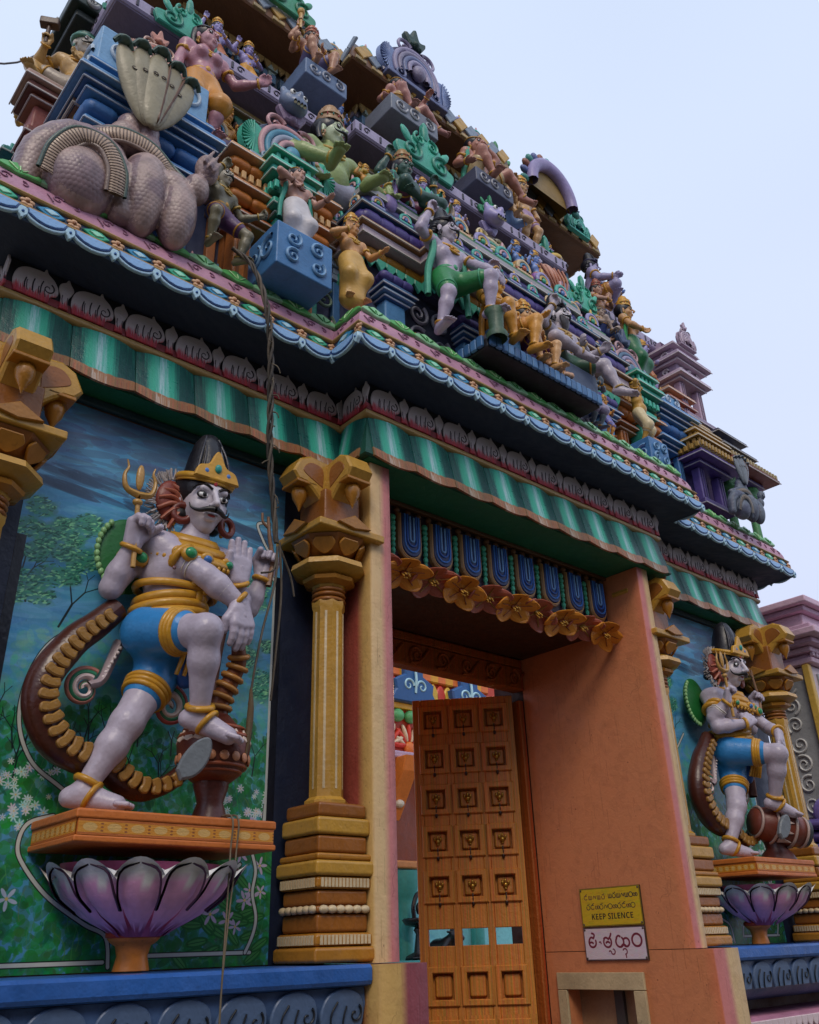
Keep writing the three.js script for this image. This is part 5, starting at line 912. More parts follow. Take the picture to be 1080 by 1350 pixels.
// ------------------------------------------------------------------ the tower above the gateway
const tower = thing('temple_tower', 'steep many coloured temple tower of stepped tiers crowded with shrines and crests', 'tower');
const plan1 = [[.82, -2.0], [.82, -.13], [2.36, -.13], [2.36, .08], [4.52, .08], [4.52, -.13], [6.06, -.13], [6.06, -2.0]];
const plan2 = [[1.12, -2.0], [1.12, -.47], [2.66, -.47], [2.66, -.33], [4.22, -.33], [4.22, -.47], [5.76, -.47], [5.76, -2.0]];
const plan3 = [[1.48, -2.0], [1.48, -.80], [2.90, -.80], [2.90, -.66], [3.98, -.66], [3.98, -.80], [5.40, -.80], [5.40, -2.0]];
const core = (pl, y0, y1) => [bxx(pl[1][0], pl[6][0], y0, y1, -2.0, pl[1][1]), bxx(pl[3][0], pl[4][0], y0, y1, pl[1][1] - .001, pl[3][1])];
for (const [pl, y0, y1, h] of [[plan1, 4.43, 5.5, 0x3c4462], [plan2, 5.5, 6.42, 0x544a44], [plan3, 6.42, 7.6, 0x464c52]]) core(pl, y0, y1).forEach(g => part('tier_wall', g, P(h, .75), tower));
part('tier_wall', bxx(2.78, 4.10, 4.99, 5.5, .079, .139), P(0x3c4462, .75), tower);
part('tier_wall', bxx(1.9, 4.98, 7.6, 8.3, -2.0, -1.35), P(0x5a4a3a, .75), tower);
const band = (pl, name, prof, hex, cr = .6) => part(name, sweep(pl, prof, cr), P(hex, .58), tower);
const slab = (pl, name, y0, y1, o, hex, c = .012) => { band(pl, name, [[-.02, y0], [o - c, y0], [o, y0 + c], [o, y1 - c], [o - c, y1], [-.02, y1]], hex); if (o > .05) band(pl, 'edge_line', [[o - .006, y0 - .002], [o + .003, y0 - .001], [o + .003, y0 + .008], [o - .006, y0 + .012]], pale(hex, 0xd8d8d0, .5)); };
function rolls(pl, y, r, o, pitch, hex, name = 'roll_segment', parent) { // a roll moulding cut into barrels
  const grp = parent || sub2('roll_moulding', tower), g = prep(new THREE.CapsuleGeometry(r, pitch * .94 - r * .7, 3, 8).rotateZ(PI / 2).scale(1, 1, .8));
  const m = [P(hex, .55), P(dim(hex, .85), .55)]; let n = 0;
  along(pl, o, pitch, (x, z, a, k) => { const q = part(name, g, m[n++ % 2], grp, [x, y, z], a); q.scale.x = k * .93; });
}
function dentils(pl, y, o, pitch, w, h, d, hexes, name = 'dentil') {
  const grp = sub2('dentil_row', tower), g = prep(rbox(w, h, d, 0, 0, 0, .004)); let n = 0;
  along(pl, o, pitch, (x, z, a) => part(name, g, P(hexes[n++ % hexes.length], .58), grp, [x, y, z], a));
}
function teeth(pl, y, o, pitch, w, h, hex, down = -1) { // hanging petals
  const grp = sub2('petal_row', tower), g = prep(extr(shapeOf([[-w, 0], [-w, .35 * h * down], [0, h * down], [w, .35 * h * down], [w, 0]], false), .014, .004));
  along(pl, o, pitch, (x, z, a) => part('petal', g, P(hex, .58), grp, [x, y, z], a));
}
// first tier
slab(plan1, 'tier_plinth', 4.43, 4.52, .10, 0x5a4a8c); slab(plan1, 'tier_plinth', 4.521, 4.57, .06, 0x2f5a8c);
const cen = [[2.36, -.13], [2.36, .08], [2.78, .08], [2.78, .14], [4.10, .14], [4.10, .08], [4.52, .08], [4.52, -.13]], wl = plan1.slice(0, 3), wr = plan1.slice(5);
teeth(cen, 5.02, .06, .075, .03, .07, 0x3fa08c); rolls(cen, 5.065, .036, .045, .13, 0xb8822e); slab(cen, 'cornice_slab', 5.105, 5.165, .125, 0xb0a4b4);
slab(cen, 'cornice_slab', 5.166, 5.195, .15, 0x9c7850); rolls(cen, 5.25, .05, .10, .10, 0x4a3f86); slab(cen, 'cornice_slab', 5.30, 5.335, .145, 0x34587e); slab(cen, 'cornice_slab', 5.336, 5.365, .12, 0x4a8a64);
slab(cen, 'cornice_slab', 5.37, 5.43, .06, 0x8a8478); rolls(cen, 5.47, .035, .03, .12, 0x3f3a7a); slab(cen, 'cornice_slab', 5.505, 5.56, .07, 0x9a9aa4); slab(cen, 'cornice_slab', 5.561, 5.60, .05, 0x3f7a54);
for (const w of [wl, wr]) { slab(w, 'cornice_slab', 5.13, 5.19, .10, 0x7a5c48); rolls(w, 5.24, .045, .07, .11, 0x3a5a80); slab(w, 'cornice_slab', 5.29, 5.33, .12, 0x9a6a4a); slab(w, 'cornice_slab', 5.331, 5.37, .09, 0x2f7a70); rolls(w, 5.42, .04, .04, .12, 0x4f7a3a); slab(w, 'cornice_slab', 5.465, 5.53, .06, 0x6a5c7c); }
// second tier
slab(plan2, 'tier_plinth', 5.5, 5.58, .08, 0x5c4a3c); rolls(plan2, 5.62, .035, .05, .12, 0x4a7a3c); slab(plan2, 'tier_plinth', 5.655, 5.70, .05, 0x7c6a88);
slab(plan2, 'cornice_slab', 6.20, 6.25, .10, 0x8a7a50); band(plan2, 'cornice_soffit', [[.08, 6.25], [.24, 6.262], [.245, 6.27], [.1, 6.28]], 0x7e789a);
band(plan2, 'lilac_cornice', [[.22, 6.266], [.25, 6.268], [.262, 6.28], [.262, 6.36], [.25, 6.372], [.20, 6.40], [.05, 6.43], [-.02, 6.43]], 0x9a94b4);
{ const grp = sub2('cornice_relief', tower), g = prep(M(spiral(-.03, .0, 0, .028, 1.1, .006, 1, .6, 20))), b = prep(rbox(.016, .055, .01, 0, 0, 0, .003)), d = P(0x2c2a3c, .6); let n = 0; along(plan2, .263, .085, (x, z, a) => part('relief_mark', n++ % 3 ? b : g, d, grp, [x, 6.318, z], a)); }
slab(plan2, 'tier_edge', 6.43, 6.46, .10, 0xa07a50);
// third tier
slab(plan3, 'tier_plinth', 6.46, 6.54, .12, 0x7c5a3c); dentils(plan3, 6.60, .085, .055, .03, .08, .05, [0xa88030, 0x8a6a28]); slab(plan3, 'cornice_slab', 6.65, 6.69, .13, 0x9a7850); slab(plan3, 'cornice_slab', 6.70, 6.80, .07, 0x33504a);
rolls(plan3, 6.86, .045, .06, .13, 0x4a8a3a); slab(plan3, 'cornice_slab', 6.91, 6.94, .09, 0xb09448); rolls(plan3, 7.0, .055, .06, .13, 0x5c2a2e); slab(plan3, 'cornice_slab', 7.06, 7.14, .05, 0x34586c); dentils(plan3, 7.20, .06, .07, .035, .09, .05, [0x3a5a78, 0x2c4660]);
band(plan3, 'eave_soffit', [[.0, 7.42], [.10, 7.45], [.27, 7.453], [.28, 7.456]], 0x6a4a30);
band(plan3, 'tile_eave', [[.26, 7.45], [.29, 7.452], [.302, 7.465], [.302, 7.49], [.29, 7.60], [.255, 7.70], [.17, 7.78], [-.05, 7.82], [-.4, 7.84]], 0x6a4a30);
{ // lozenge tiles on the eave, with dark ribs between
  const grp = sub2('eave_tiles', tower), g = prep(extr(shapeOf([[-.055, 0], [0, .085], [.055, 0], [0, -.085]]), .012, .005)), h = prep(rbox(.1, .036, .03, 0, 0, 0, .006));
  const cs = [0xa8863c, 0x9a5c34, 0x6f7f94, 0xb09a60]; let n = 0;
  along(plan3, .278, .128, (x, z, a) => { for (const [dx, dy, o] of [[0, .565, .018], [.064, .655, -.006]]) { const q = part('eave_tile', g, P(cs[(n++ * 7 + (dx ? 1 : 0)) % 4], .6), grp, [x + Math.cos(a) * dx + Math.sin(a) * o, 7.0 + dy, z - Math.sin(a) * dx + Math.cos(a) * o], a); q.rotation.order = 'YXZ'; q.rotation.x = -.24; } });
  along(plan3, .302, .15, (x, z, a, k, i) => part('eave_edge', h, P(i % 2 ? 0xa89468 : 0x8f7f5a, .6), grp, [x, 7.476, z], a));
}
// little wall pilasters and hanging petals that crowd the tiers
function wallPilasters(pl, y0, y1, o, pitch, w, hexes) {
  const grp = sub2('pilaster_row', tower), h = y1 - y0, sh = prep(rbox(w, h * .7, w * .7, 0, h * .35, 0, .006)), cp = prep(M(rbox(w * 1.5, h * .07, w, 0, h * .75, 0, .004), rbox(w * 1.2, h * .07, w * .9, 0, h * .83, 0, .004), rbox(w * 1.9, h * .08, w * 1.3, 0, h * .92, 0, .004))), bs = prep(rbox(w * 1.5, h * .08, w, 0, h * .05, .002, .004)); let n = 0;
  along(pl, o, pitch, (x, z, a) => { const m = hexes[n++ % hexes.length]; part('small_shaft', sh, P(m, .56), grp, [x, y0, z], a); part('small_capital', cp, P(pale(m, 0xd0d0c8, .3), .56), grp, [x, y0, z], a); part('small_base', bs, P(dim(m, .8), .56), grp, [x, y0, z], a); });
}
wallPilasters(plan1.slice(0, 3), 4.57, 5.13, .02, .16, .05, [0x3a6a9c, 0xa86a3a, 0x2f8a7c]); wallPilasters(plan1.slice(5), 4.57, 5.13, .02, .16, .05, [0x2f8a7c, 0xa86a3a, 0x3a6a9c]);
wallPilasters(plan2, 5.70, 6.20, .02, .15, .05, [0x8a6a3c, 0x4a7a84, 0x9a5c44, 0x6a6aa0]); wallPilasters(plan3, 6.80, 7.42, .015, .16, .045, [0x3a6a64, 0x8a6434, 0x5a4a7c]);
teeth(plan2, 6.20, .04, .06, .024, .06, 0x4a8a7c); teeth(plan3, 7.42, .03, .06, .024, .07, 0x8a7444); teeth(plan1.slice(0, 3), 5.13, .05, .06, .024, .06, 0x9a8a5c); teeth(plan1.slice(5), 5.13, .05, .06, .024, .06, 0x9a8a5c);
function kuduRow(pl, y, o, pitch, s, hexes) { // little horseshoe arches standing on the cornice edges
  const grp = sub2('kudu_row', tower), kinds = hexes.map(([c1, c2, c3]) => prep(M(tint(new THREE.TorusGeometry(.06, .017, 6, 16, PI * 1.2).rotateZ(-PI * .1).translate(0, .055, 0), c1), tint(new THREE.TorusGeometry(.036, .011, 5, 14, PI * 1.2).rotateZ(-PI * .1).translate(0, .052, .008), c2), tint(ell(.02, .024, .016, 0, .05, .01, 8), c3), tint(ell(.012, .034, .012, 0, .142, 0, 7), c2), tint(ell(.02, .014, .014, -.068, .02, .004, 7), c3), tint(ell(.02, .014, .014, .068, .02, .004, 7), c3), tint(rbox(.16, .022, .05, 0, .004, -.005, .004), c1)))); let n = 0;
  along(pl, o, pitch, (x, z, a) => part('kudu_arch', kinds[n++ % kinds.length], VC, grp, [x, y, z], a).scale.setScalar(s));
}
const KU = [[0x3f9a8c, 0xb89098, 0x4a6ca0], [0xb8a078, 0x3f7a9c, 0x9a4a3c], [0x8a84b0, 0xb89a50, 0x2f8a6c]];
kuduRow(cen, 5.60, .03, .2, .95, KU); kuduRow(wl, 5.53, .04, .19, .9, KU); kuduRow(wr, 5.53, .04, .19, .9, KU); kuduRow(cen, 5.365, .105, .17, .62, KU); kuduRow(wl, 5.37, .08, .17, .6, KU); kuduRow(wr, 5.37, .08, .17, .6, KU);
kuduRow(plan2, 6.455, .08, .17, .85, KU); kuduRow(plan2, 5.70, .045, .15, .55, KU); kuduRow(plan3, 6.94, .08, .15, .55, KU); kuduRow(plan3, 7.78, .17, .2, .9, KU); kuduRow(plan1, 4.57, .05, .14, .55, KU);
// crests: nested arches, fluted side discs, scrolls and a leaf finial
function crest(x, y, z, s, cs, turn = 0, opt = {}) {
  const G = sub2('crest', tower, [x, y, z], turn); G.scale.setScalar(s);
  const [c0, c1, c2, c3, c4] = cs.map(h => P(h, .55));
  part('crest_back', extr(shapeOf([[-.5, 0], [-.52, .3], [-.34, .52], [-.2, .66], [0, .92], [.2, .66], [.34, .52], [.52, .3], [.5, 0]], true), .08, .02).translate(0, 0, -.1), c4, G);
  [[.36, c1], [.29, c2], [.22, c3], [.15, c1]].forEach(([r, m], i) => part('crest_arch', M(new THREE.TorusGeometry(r, .036, 7, 26, PI * 1.25).rotateZ(-PI * .125).scale(1, 1.12, 1).translate(0, .24, .02 + .012 * i)), m, G));
  part('crest_boss', ell(.1, .12, .08, 0, .24, .06, 12), c2, G);
  for (const d of [-1, 1]) {
    part('side_disc', M(new THREE.CylinderGeometry(.19, .2, .07, 26).rotateX(PI / 2).scale(.8, 1.25, 1).translate(d * .44, .24, -.02), [...Array(13)].map((_, i) => { const a = (i - 6) * .24; return tube([[d * .44, .24, .03], [d * (.44 + .15 * Math.cos(a)), .24 + .23 * Math.sin(a), .03]], .012, 3, 5); })), c0, G);
    part('crest_scroll', spiral(d * .2, .62, .03, .13, 1.4, .028, -d, d > 0 ? 2.6 : .5), c1, G);
    part('crest_scroll', spiral(d * .30, .05, .05, .10, 1.3, .024, d, 1.5), c3, G);
  }
  if (opt.finial !== 0) part('crest_finial', M(extr(shapeOf([[-.09, 0], [-.16, .14], [-.06, .12], [0, .30], [.06, .12], [.16, .14], [.09, 0]], true), .06, .02).translate(0, .80, -.03), ell(.06, .05, .06, 0, .82, .03, 8)), opt.fin ? P(opt.fin, .6) : c0, G);
  part('crest_base', rbox(1.0, .07, .16, 0, -.03, -.02, .015), c3, G);
  return G;
}
// leafy scroll ornaments that sit on cornices
function ornament(x, y, z, s, hex, turn = 0) {
  const G = sub2('scroll_ornament', tower, [x, y, z], turn); G.scale.setScalar(s); const m = P(hex, .5), d = P(dim(hex, .7), .5);
  part('ornament_plate', extr(shapeOf([[-.5, 0], [-.55, .2], [-.3, .3], [-.25, .5], [-.05, .6], [0, .95], [.12, .6], [.3, .5], [.3, .3], [.55, .2], [.5, 0]], true), .06, .02).translate(0, 0, -.03), m, G);
  for (const e of [-1, 1]) { part('ornament_scroll', spiral(e * .28, .2, .06, .19, 1.5, .035, e, 1), d, G); part('ornament_scroll', spiral(e * .13, .5, .06, .12, 1.4, .026, -e, 2), m, G); part('ornament_leaf', ell(.07, .16, .04, 0, 0, 0, 8).rotateZ(-e * .6).translate(e * .38, .46, .04), m, G); }
  part('ornament_leaf', ell(.07, .2, .05, 0, .74, .04, 8), d, G);
}
// miniature shrines: a stack of courses [height, overhang, colour, kind]
function shrine(name, x, y, zf, w, d, rows, turn = 0) {
  const G = sub2(name, tower, [x, y, zf], turn); let h = 0;
  for (const [dh, ov, hex, kind] of rows) {
    const m = P(hex, .56), W = w + ov * 2, y0 = h, c = h + dh / 2; h += dh;
    if (kind === 'shaft') { // paired pilasters before a recess with scrollwork
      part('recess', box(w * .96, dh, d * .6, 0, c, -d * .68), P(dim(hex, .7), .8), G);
      for (const s of [-1, 1]) { part('pilaster_shaft', rbox(w * .2, dh - .002, w * .2, s * w * .38, c, -w * .1, .012), m, G); part('pilaster_rib', M(box(w * .03, dh - .03, .006, s * w * .38 - w * .045, c, .004), box(w * .03, dh - .03, .006, s * w * .38 + w * .045, c, .004)), P(dim(hex, .5), .6), G); }
      for (let i = 0; i < 2; i++) part('panel_scroll', spiral(0, y0 + dh * (.27 + .44 * i), -d * .36, Math.min(w * .17, dh * .2), 1.5, .012, i ? 1 : -1, 1 + i), P(0x8f98a8, .55), G);
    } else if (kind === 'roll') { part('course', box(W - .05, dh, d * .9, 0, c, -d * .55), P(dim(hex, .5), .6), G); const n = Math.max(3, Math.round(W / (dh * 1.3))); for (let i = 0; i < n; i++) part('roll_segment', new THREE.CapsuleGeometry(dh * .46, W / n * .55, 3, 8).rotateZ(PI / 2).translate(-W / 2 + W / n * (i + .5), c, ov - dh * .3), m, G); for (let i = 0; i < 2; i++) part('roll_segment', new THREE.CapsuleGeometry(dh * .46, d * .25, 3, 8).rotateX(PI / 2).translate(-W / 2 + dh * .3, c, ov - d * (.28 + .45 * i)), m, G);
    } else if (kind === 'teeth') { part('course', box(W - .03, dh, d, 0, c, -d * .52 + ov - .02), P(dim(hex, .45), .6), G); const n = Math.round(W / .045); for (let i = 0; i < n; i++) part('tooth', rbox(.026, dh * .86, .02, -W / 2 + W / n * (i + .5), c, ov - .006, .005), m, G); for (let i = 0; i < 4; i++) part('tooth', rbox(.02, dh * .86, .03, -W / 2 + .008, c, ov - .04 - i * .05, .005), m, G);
    } else if (kind === 'barrel') { part('barrel_roof', new THREE.CylinderGeometry(dh, dh, W, 18, 1, false, 0, PI).rotateZ(PI / 2).rotateX(-PI / 2).scale(1, 1, d / dh * .6).translate(0, y0, -d * .4), m, G);
    } else if (kind === 'carved') { part('course', rbox(W, dh, d + ov, 0, c, -d / 2 + ov / 2, .012), m, G); for (let i = 0; i < 3; i++) part('panel_scroll', spiral(-W * .3 + i * W * .3, c, ov + .006, Math.min(dh * .36, W * .13), 1.5, .012, i % 2 ? 1 : -1, i), P(pale(hex, 0xd8dce0, .45), .55), G); part('panel_scroll', spiral(0, c, 0, dh * .34, 1.5, .012, 1, 0).rotateY(-PI / 2).translate(-W / 2 - .005, 0, -d * .3), P(pale(hex, 0xd8dce0, .45), .55), G);
    } else { if (dh < .06) part('edge_line', M(box(W + .004, .008, .006, 0, y0 + .004, ov + .0015), box(.006, .008, d + ov, -W / 2 - .0015, y0 + .004, -d / 2 + ov / 2)), P(pale(hex, 0xd8dce0, .5), .55), G); part('course', rbox(W, dh - .001, d + ov, 0, c, -d / 2 + ov / 2, Math.min(.014, dh * .3)), m, G); }
  }
  return G;
}
const blueRows = [[.05, .06, 0x4a3f86], [.42, 0, 0x3a6ca8, 'shaft'], [.03, .01, 0x3f78b8], [.03, .035, 0x2f5a94], [.03, .065, 0x4a84c0], [.03, .03, 0x274c80], [.10, .06, 0x2f5f9c, 'roll'], [.03, .085, 0x4f88c4], [.04, .11, 0x2a5288], [.035, .14, 0x5c90c8], [.09, .04, 0x24456f, 'carved'], [.03, .09, 0x4a84c0], [.27, .06, 0x6d9cc8, 'carved'], [.12, .02, 0x4a80b8, 'barrel']];
const orangeRows = [[.05, .05, 0x5c4f9c], [.40, -.01, 0xb8743c, 'shaft'], [.025, .01, 0xc48a54], [.025, .04, 0xb0683a], [.03, .02, 0x9a5426], [.085, .05, 0xb06a24, 'roll'], [.03, .085, 0xc08a5c], [.03, .06, 0x8a4a24], [.06, .06, 0xc09a68, 'teeth'], [.085, .06, 0xa86420, 'roll'], [.03, .10, 0xc2946a], [.03, .07, 0x9a5c34]];
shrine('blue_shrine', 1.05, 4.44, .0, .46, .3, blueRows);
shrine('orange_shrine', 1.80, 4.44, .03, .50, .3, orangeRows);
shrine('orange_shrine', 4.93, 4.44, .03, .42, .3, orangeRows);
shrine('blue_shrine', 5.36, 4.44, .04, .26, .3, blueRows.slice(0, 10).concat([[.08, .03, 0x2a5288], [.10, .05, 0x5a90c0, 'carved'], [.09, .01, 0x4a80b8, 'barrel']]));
// teal pilasters in front of the orange shrines
for (const x of [1.80, 4.95]) shrine('teal_pilaster', x, 4.44, .10, .10, .12, [[.04, .03, 0x2f8a7c], [.5, 0, 0x2f9484], [.03, .02, 0x2a7a70], [.05, .05, 0x36a08e], [.03, .03, 0x226a60], [.06, .07, 0x3aa896, 'teeth'], [.03, .05, 0x2a8478], [.05, .09, 0x34988a], [.035, .11, 0x4ab4a0], [.08, .07, 0x2f8a7c, 'teeth'], [.03, .09, 0x3fa896]]);
crest(1.86, 5.40, .02, .52, [0x3fa892, 0xb89098, 0x4a8aa8, 0x8f9cb4, 0x3c4a66], 0, { fin: 0x7a6a88 });
crest(4.97, 5.38, .02, .46, [0x8a8fb8, 0xa88a94, 0x4a6a8a, 0x8f8cb0, 0x3c4a66], 0, { fin: 0x3a4a6c });
crest(1.02, 5.44, .12, .26, [0xc09a8c, 0xc8a89c, 0xb07060, 0xc0988c, 0x7a4a40], 0, { fin: 0xb88478 });
// centre bay pilasters and panels
for (const x of [2.50, 3.10, 3.78, 4.38]) shrine('bay_pilaster', x, 4.52, .155, .15, .14, [[.03, .03, 0x4a3f86], [.22, 0, 0x4a80b4], [.025, .015, 0x34649c], [.025, .035, 0x5a90c4], [.025, .05, 0x2c5488], [.03, .03, 0x4a6c98], [.07, .03, 0x4a4484, 'roll']]);
for (const [x, w] of [[2.8, .36], [3.44, .44], [4.08, .36]]) { const G = sub2('scroll_panel', tower, [x, 4.75, .086]); part('panel_board', rbox(w, .36, .02, 0, 0, 0, .004), P(0x232a44, .7), G); for (const s of [-1, 1]) for (const e of [-1, 1]) part('panel_scroll', spiral(s * w * .24, e * .085, .02, .075, 1.6, .013, s * e, 1), P(0x8f94a8, .55), G); }
for (const [x, y] of [[2.20, 4.72]]) { const G = sub2('scroll_panel', tower, [x, y, -.11]); for (const e of [-1, 1]) part('panel_scroll', spiral(0, e * .085, .02, .075, 1.6, .013, e, 1), P(0x6f8a78, .55), G); }
crest(3.40, 5.52, .10, .44, [0xc8bc98, 0xd0c4a0, 0x3f8a78, 0xb8a890, 0x8a8478], 0, { fin: 0x7c76a4 });
// heads of roaring beasts on the crests
for (const [x, y, z, s, h] of [[3.40, 5.98, .16, .085, 0x8d86b0], [1.85, 5.93, .06, .09, 0x5c6a84]]) {
  const G = sub2('beast_mask', tower, [x, y, z]);
  const q = nets([blob([0, 0, 0], [1, .8, .7], 0, .3), blob([0, -.45, .45], [.6, .4, .45], 0, .3), blob([-.75, .65, 0], [.28, .4, .2], 0, .2), blob([.75, .65, 0], [.28, .4, .2], 0, .2), blob([0, .1, .75], [.2, .3, .25], 0, .2)].map(p => ({ ...p, p: p.p.map(v => v * s), r: p.r.map(v => v * s), k: p.k * s })), s * .12, [colour(h)]);
  part('mask', q, VC, G); for (const e of [-1, 1]) { part('eye', M(tint(ell(.24 * s, .24 * s, .14 * s, e * .42 * s, .22 * s, .6 * s, 9), 0xd8d4cc), tint(ell(.11 * s, .12 * s, .08 * s, e * .42 * s, .2 * s, .72 * s, 7), 0x0c0c10)), VC, G); }
  part('fangs', M([-1.5, -.5, .5, 1.5].map(i => cone(.07 * s, .01, -.25 * s, i * .24 * s, -.55 * s, .8 * s, 6))), P(0xd8d0c0, .5), G);
}
// ornaments on the second and third cornices
ornament(1.27, 6.26, -.19, .34, 0x3fa08c); ornament(2.98, 6.30, -.055, .46, 0x3fa08c); ornament(3.62, 6.28, -.055, .22, 0x2f8a62); ornament(4.40, 6.27, -.19, .42, 0x3a9c8c); ornament(4.72, 6.05, -.12, .36, 0x44a890); ornament(2.10, 7.60, -.46, .4, 0x3a8c6c); ornament(4.24, 7.53, -.46, .36, 0x3f8c5c); ornament(.93, 6.28, -.33, .16, 0x3fa08c);
crest(3.20, 7.55, -.33, .62, [0x6f84b4, 0x8a86a8, 0x7c7894, 0x5f6a94, 0x4a4a6c], 0, { fin: 0x1c3a34 });
crest(5.33, 7.50, -.46, .30, [0x3f9c90, 0x3f9c90, 0x2f7a78, 0x3fa89c, 0x2a5a6c], 0, { fin: 0x2a3a58 });
{ // lilac horseshoe arch over a tiled gable
  const G = sub2('gable_arch', tower, [4.80, 7.46, -.40]);
  part('gable_back', new THREE.CylinderGeometry(.27, .27, .3, 24, 1, false, -PI / 2, PI).rotateX(-PI / 2).scale(1, 1.2, 1).translate(0, .04, -.10), P(0x8a7444, .6), G);
  part('arch', new THREE.TorusGeometry(.27, .055, 9, 30, PI).scale(1, 1.2, 1).translate(0, .04, .08), P(0x8d84b4, .55), G);
  for (let i = 0; i < 13; i++) { const a = i / 12 * PI; part('arch_leaf', ell(.035, .05, .03, 0, 0, 0, 7).rotateZ(a - PI / 2).translate(.345 * Math.cos(a), .04 + .415 * Math.sin(a), .06), P([0x3f8a84, 0x8a5a4c, 0x5c6aa0][i % 3], .55), G); }
}
// corner pavilion on the far wing: stepped gilded roof on a purple body, green pillar, brown eave
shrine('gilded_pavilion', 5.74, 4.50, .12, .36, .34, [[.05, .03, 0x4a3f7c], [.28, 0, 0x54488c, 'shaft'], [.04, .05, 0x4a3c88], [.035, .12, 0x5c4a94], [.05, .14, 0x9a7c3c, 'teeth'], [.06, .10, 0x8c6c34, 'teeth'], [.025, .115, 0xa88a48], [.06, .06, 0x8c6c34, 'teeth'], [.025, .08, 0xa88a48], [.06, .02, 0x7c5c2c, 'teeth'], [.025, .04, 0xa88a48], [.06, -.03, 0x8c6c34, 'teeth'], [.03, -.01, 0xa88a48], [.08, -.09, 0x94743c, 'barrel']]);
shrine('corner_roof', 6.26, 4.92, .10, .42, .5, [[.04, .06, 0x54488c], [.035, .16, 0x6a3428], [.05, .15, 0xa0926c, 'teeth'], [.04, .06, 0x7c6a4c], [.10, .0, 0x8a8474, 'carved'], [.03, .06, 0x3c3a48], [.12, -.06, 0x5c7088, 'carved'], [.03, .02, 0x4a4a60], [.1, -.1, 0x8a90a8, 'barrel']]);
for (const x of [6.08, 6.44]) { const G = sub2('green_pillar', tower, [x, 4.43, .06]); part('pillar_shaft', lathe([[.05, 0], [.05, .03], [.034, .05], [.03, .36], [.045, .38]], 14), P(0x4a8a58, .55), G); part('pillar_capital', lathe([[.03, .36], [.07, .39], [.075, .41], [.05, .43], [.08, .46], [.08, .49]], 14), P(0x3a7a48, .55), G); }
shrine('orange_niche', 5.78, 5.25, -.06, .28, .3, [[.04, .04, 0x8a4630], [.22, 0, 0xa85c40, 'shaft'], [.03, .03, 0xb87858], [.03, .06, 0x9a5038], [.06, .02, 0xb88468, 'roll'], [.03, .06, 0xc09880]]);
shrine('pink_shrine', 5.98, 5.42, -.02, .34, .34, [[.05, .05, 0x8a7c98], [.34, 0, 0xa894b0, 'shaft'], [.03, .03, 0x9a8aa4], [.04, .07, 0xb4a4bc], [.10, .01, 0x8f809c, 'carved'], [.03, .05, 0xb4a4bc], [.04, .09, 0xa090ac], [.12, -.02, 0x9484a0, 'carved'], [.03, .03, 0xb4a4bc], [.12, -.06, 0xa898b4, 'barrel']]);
crest(5.98, 6.20, .03, .24, [0xa898b0, 0xb4a8bc, 0x9a8aa0, 0xa090a8, 0x8c7c96]);
// side face of the tower towards the street: pink column, blue boxes, turquoise eave
shrine('pink_column', .70, 4.45, -.32, .12, .14, [[.6, 0, 0xa87478], [.04, .03, 0x8a4a3c], [.05, .04, 0x6a342c], [.16, .02, 0x7a3c34], [.03, .05, 0x8a5a48], [.05, .08, 0x5c3026], [.04, .10, 0xa08478]]);
shrine('blue_box', .70, 4.86, -.62, .16, .2, [[.12, .0, 0x3c3a6c], [.1, .03, 0x2c2c5c, 'carved'], [.12, .0, 0x2f4a78], [.04, .05, 0x2a7a7c], [.06, .02, 0x3f9a94, 'teeth']]);
shrine('turquoise_eave', .60, 4.62, -.34, .22, .5, [[.1, .0, 0x3c3460], [.04, .05, 0x4a2620], [.06, .06, 0x2f8a88, 'teeth'], [.05, .02, 0x3a4a78]]);
shrine('side_eave', .98, 6.32, -.55, .34, .5, [[.06, .06, 0x16201c], [.09, .10, 0x10261e, 'carved'], [.10, .02, 0x1c3a30]], 0);
ornament(.52, 4.98, -.9, .3, 0x8a7444);
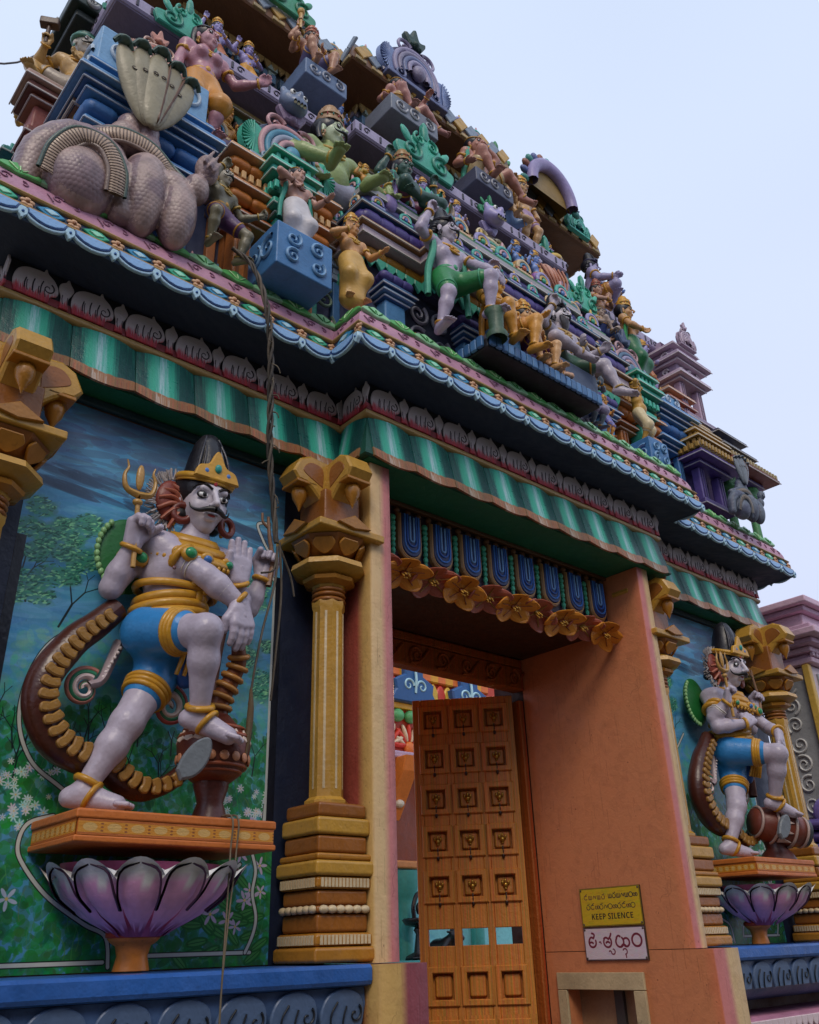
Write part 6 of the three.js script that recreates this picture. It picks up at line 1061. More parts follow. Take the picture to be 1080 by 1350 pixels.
// ------------------------------------------------------------------ serpents and tower statues
const scaleTex = noiseTex(512, 1, (o, u, v) => { const N = 56, r = Math.floor(v * N), x = u * N + (r % 2) * .5, fx = x - Math.floor(x) - .5, fy = v * N - r - .5; const d = Math.min(1, Math.hypot(fx, fy * .9) * 2); const k = 255 * (1 - d * d * .9) * (.85 + .15 * o(30)); return [k, k, k]; });
const scaleCol = noiseTex(512, 1, (o) => { const b = o(5) * .5 + o(13) * .5, f = o(40); const t = b > .56 ? 1 : b > .5 ? (b - .5) / .06 : 0; const k = .8 + .2 * f; return [(206 + 46 * t) * k, (198 + 50 * t) * k, (214 + 34 * t) * k]; }); scaleCol.colorSpace = THREE.SRGBColorSpace;
const scaly = P(0xffffff, .5, { vertexColors: true, bumpMap: scaleTex, bumpScale: .0014, map: scaleCol });
function serpent(name, label, pos, s, cb, ch, cs) {
  const G = thing(name, label, 'statue', pos); G.scale.setScalar(s); const body = [], K = .03;
  const chain = (pts, r, k = K) => { const c = curve(pts), n = 14; for (let i = 0; i < n; i++) { const a = c.getPointAt(i / n), b = c.getPointAt((i + 1) / n); body.push(cap([a.x, a.y, a.z], [b.x, b.y, b.z], r(i / n), r((i + 1) / n), 0, k)); } };
  const eb = (x, y, z, rx, ry, rz, k = .005) => body.push(blob([x, y, z], [rx, ry, rz], 0, k));
  eb(-.21, .04, .07, .15, .17, .12); chain([[-.40, -.03, .02], [-.375, .14, .03], [-.27, .27, .05], [-.14, .26, .07], [-.05, .12, .08], [-.03, -.03, .08]], t => .062 + .014 * Math.sin(t * PI), .004);
  eb(-.24, .33, .01, .11, .05, .07); eb(-.12, .32, .02, .10, .06, .08);
  eb(.05, .12, .09, .10, .23, .11); eb(.06, .27, .07, .095, .09, .09, .012); eb(.20, .08, .12, .088, .19, .095); eb(.17, .22, .10, .085, .09, .085, .012);
  chain([[-.20, .36, -.02], [-.08, .40, .05], [.05, .40, .06], [.15, .34, .05]], t => .062, .004);
  eb(-.04, .475, .02, .075, .075, .07); eb(.06, .46, .04, .06, .085, .06); eb(-.02, .55, .02, .065, .07, .06); eb(.055, .54, .04, .05, .075, .055); eb(.02, .61, .03, .06, .06, .05);
  eb(.265, .25, .15, .06, .08, .06); eb(.30, .38, .17, .055, .08, .055); body.push(cap([.26, .37, .22], [.30, .45, .225], .010, .007, 0, .006), cap([.285, .35, .225], [.32, .43, .225], .010, .007, 0, .006), cap([.31, .34, .22], [.34, .41, .215], .010, .007, 0, .006));
  part('coils', nets(body, .0085, [colour(cb)]), scaly, G);
  const bd = (pts, r, n) => { // ribbed belly band laid almost flush with the coil
    const c = curve(pts.map(p => add(p, [0, 0, -.010]))), rad = t => r * (1 - .25 * Math.abs(t - .5)), N = 60, g = [];
    const band = taper(pts.map(p => add(p, [0, 0, -.010])), rad, N, 10), bp = band.attributes.position; for (let i = 0; i <= N; i++) { const z = c.getPointAt(i / N).z; for (let j = 0; j <= 10; j++) { const k = i * 11 + j; bp.setZ(k, z + (bp.getZ(k) - z) * .38); } } band.computeVertexNormals();
    part('belly_band', band, P(pale(cb, 0xc8b090, .4), .5), G);
    for (let i = 0; i < n; i++) { const t = (i + .5) / n, p = c.getPointAt(t), d = c.getTangentAt(t), q = ring([p.x, p.y, p.z], [d.x, d.y, d.z], rad(t), .0028, 12, 4), P0 = q.attributes.position; for (let k = 0; k < P0.count; k++) P0.setZ(k, p.z + (P0.getZ(k) - p.z) * .4); g.push(q); }
    const rb = part('belly_ribs', M(g), P(dim(cb, .5), .6), G); rb.userData.kind = 'stuff';
    for (const e of [1, -1]) part('belly_edge', taper(pts.map((p, i) => { const t = i / (pts.length - 1), d = c.getTangentAt(t); return [p[0] - d.y * r * e, p[1] + d.x * r * e, p[2] - .010]; }), t => .010, 40, 6), P(e > 0 ? cs : dim(cb, .7), .5), G);
  };
  bd([[-.345, -.03, .12], [-.325, .10, .15], [-.255, .195, .175], [-.165, .19, .19], [-.105, .09, .195], [-.09, -.03, .18]], .040, 44); bd([[-.19, .355, .055], [-.08, .385, .115], [.05, .38, .125], [.14, .325, .12], [.19, .25, .16]], .038, 36);
  for (let i = -2; i <= 2; i++) { // five hooded heads
    const a = -i * .19, L = .35 - .012 * Math.abs(i), c = [.03 + .215 * Math.sin(-a) * 1.15, .53 + .225 * Math.cos(a), .12 - .012 * Math.abs(i)];
    part('hood', ell(.070, L * .70, .035, 0, 0, 0, 16).rotateZ(a).translate(...c), P(i % 2 ? dim(ch, .86) : ch, .55), G);
    part('hood_spot', M(ring([c[0] - .02, c[1] + .06, c[2] + .034], [0, .3, 1], .011, .003, 12, 4), ring([c[0] + .02, c[1] + .06, c[2] + .034], [0, .3, 1], .011, .003, 12, 4)), P(0x3a2c24, .6), G);
    if (i < 2) part('hood_stripe', ell(.012, L * .62, .02, 0, 0, 0, 8).rotateZ(a - .06).translate(c[0] + .037, c[1] - .01, c[2] + .012), P(0x5c3c28, .6), G);
    const t = [c[0] + Math.sin(-a) * L * .68, c[1] + Math.cos(a) * L * .68, c[2] + .02];
    part('head', M(ell(.032, .016, .036, t[0], t[1], t[2], 10), taper([[t[0] - .042, t[1] - .022, t[2] - .01], [t[0] - .02, t[1] + .006, t[2] + .01], [t[0] + .02, t[1] + .006, t[2] + .01], [t[0] + .042, t[1] - .022, t[2] - .01]], t => .012, 10, 6)), P(cs, .5), G);
  }
  return G;
}
serpent('serpent_statue', 'coiled mauve five headed serpent statue before the blue shrine', [.97, 4.44, .10], 1.0, 0x9a8680, 0x8c8772, 0x3f5650);
serpent('serpent_statue', 'coiled slate grey serpent statue before the gilded pavilion', [5.86, 4.43, .26], .50, 0x5c6674, 0x6a7480, 0x4a5664);
const HA = { hang: s => ({ s, hand: [s * .2, .34, .05] }), pray: s => ({ s, hand: [s * .028, .63, .17], hf: [-s * .12, 1, .1], hn: [-s, 0, 0], curl: .05, pole: [s, -.6, 0] }), up: s => ({ s, hand: [s * .22, .80, .1], hf: [0, 1, .15], hn: [0, 0, 1], curl: .9, pole: [s, -.8, 0] }), chest: s => ({ s, hand: [s * .05, .60, .15], curl: .6, pole: [s, -.5, -.2] }), hip: s => ({ s, hand: [s * .13, .49, .07], curl: .8, pole: [s, 0, -.3] }), fwd: s => ({ s, hand: [s * .2, .58, .2], curl: .4 }), head: s => ({ s, hand: [s * .10, .93, .04], curl: .5, hf: [-s, .3, 0], hn: [0, -1, 0], pole: [s, .2, .1] }), out: s => ({ s, hand: [s * .36, .60, .1], curl: .7 }) };
const seatY = (A, dy) => ({ ...A, hand: add(A.hand, [0, dy, 0]) });
const stand = [{ s: -1, foot: [-.06, .045, 0] }, { s: 1, foot: [.07, .045, .02] }];
const cross_ = [{ s: -1, foot: [.06, .05, .17], pole: [-1, .15, .5], toe: [1, -.1, .3] }, { s: 1, foot: [-.05, .06, .20], pole: [1, .15, .5], toe: [-1, -.1, .3] }];
const lalita = [{ s: -1, foot: [-.08, .045, .2], pole: [-.5, .5, 1] }, { s: 1, foot: [.10, .045, .21], pole: [.4, .5, 1] }], stool = (hex, q) => (g, J) => { part('stool', rbox(.26 * J.H, .2 * J.H, .2 * J.H, 0, .1 * J.H, -.02 * J.H, .01), P(hex, .55), g); if (q) q(g, J); };
const kneeUp = [{ s: -1, foot: [-.10, .05, .2], pole: [-.3, 1, .4] }, { s: 1, foot: [-.04, .05, .2], pole: [1, .2, .5], toe: [-1, -.1, .3] }];
const recline = [{ s: -1, foot: [.02, .05, .16], pole: [-.4, 1, .3] }, { s: 1, foot: [.40, .05, .14], pole: [.3, .6, .6], toe: [1, 0, .3] }];
const seat = (L, arms, o) => ({ pel: [0, L === lalita ? .265 : .09, 0], legs: L, arms: arms.map(A => seatY(A, L === lalita ? -.235 : -.41)), ...o });
const up = (L, arms, o) => ({ legs: L, arms, ...o });
const club = (hex, L = .4) => (g, q) => { const a = q.arms[0]; const p = add(a.w, a.hf, .04 * q.H); part('club', M(taper([add(p, [0, -.1, .02], q.H), add(p, [0, L * .5, .02], q.H)], t => .014 * q.H * (1 + t), 8, 7), ell(.04 * q.H, .05 * q.H, .04 * q.H, p[0], p[1] + L * .5 * q.H, p[2] + .02 * q.H, 9)), P(hex, .5), g); };
// first tier
fig('crouching_statue', 'dark olive crouching statue gripping the serpent tail beside the orange shrine', { pos: [1.40, 4.45, .17], turn: .3, h: .60, skin: 0x6c6752, face: 0x9a9484, hairKind: 'long', mous: true, cloth: 0x4f3358, ...up([{ s: -1, foot: [-.12, .045, .05], pole: [-.7, 0, 1] }, { s: 1, foot: [.16, .045, .08], pole: [.8, 0, 1] }], [{ s: -1, hand: [-.16, .72, .16], curl: 1 }, { s: 1, hand: [.30, .58, .14], curl: 1.2 }], { pel: [0, .44, 0] }), hr: .12, jewel: 0xa88a3c });
fig('standing_statue', 'brown statue in a white wrap and teal shawl on the carved blue block', { pos: [1.79, 4.68, .22], h: .56, skin: 0xa67f70, face: 0xb89484, hairKind: 'long', cloth: 0xb8b4b6, skirt: .10, clothLen: 1.2, shawl: 0x2f8f80, ...up(stand, [{ s: -1, hand: [-.10, .70, .10], curl: .8, pole: [-1, .2, 0] }, HA.fwd(1)]), jewel: 0x6a4a40 });
fig('standing_statue', 'golden crowned statue in ochre robe with red sash at the bay corner', { pos: [2.12, 4.50, .25], h: .56, skin: 0xb58552, hairKind: 'crown', cloth: 0xb8924a, skirt: .10, clothLen: 1.2, sash: 0x8c2c28, ...up(stand, [{ s: -1, hand: [-.14, .72, .14], hf: [0, 1, .1], curl: .4, pole: [-1, -.5, 0] }, HA.fwd(1)]), jewel: 0xc09a3c });
fig('warrior_statue', 'large lavender moustached statue in green shorts with one knee raised', { pos: [2.72, 4.47, .33], h: .90, cell: .0105, skin: 0x9d93a6, face: 0xaea6b2, mous: true, hairKind: 'jata', crown: 0x2a2830, cloth: 0x1f6f38, clothLen: .75, trim: 0x2f8a60, hy: .4, ...up([{ s: -1, foot: [-.14, .045, .08], pole: [-.2, 0, 1] }, { s: 1, foot: [.17, .24, .20], pole: [.3, 1, 1] }], [{ s: -1, hand: [-.22, .86, .12], hf: [.2, 1, .1], hn: [.4, 0, 1], curl: 1.2, pole: [-1, -1, 0] }, { s: 1, hand: [.22, .52, .26], hf: [.6, -1, .3], hn: [0, 0, -1], curl: .3, pole: [1, -.2, .2] }, { s: 1, back: -.03, hand: [.30, .70, .10], curl: .8 }], { pel: [0, .5, .02] }), shawl: 0x4aa088, extra: (g, q) => part('foot_block', lathe([[.055, 0], [.06, .03], [.04, .06], [.045, .16], [.06, .185], [.001, .19]], 14).translate(.155, .005, .21), P(0x3f5a48, .6), g) });
fig('seated_statue', 'yellow seated statue with orange shawl on the black shelf', { pos: [3.10, 4.536, .36], h: .84, skin: 0xb98434, face: 0xc49a48, hairKind: 'jata', crown: 0x1c1a20, cloth: 0xb87c2c, shawl: 0xb4802e, ...seat(lalita, [HA.chest(-1), HA.fwd(1)]), hy: .2, extra: stool(0x4a7ab0) });
fig('seated_statue', 'small crowned gold statue in purple seated on the black shelf', { pos: [3.34, 4.536, .36], h: .66, skin: 0xb88f60, hairKind: 'crown', cloth: 0x5a2f5c, ...seat(lalita, [HA.fwd(-1), HA.chest(1)]), extra: stool(0x5a4a7c) });
fig('child_statue', 'tiny maroon clad statue kneeling beside the bearded statue', { pos: [3.47, 4.52, .42], h: .40, skin: 0xb08868, hairKind: 'bun', cloth: 0x6a2038, cell: .007, ...seat(kneeUp, [HA.pray(-1), HA.pray(1)]) });
fig('sage_statue', 'large grey bearded statue with raised hand and outstretched leg', { pos: [3.72, 4.75, .33], h: .90, cell: .0105, skin: 0x9b939e, face: 0xb9b2b6, mous: true, beard: 0x3a3638, hairKind: 'jata', crown: 0x201e24, cloth: 0x3a5a48, ...seat([{ s: -1, foot: [-.02, .06, .18], pole: [-1, .2, .5], toe: [1, -.1, .3] }, { s: 1, foot: [.24, -.17, .26], pole: [.5, .6, .6], toe: [.5, -.3, .8] }], [{ s: -1, hand: [-.2, .82, .12], hf: [.1, 1, .1], curl: .9, pole: [-1, -1, 0] }, HA.chest(1), { s: 1, back: -.02, hand: [.24, .62, .16], curl: .5 }]), hy: .35, jewel: 0xa88a4c, extra: (g, q) => part('seat_block', rbox(.36, .20, .26, .0, -.108, -.02, .015), P(0x4a5a78, .55), g) });
fig('praying_statue', 'small dark bearded statue praying below the black shelf end', { pos: [4.05, 4.50, .28], h: .48, skin: 0x56616a, face: 0x7c868c, beard: 0x16161a, hairKind: 'long', cloth: 0x8a84a0, clothLen: 1.1, cell: .007, ...up(stand, [HA.pray(-1), HA.pray(1)]) });
fig('standing_statue', 'yellow statue with hands on its head on a carved blue block', { pos: [4.70, 4.64, .21], turn: .5, h: .54, skin: 0xac8438, hairKind: 'turban', hair: 0x2a2420, cloth: 0xc0b088, clothLen: 1.3, flare: .06, sash: 0xb08c3c, ...up(stand, [HA.head(-1), HA.head(1)]), belly: 1.15 });
{ // carved blocks the two statues stand on, and the black shelf
  const blk = (label, x, y0, y1, z, w, d) => { const B = thing('carved_block', label, 'pedestal', [x, 0, z]); part('block', rbox(w, y1 - y0, d, 0, (y0 + y1) / 2, 0, .01), P(0x3f74ac, .55), B); for (const s of [-1, 1]) for (const e of [-1, 1]) part('block_scroll', spiral(s * w * .22, (y0 + y1) / 2 + e * (y1 - y0) * .2, d / 2 + .005, (y1 - y0) * .17, 1.4, .011, s * e, 1), P(0x6c9ac8, .55), B); for (const s of [-1, 1]) part('block_scroll', spiral(0, (y0 + y1) / 2, 0, (y1 - y0) * .26, 1.4, .011, s, 1).rotateY(-PI / 2).translate(-w / 2 - .004, 0, s * d * .22), P(0x6c9ac8, .55), B); };
  blk('carved blue block under the white robed statue', 1.77, 4.42, 4.68, .22, .32, .26); blk('carved blue block under the statue holding its head', 4.70, 4.43, 4.64, .21, .22, .22);
  const Sh = thing('statue_shelf', 'black bottomed shelf with blue toothed edge carrying the seated statues', 'shelf');
  part('shelf_slab', bxx(2.84, 3.80, 4.44, 4.50, .12, .50, .01), P(0x12121a, .7), Sh); part('shelf_top', bxx(2.85, 3.79, 4.501, 4.535, .12, .49, .006), P(0x4a4a5c, .65), Sh);
  const t = prep(rbox(.042, .07, .022, 0, 0, 0, .008)); for (let i = 0; i < 20; i++) part('shelf_tooth', t, P(i % 2 ? 0x4a7ab0 : 0x3a689c, .55), Sh, [2.865 + i * .048, 4.482, .512]); for (let i = 0; i < 7; i++) part('shelf_tooth', t, P(i % 2 ? 0x4a7ab0 : 0x3a689c, .55), Sh, [2.828, 4.482, .17 + i * .048], PI / 2);
}
// second tier
fig('half_figure_statue', 'bare chested rose statue with long black hair above the blue shrine', { pos: [1.37, 5.45, -.13], h: .90, bust: true, skin: 0xa0727c, face: 0xb0868c, hairKind: 'long', crown: 0x2a2026, ear: 0xb08a3c, cloth: 0xb0782c, clothLen: 1.1, ...up(stand, [HA.hang(-1), { s: 1, hand: [.32, .62, .14], hf: [.6, .6, .2], curl: .6, pole: [.4, -1, 0] }]), hy: .35, hr: .1 });
fig('ogre_statue', 'large green moustached statue seated above the bay corner', { pos: [2.19, 5.47, -.06], h: 1.18, cell: .0115, skin: 0x808f58, face: 0xa2ae90, mous: true, hairKind: 'crown', crown: 0x9a7a58, cloth: 0x8a8a9c, ...seat([{ s: -1, foot: [-.12, .06, .2], pole: [-1, .3, .5] }, { s: 1, foot: [.10, .06, .2], pole: [1, .3, .4] }], [HA.hip(-1), { s: 1, hand: [.26, .56, .16], hf: [.2, -1, .3], curl: .6, pole: [1, .2, -.2] }]), hy: .5, jewel: 0xa88a2c, belly: 1.1 });
fig('seated_statue', 'dark green crowned statue with maroon garments over the centre bay', { pos: [2.70, 5.62, .03], h: .85, skin: 0x2c4a40, hairKind: 'crown', crown: 0x8a6a3c, cloth: 0x5c2444, ...seat(cross_, [HA.up(-1), HA.up(1)]), shawl: 0x3fa08c });
{ // peacock tails beside it
  for (const [x, y, z, s, hs, lab] of [[2.50, 5.46, .10, .2, [0x4a6fb4, 0x7c6ca8], 'blue and violet fan tailed bird relief left by the dark green statue'], [2.86, 5.58, .13, .21, [0x3a9c88, 0x2f8a7a], 'teal fan tailed bird relief beside the dark green statue'], [3.0, 5.62, .08, .2, [0xb8a090, 0xa89484], 'beige fan tailed bird relief near the small gods']]) {
    const G = thing('bird_relief', lab, 'relief', [x, y, z]);
    for (let i = 0; i < 7; i++) part('tail_feather', ell(.030, .10, .02, 0, .10, 0, 8).rotateZ((i - 3) * .24).scale(s * 5, s * 6.5, 1).translate(0, .04, -.01 * (i % 2)), P(hs[i % 2], .55), G);
    part('bird_body', M(ell(.05, .07, .04, 0, .07, .03, 10), taper([[0, .1, .04], [.02, .16, .06], [.0, .2, .07], [-.02, .19, .1]], t => .022 * (1 - .6 * t), 10, 6)), P(hs[1], .5), G);
  }
}
for (const [x, hex, c, lab] of [[2.84, 0x8a82b0, 0xb8842c, 'tiny lilac statue in gold standing nearest the dark green statue'], [3.0, 0xb8843c, 0x6a6aa8, 'tiny gold statue in violet between two lilac ones'], [3.14, 0x8d88b4, 0x9a5c3c, 'tiny lilac statue in rust red next to the cream crest'], [3.72, 0x5c7ab0, 0xb08040, 'tiny blue statue in gold past the cream crest']]) fig('small_statue', lab, { pos: [x, 5.60, .06], h: .40, cell: .007, skin: hex, hairKind: 'crown', cloth: c, clothLen: 1, ...up(stand, [HA.up(-1), HA.chest(1)]) });
fig('small_statue', 'tiny blue statue leaning on the big salmon shell', { pos: [3.92, 5.60, .06], h: .42, cell: .007, skin: 0x6c86bc, hairKind: 'crown', cloth: 0x8a5cA0, clothLen: 1, ...up(stand, [HA.up(-1), HA.out(1)]) });
{ const G = thing('shell_disc', 'salmon ribbed oval shell on the ledge by the tiny blue statue', 'relief', [4.10, 5.60, .09]); part('shell', ell(.13, .19, .05, 0, .18, 0, 18).rotateZ(.3), P(0xb8846c, .55), G); for (let i = 0; i < 6; i++) part('shell_rib', tube([[-.02, .02, .03], [-.09 + i * .04, .2, .055], [-.10 + i * .05, .34, .02]], .009, 10, 5).rotateZ(.25), P(0x9a6450, .55), G); }
fig('standing_statue', 'lilac moustached statue in a yellow turban above the bearded statue', { pos: [4.46, 5.56, -.16], h: .92, skin: 0x8d8aa8, face: 0x9c9ab4, mous: true, hairKind: 'turban', hair: 0xb89a34, crown: 0x9a7a2c, cloth: 0x3a8a84, ...up(stand, [HA.out(-1), HA.hip(1)]), shawl: 0x3f9c90, hy: .4 });
fig('standing_statue', 'crowned statue in dark green sari beyond the lilac crest', { pos: [5.20, 5.50, -.06], turn: .35, h: .82, bust: true, skin: 0xa87e50, hairKind: 'crown', cloth: 0x1c5a34, skirt: .1, clothLen: 1.2, shawl: 0x2f8a4c, ...up(stand, [HA.chest(-1), HA.hang(1)]) });
fig('small_statue', 'small dark blue clad statue on the lilac roundel', { pos: [4.90, 5.86, -.10], h: .50, cell: .0075, skin: 0x8f7c70, hairKind: 'bun', cloth: 0x2c3a6c, ...seat(recline, [HA.chest(-1), HA.out(1)]) });
fig('small_statue', 'small brown statue in a pointed red cap behind the green sari', { pos: [5.06, 5.95, -.2], h: .60, cell: .008, skin: 0xa07c68, hairKind: 'crown', crown: 0x8a4a34, cloth: 0x3a3a4c, clothLen: 1.1, ...up(stand, [HA.pray(-1), HA.pray(1)]) });
// third tier
const blkG = (label, x, y, z, w, h, d, hex) => { const B = thing('carved_block', label, 'pedestal', [x, y, z]); part('block', rbox(w, h, d, 0, -h / 2, 0, .01), P(hex, .55), B); for (let i = 0; i < 3; i++) part('block_scroll', spiral(-w * .3 + i * w * .3, -h / 2, d / 2 + .005, Math.min(h * .36, w * .13), 1.4, .009, i % 2 ? 1 : -1, i), P(pale(hex, 0xd0d4dc, .5), .55), B); };
blkG('carved blue block under the four armed statue', 2.27, 6.86, -.36, .34, .15, .3, 0x5a7094); blkG('carved grey block under the reclining rose statue', 2.95, 6.92, -.24, .44, .16, .3, 0x6c7484); blkG('carved dark block under the reclining statue by the green crest', 3.70, 6.72, -.2, .40, .14, .3, 0x4a5068);
fig('four_armed_statue', 'brown four armed crowned statue seated under the tiled eave', { pos: [2.24, 6.86, -.36], h: .68, skin: 0xa0765c, hairKind: 'crown', crown: 0x9a5c44, cloth: 0x6a6488, ...seat(lalita, [HA.up(-1), HA.chest(1), { s: 1, back: -.04, hand: [.28, .74, .0], curl: 1 }, { s: -1, back: -.04, hand: [-.26, .58, .1], curl: 1 }]), extra: stool(0x5c6c8c, club(0xa88030, .3)) });
fig('reclining_statue', 'rose skinned reclining statue on a grey block below the lilac tower crest', { pos: [2.93, 6.92, -.24], h: .74, bust: true, skin: 0x9a6c62, hairKind: 'bun', cloth: 0xa88a5c, ...seat(recline, [{ s: -1, hand: [-.22, .52, .05], curl: .3 }, { s: 1, hand: [.2, .70, .2], curl: .4 }]), tw: .2 });
fig('reclining_statue', 'tan reclining statue on a dark block beside the green crest', { pos: [3.68, 6.72, -.2], h: .92, skin: 0x9c6c5c, hairKind: 'bun', bust: true, cloth: 0xa8946c, ...seat(recline, [{ s: -1, hand: [-.2, .52, .08], curl: .3 }, HA.head(1)]), shawl: 0x3f9c84 });
fig('small_statue', 'small tan statue kneeling beside the standing tan statue', { pos: [3.98, 6.50, -.17], h: .56, cell: .008, skin: 0xa08058, hairKind: 'bun', cloth: 0x5c7aa0, ...seat(kneeUp, [HA.pray(-1), HA.pray(1)]) });
fig('standing_statue', 'tan standing statue with upraised fist under the lilac arch', { pos: [4.27, 6.48, -.26], h: .76, skin: 0xa58258, hairKind: 'crown', cloth: 0x8a6c88, ...up(stand, [HA.up(-1), HA.hip(1)]) });
fig('seated_statue', 'lilac pot bellied statue seated at the tower edge', { pos: [5.28, 6.55, -.36], turn: .6, h: .85, skin: 0x8883a4, hairKind: 'jata', crown: 0x2c2a48, cloth: 0xa87438, belly: 1.5, fat: 1.1, ...seat(cross_, [HA.fwd(-1), HA.out(1)]) });
{ // small attendants that fill the niches, repeated from three of the small statues
  const base = scene.children.filter(o => /^small_statue/.test(o.name)).slice(0, 4);
  const put = (k, x, y, z, sc, turn, label) => { const c = base[k].clone(); c.name = numbered('small_statue'); c.position.set(x, y, z); c.rotation.y = turn; c.scale.setScalar(sc); c.userData = { label, category: 'statue', group: 'small attendant statues' }; scene.add(c); };
  put(1, 1.62, 5.50, -.30, 1.35, .2, 'small gold attendant statue between the rose statue and the teal crest'); put(2, 1.62, 6.62, -.55, 1.25, 0, 'small lilac attendant statue on the third tier above the rose statue');
  put(0, 1.86, 6.62, -.55, 1.2, 0, 'small lilac attendant statue in gold left by the four armed statue'); put(3, 2.60, 6.60, -.52, 1.2, 0, 'small blue attendant statue between the carved blocks'); put(1, 3.32, 6.62, -.40, 1.2, 0, 'small gold attendant statue below the tower crest');
  put(2, 4.58, 6.60, -.50, 1.3, .2, 'small lilac attendant statue under the lilac arch'); put(0, 4.90, 6.60, -.52, 1.25, .2, 'small lilac attendant statue by the tower edge'); put(3, 4.28, 5.58, -.06, 1.1, 0, 'small blue attendant statue behind the salmon shell');
  put(1, 2.42, 5.56, .0, .8, 0, 'tiny gold attendant statue beside the blue bird relief'); put(2, 5.56, 5.62, -.16, 1.3, .4, 'small lilac attendant statue between the green sari and the pink shrine'); put(3, 5.50, 6.50, -.30, 1.1, .5, 'small blue attendant statue on the far end of the lilac cornice'); put(1, 4.24, 4.53, .24, .75, .2, 'tiny gold attendant statue beside the praying statue');
}
// side of the tower
fig('hammer_statue', 'tan statue with raised mallet on the tower side past the blue shrine', { pos: [.84, 5.72, -.52], turn: -.5, h: .86, skin: 0xa5844f, face: 0x9a948a, hairKind: 'turban', hair: 0x24463c, crown: 0x4a7a6c, mous: true, cloth: 0x8a7c6c, ...seat([{ s: -1, foot: [-.2, -.02, .16], pole: [-1, .4, .3] }, { s: 1, foot: [.1, .05, .2], pole: [.4, 1, .3] }], [{ s: -1, hand: [-.2, .74, .1], hf: [0, 1, 0], curl: 1.3, pole: [-1, -.6, 0] }, HA.chest(1)]), hy: .7, extra: (g, q) => { const a = q.arms[0], p = add(a.w, a.hf, .04); part('mallet', M(tube([add(p, [0, -.04, .01]), add(p, [0, .12, .01])], .012, 4, 6), rbox(.10, .05, .05, p[0], p[1] + .12, p[2] + .01, .008)), P(0x4a3428, .55), g); } });
fig('small_statue', 'tiny gold statue on the turquoise eave at the tower side', { pos: [.72, 5.31, -.70], turn: -.4, h: .40, cell: .0075, skin: 0xa8884c, hairKind: 'crown', cloth: 0x8a6c3c, ...up(stand, [HA.fwd(-1), HA.hip(1)]) });

// ------------------------------------------------------------------ ropes, wire, boundary pillar
{
  const r = thing('dried_garland', 'grey twisted dried garland hanging over the cornice to the guardian', 'garland');
  const A = [[1.47, 4.52, .20], [1.53, 4.44, .25], [1.56, 4.33, .29], [1.60, 4.17, .31], [1.64, 4.0, .29], [1.685, 3.75, .24], [1.72, 3.5, .20], [1.76, 3.3, .18], [1.79, 3.12, .17]];
  for (let k = 0; k < 3; k++) { const c = curve(A), p = []; for (let i = 0; i <= 80; i++) { const t = i / 80, q = c.getPointAt(t), a = t * 34 + k * 2.1, s = .006 + .004 * Math.sin(t * PI); p.push([q.x + Math.cos(a) * s, q.y, q.z + Math.sin(a) * s]); } part('rope_strand', tube(p, .0068, 160, 5), P([0x4c4640, 0x5c544a, 0x3c3834][k], .85), r); }
  const tails = [[[1.79, 3.10, .18], [1.775, 2.95, .2], [1.70, 2.70, .24], [1.66, 2.52, .26], [1.64, 2.40, .27]], [[1.80, 3.12, .18], [1.81, 2.9, .19], [1.79, 2.65, .2], [1.775, 2.45, .2]], [[1.80, 3.1, .18], [1.86, 2.98, .18], [1.88, 2.9, .18]], [[1.79, 3.08, .18], [1.76, 2.98, .2], [1.70, 2.95, .21]]];
  tails.forEach((p, i) => part('rope_tail', taper(p, t => .0055 - .001 * t, 40, 5), P(0x4a4238, .85), r));
  for (let i = 0; i < 14; i++) { const t = .3 + i * .05, q = curve(A).getPointAt(Math.min(1, t)), d = [rr(-.05, .05), rr(-.06, .02), rr(0, .04)]; part('dry_leaf', tube([[q.x, q.y, q.z], [q.x + d[0] * .6, q.y + d[1] * .5, q.z + d[2]], [q.x + d[0], q.y + d[1], q.z + d[2]]], .003, 6, 4), P(0x5a5244, .9), r); }
  part('seed_pod', taper([[1.645, 2.46, .27], [1.645, 2.38, .275], [1.64, 2.28, .275], [1.635, 2.22, .275]], t => .012 * Math.sin(.3 + t * 2.6) + .002, 14, 6), P(0x5a4a34, .85), r);
  const c2 = thing('thin_cord', 'thin grey cord hanging from the orange slab past the blue ledge', 'cord');
  for (const dx of [0, .022]) part('cord_strand', tube([[1.585 + dx, 2.02, .2], [1.588 + dx, 2.01, .287], [1.586 + dx, 1.9, .292], [1.58 + dx * .4, 1.7, .30], [1.575, 1.5, .305], [1.575, 1.1, .31]], .0032, 50, 5), P(0x6a6050, .85), c2);
  single('overhead_wire', 'thin grey wire strung through the sky beside the tower', 'wire', tube([[-3.0, 5.3, -1], [-1.0, 5.62, -1], [.53, 6.24, -1], [.85, 6.7, -1.02], [1.1, 6.75, -1.1]], .006, 50, 5), P(0x6a6a70, .7));
}
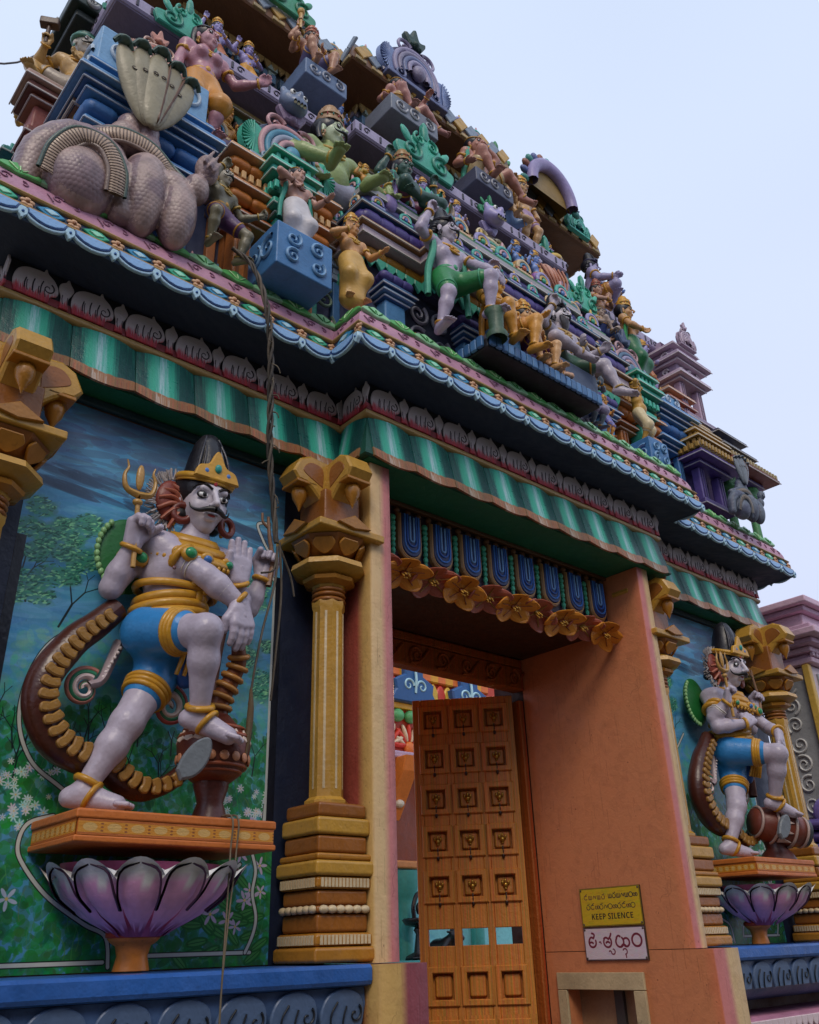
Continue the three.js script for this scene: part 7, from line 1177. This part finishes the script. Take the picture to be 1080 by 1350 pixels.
{ // carved pillar standing beyond the far wing
  const p = thing('boundary_pillar', 'pale lilac carved pillar with stepped capital beyond the far wing', 'pillar', [7.35, 0, -.28]);
  part('pillar_plinth', rbox(.8, 2.1, .7, 0, 1.05, 0, .02), P(0x5c4f8c, .6), p);
  for (const [y, r, h] of [[2.12, .42, 0x54488c], [2.22, .36, 0x6a5ca0], [2.30, .40, 0x54488c]]) part('lotus_course', lathe([[.001, 0], [r, .01], [r * 1.05, .045], [r, .085], [.001, .09]], 16).translate(0, y, 0), P(h, .55), p);
  for (let i = 0; i < 10; i++) part('lotus_petal', ell(.09, .12, .04, 0, 0, .36, 9).rotateY(i * PI / 5).translate(0, 2.42, 0), P(0x6a5ca4, .55), p);
  part('pillar_shaft', rbox(.50, 1.25, .44, 0, 2.95, 0, .015), P(0xc0b2be, .6), p);
  part('shaft_panel', rbox(.36, 1.1, .02, 0, 2.96, .224, .004), P(0x8c929c, .6), p); part('shaft_panel', rbox(.02, 1.1, .30, -.254, 2.96, 0, .004), P(0x8c929c, .6), p);
  for (let i = 0; i < 7; i++) { part('vine_scroll', spiral(0, 2.5 + i * .155, .24, .072, 1.5, .012, i % 2 ? 1 : -1, i), P(0xb8bcc2, .55), p); part('vine_scroll', spiral(0, 2.5 + i * .155, 0, .072, 1.5, .012, i % 2 ? 1 : -1, i).rotateY(-PI / 2).translate(-.27, 0, 0), P(0xb8bcc2, .55), p); }
  part('edge_strip', rbox(.06, 1.25, .06, -.28, 2.95, .20, .01), P(0xc0a04c, .55), p);
  [[3.58, .05, .30], [3.63, .04, .26], [3.67, .05, .31], [3.72, .05, .38], [3.77, .06, .46], [3.83, .05, .40], [3.88, .12, .30], [4.0, .05, .36], [4.05, .06, .42]].forEach(([y, h, w], i) => part('capital_course', rbox(w * 2, h - .002, w * 1.8, 0, y + h / 2, 0, .012), P(i % 2 ? 0xb898b4 : 0xc8aac2, .55), p));
  for (let i = 0; i < 9; i++) part('dentil', rbox(.04, .035, .03, -.26 + i * .065, 3.652, .265, .006), P(0xc0a4b8, .55), p);
}
renderer.render(scene, camera);
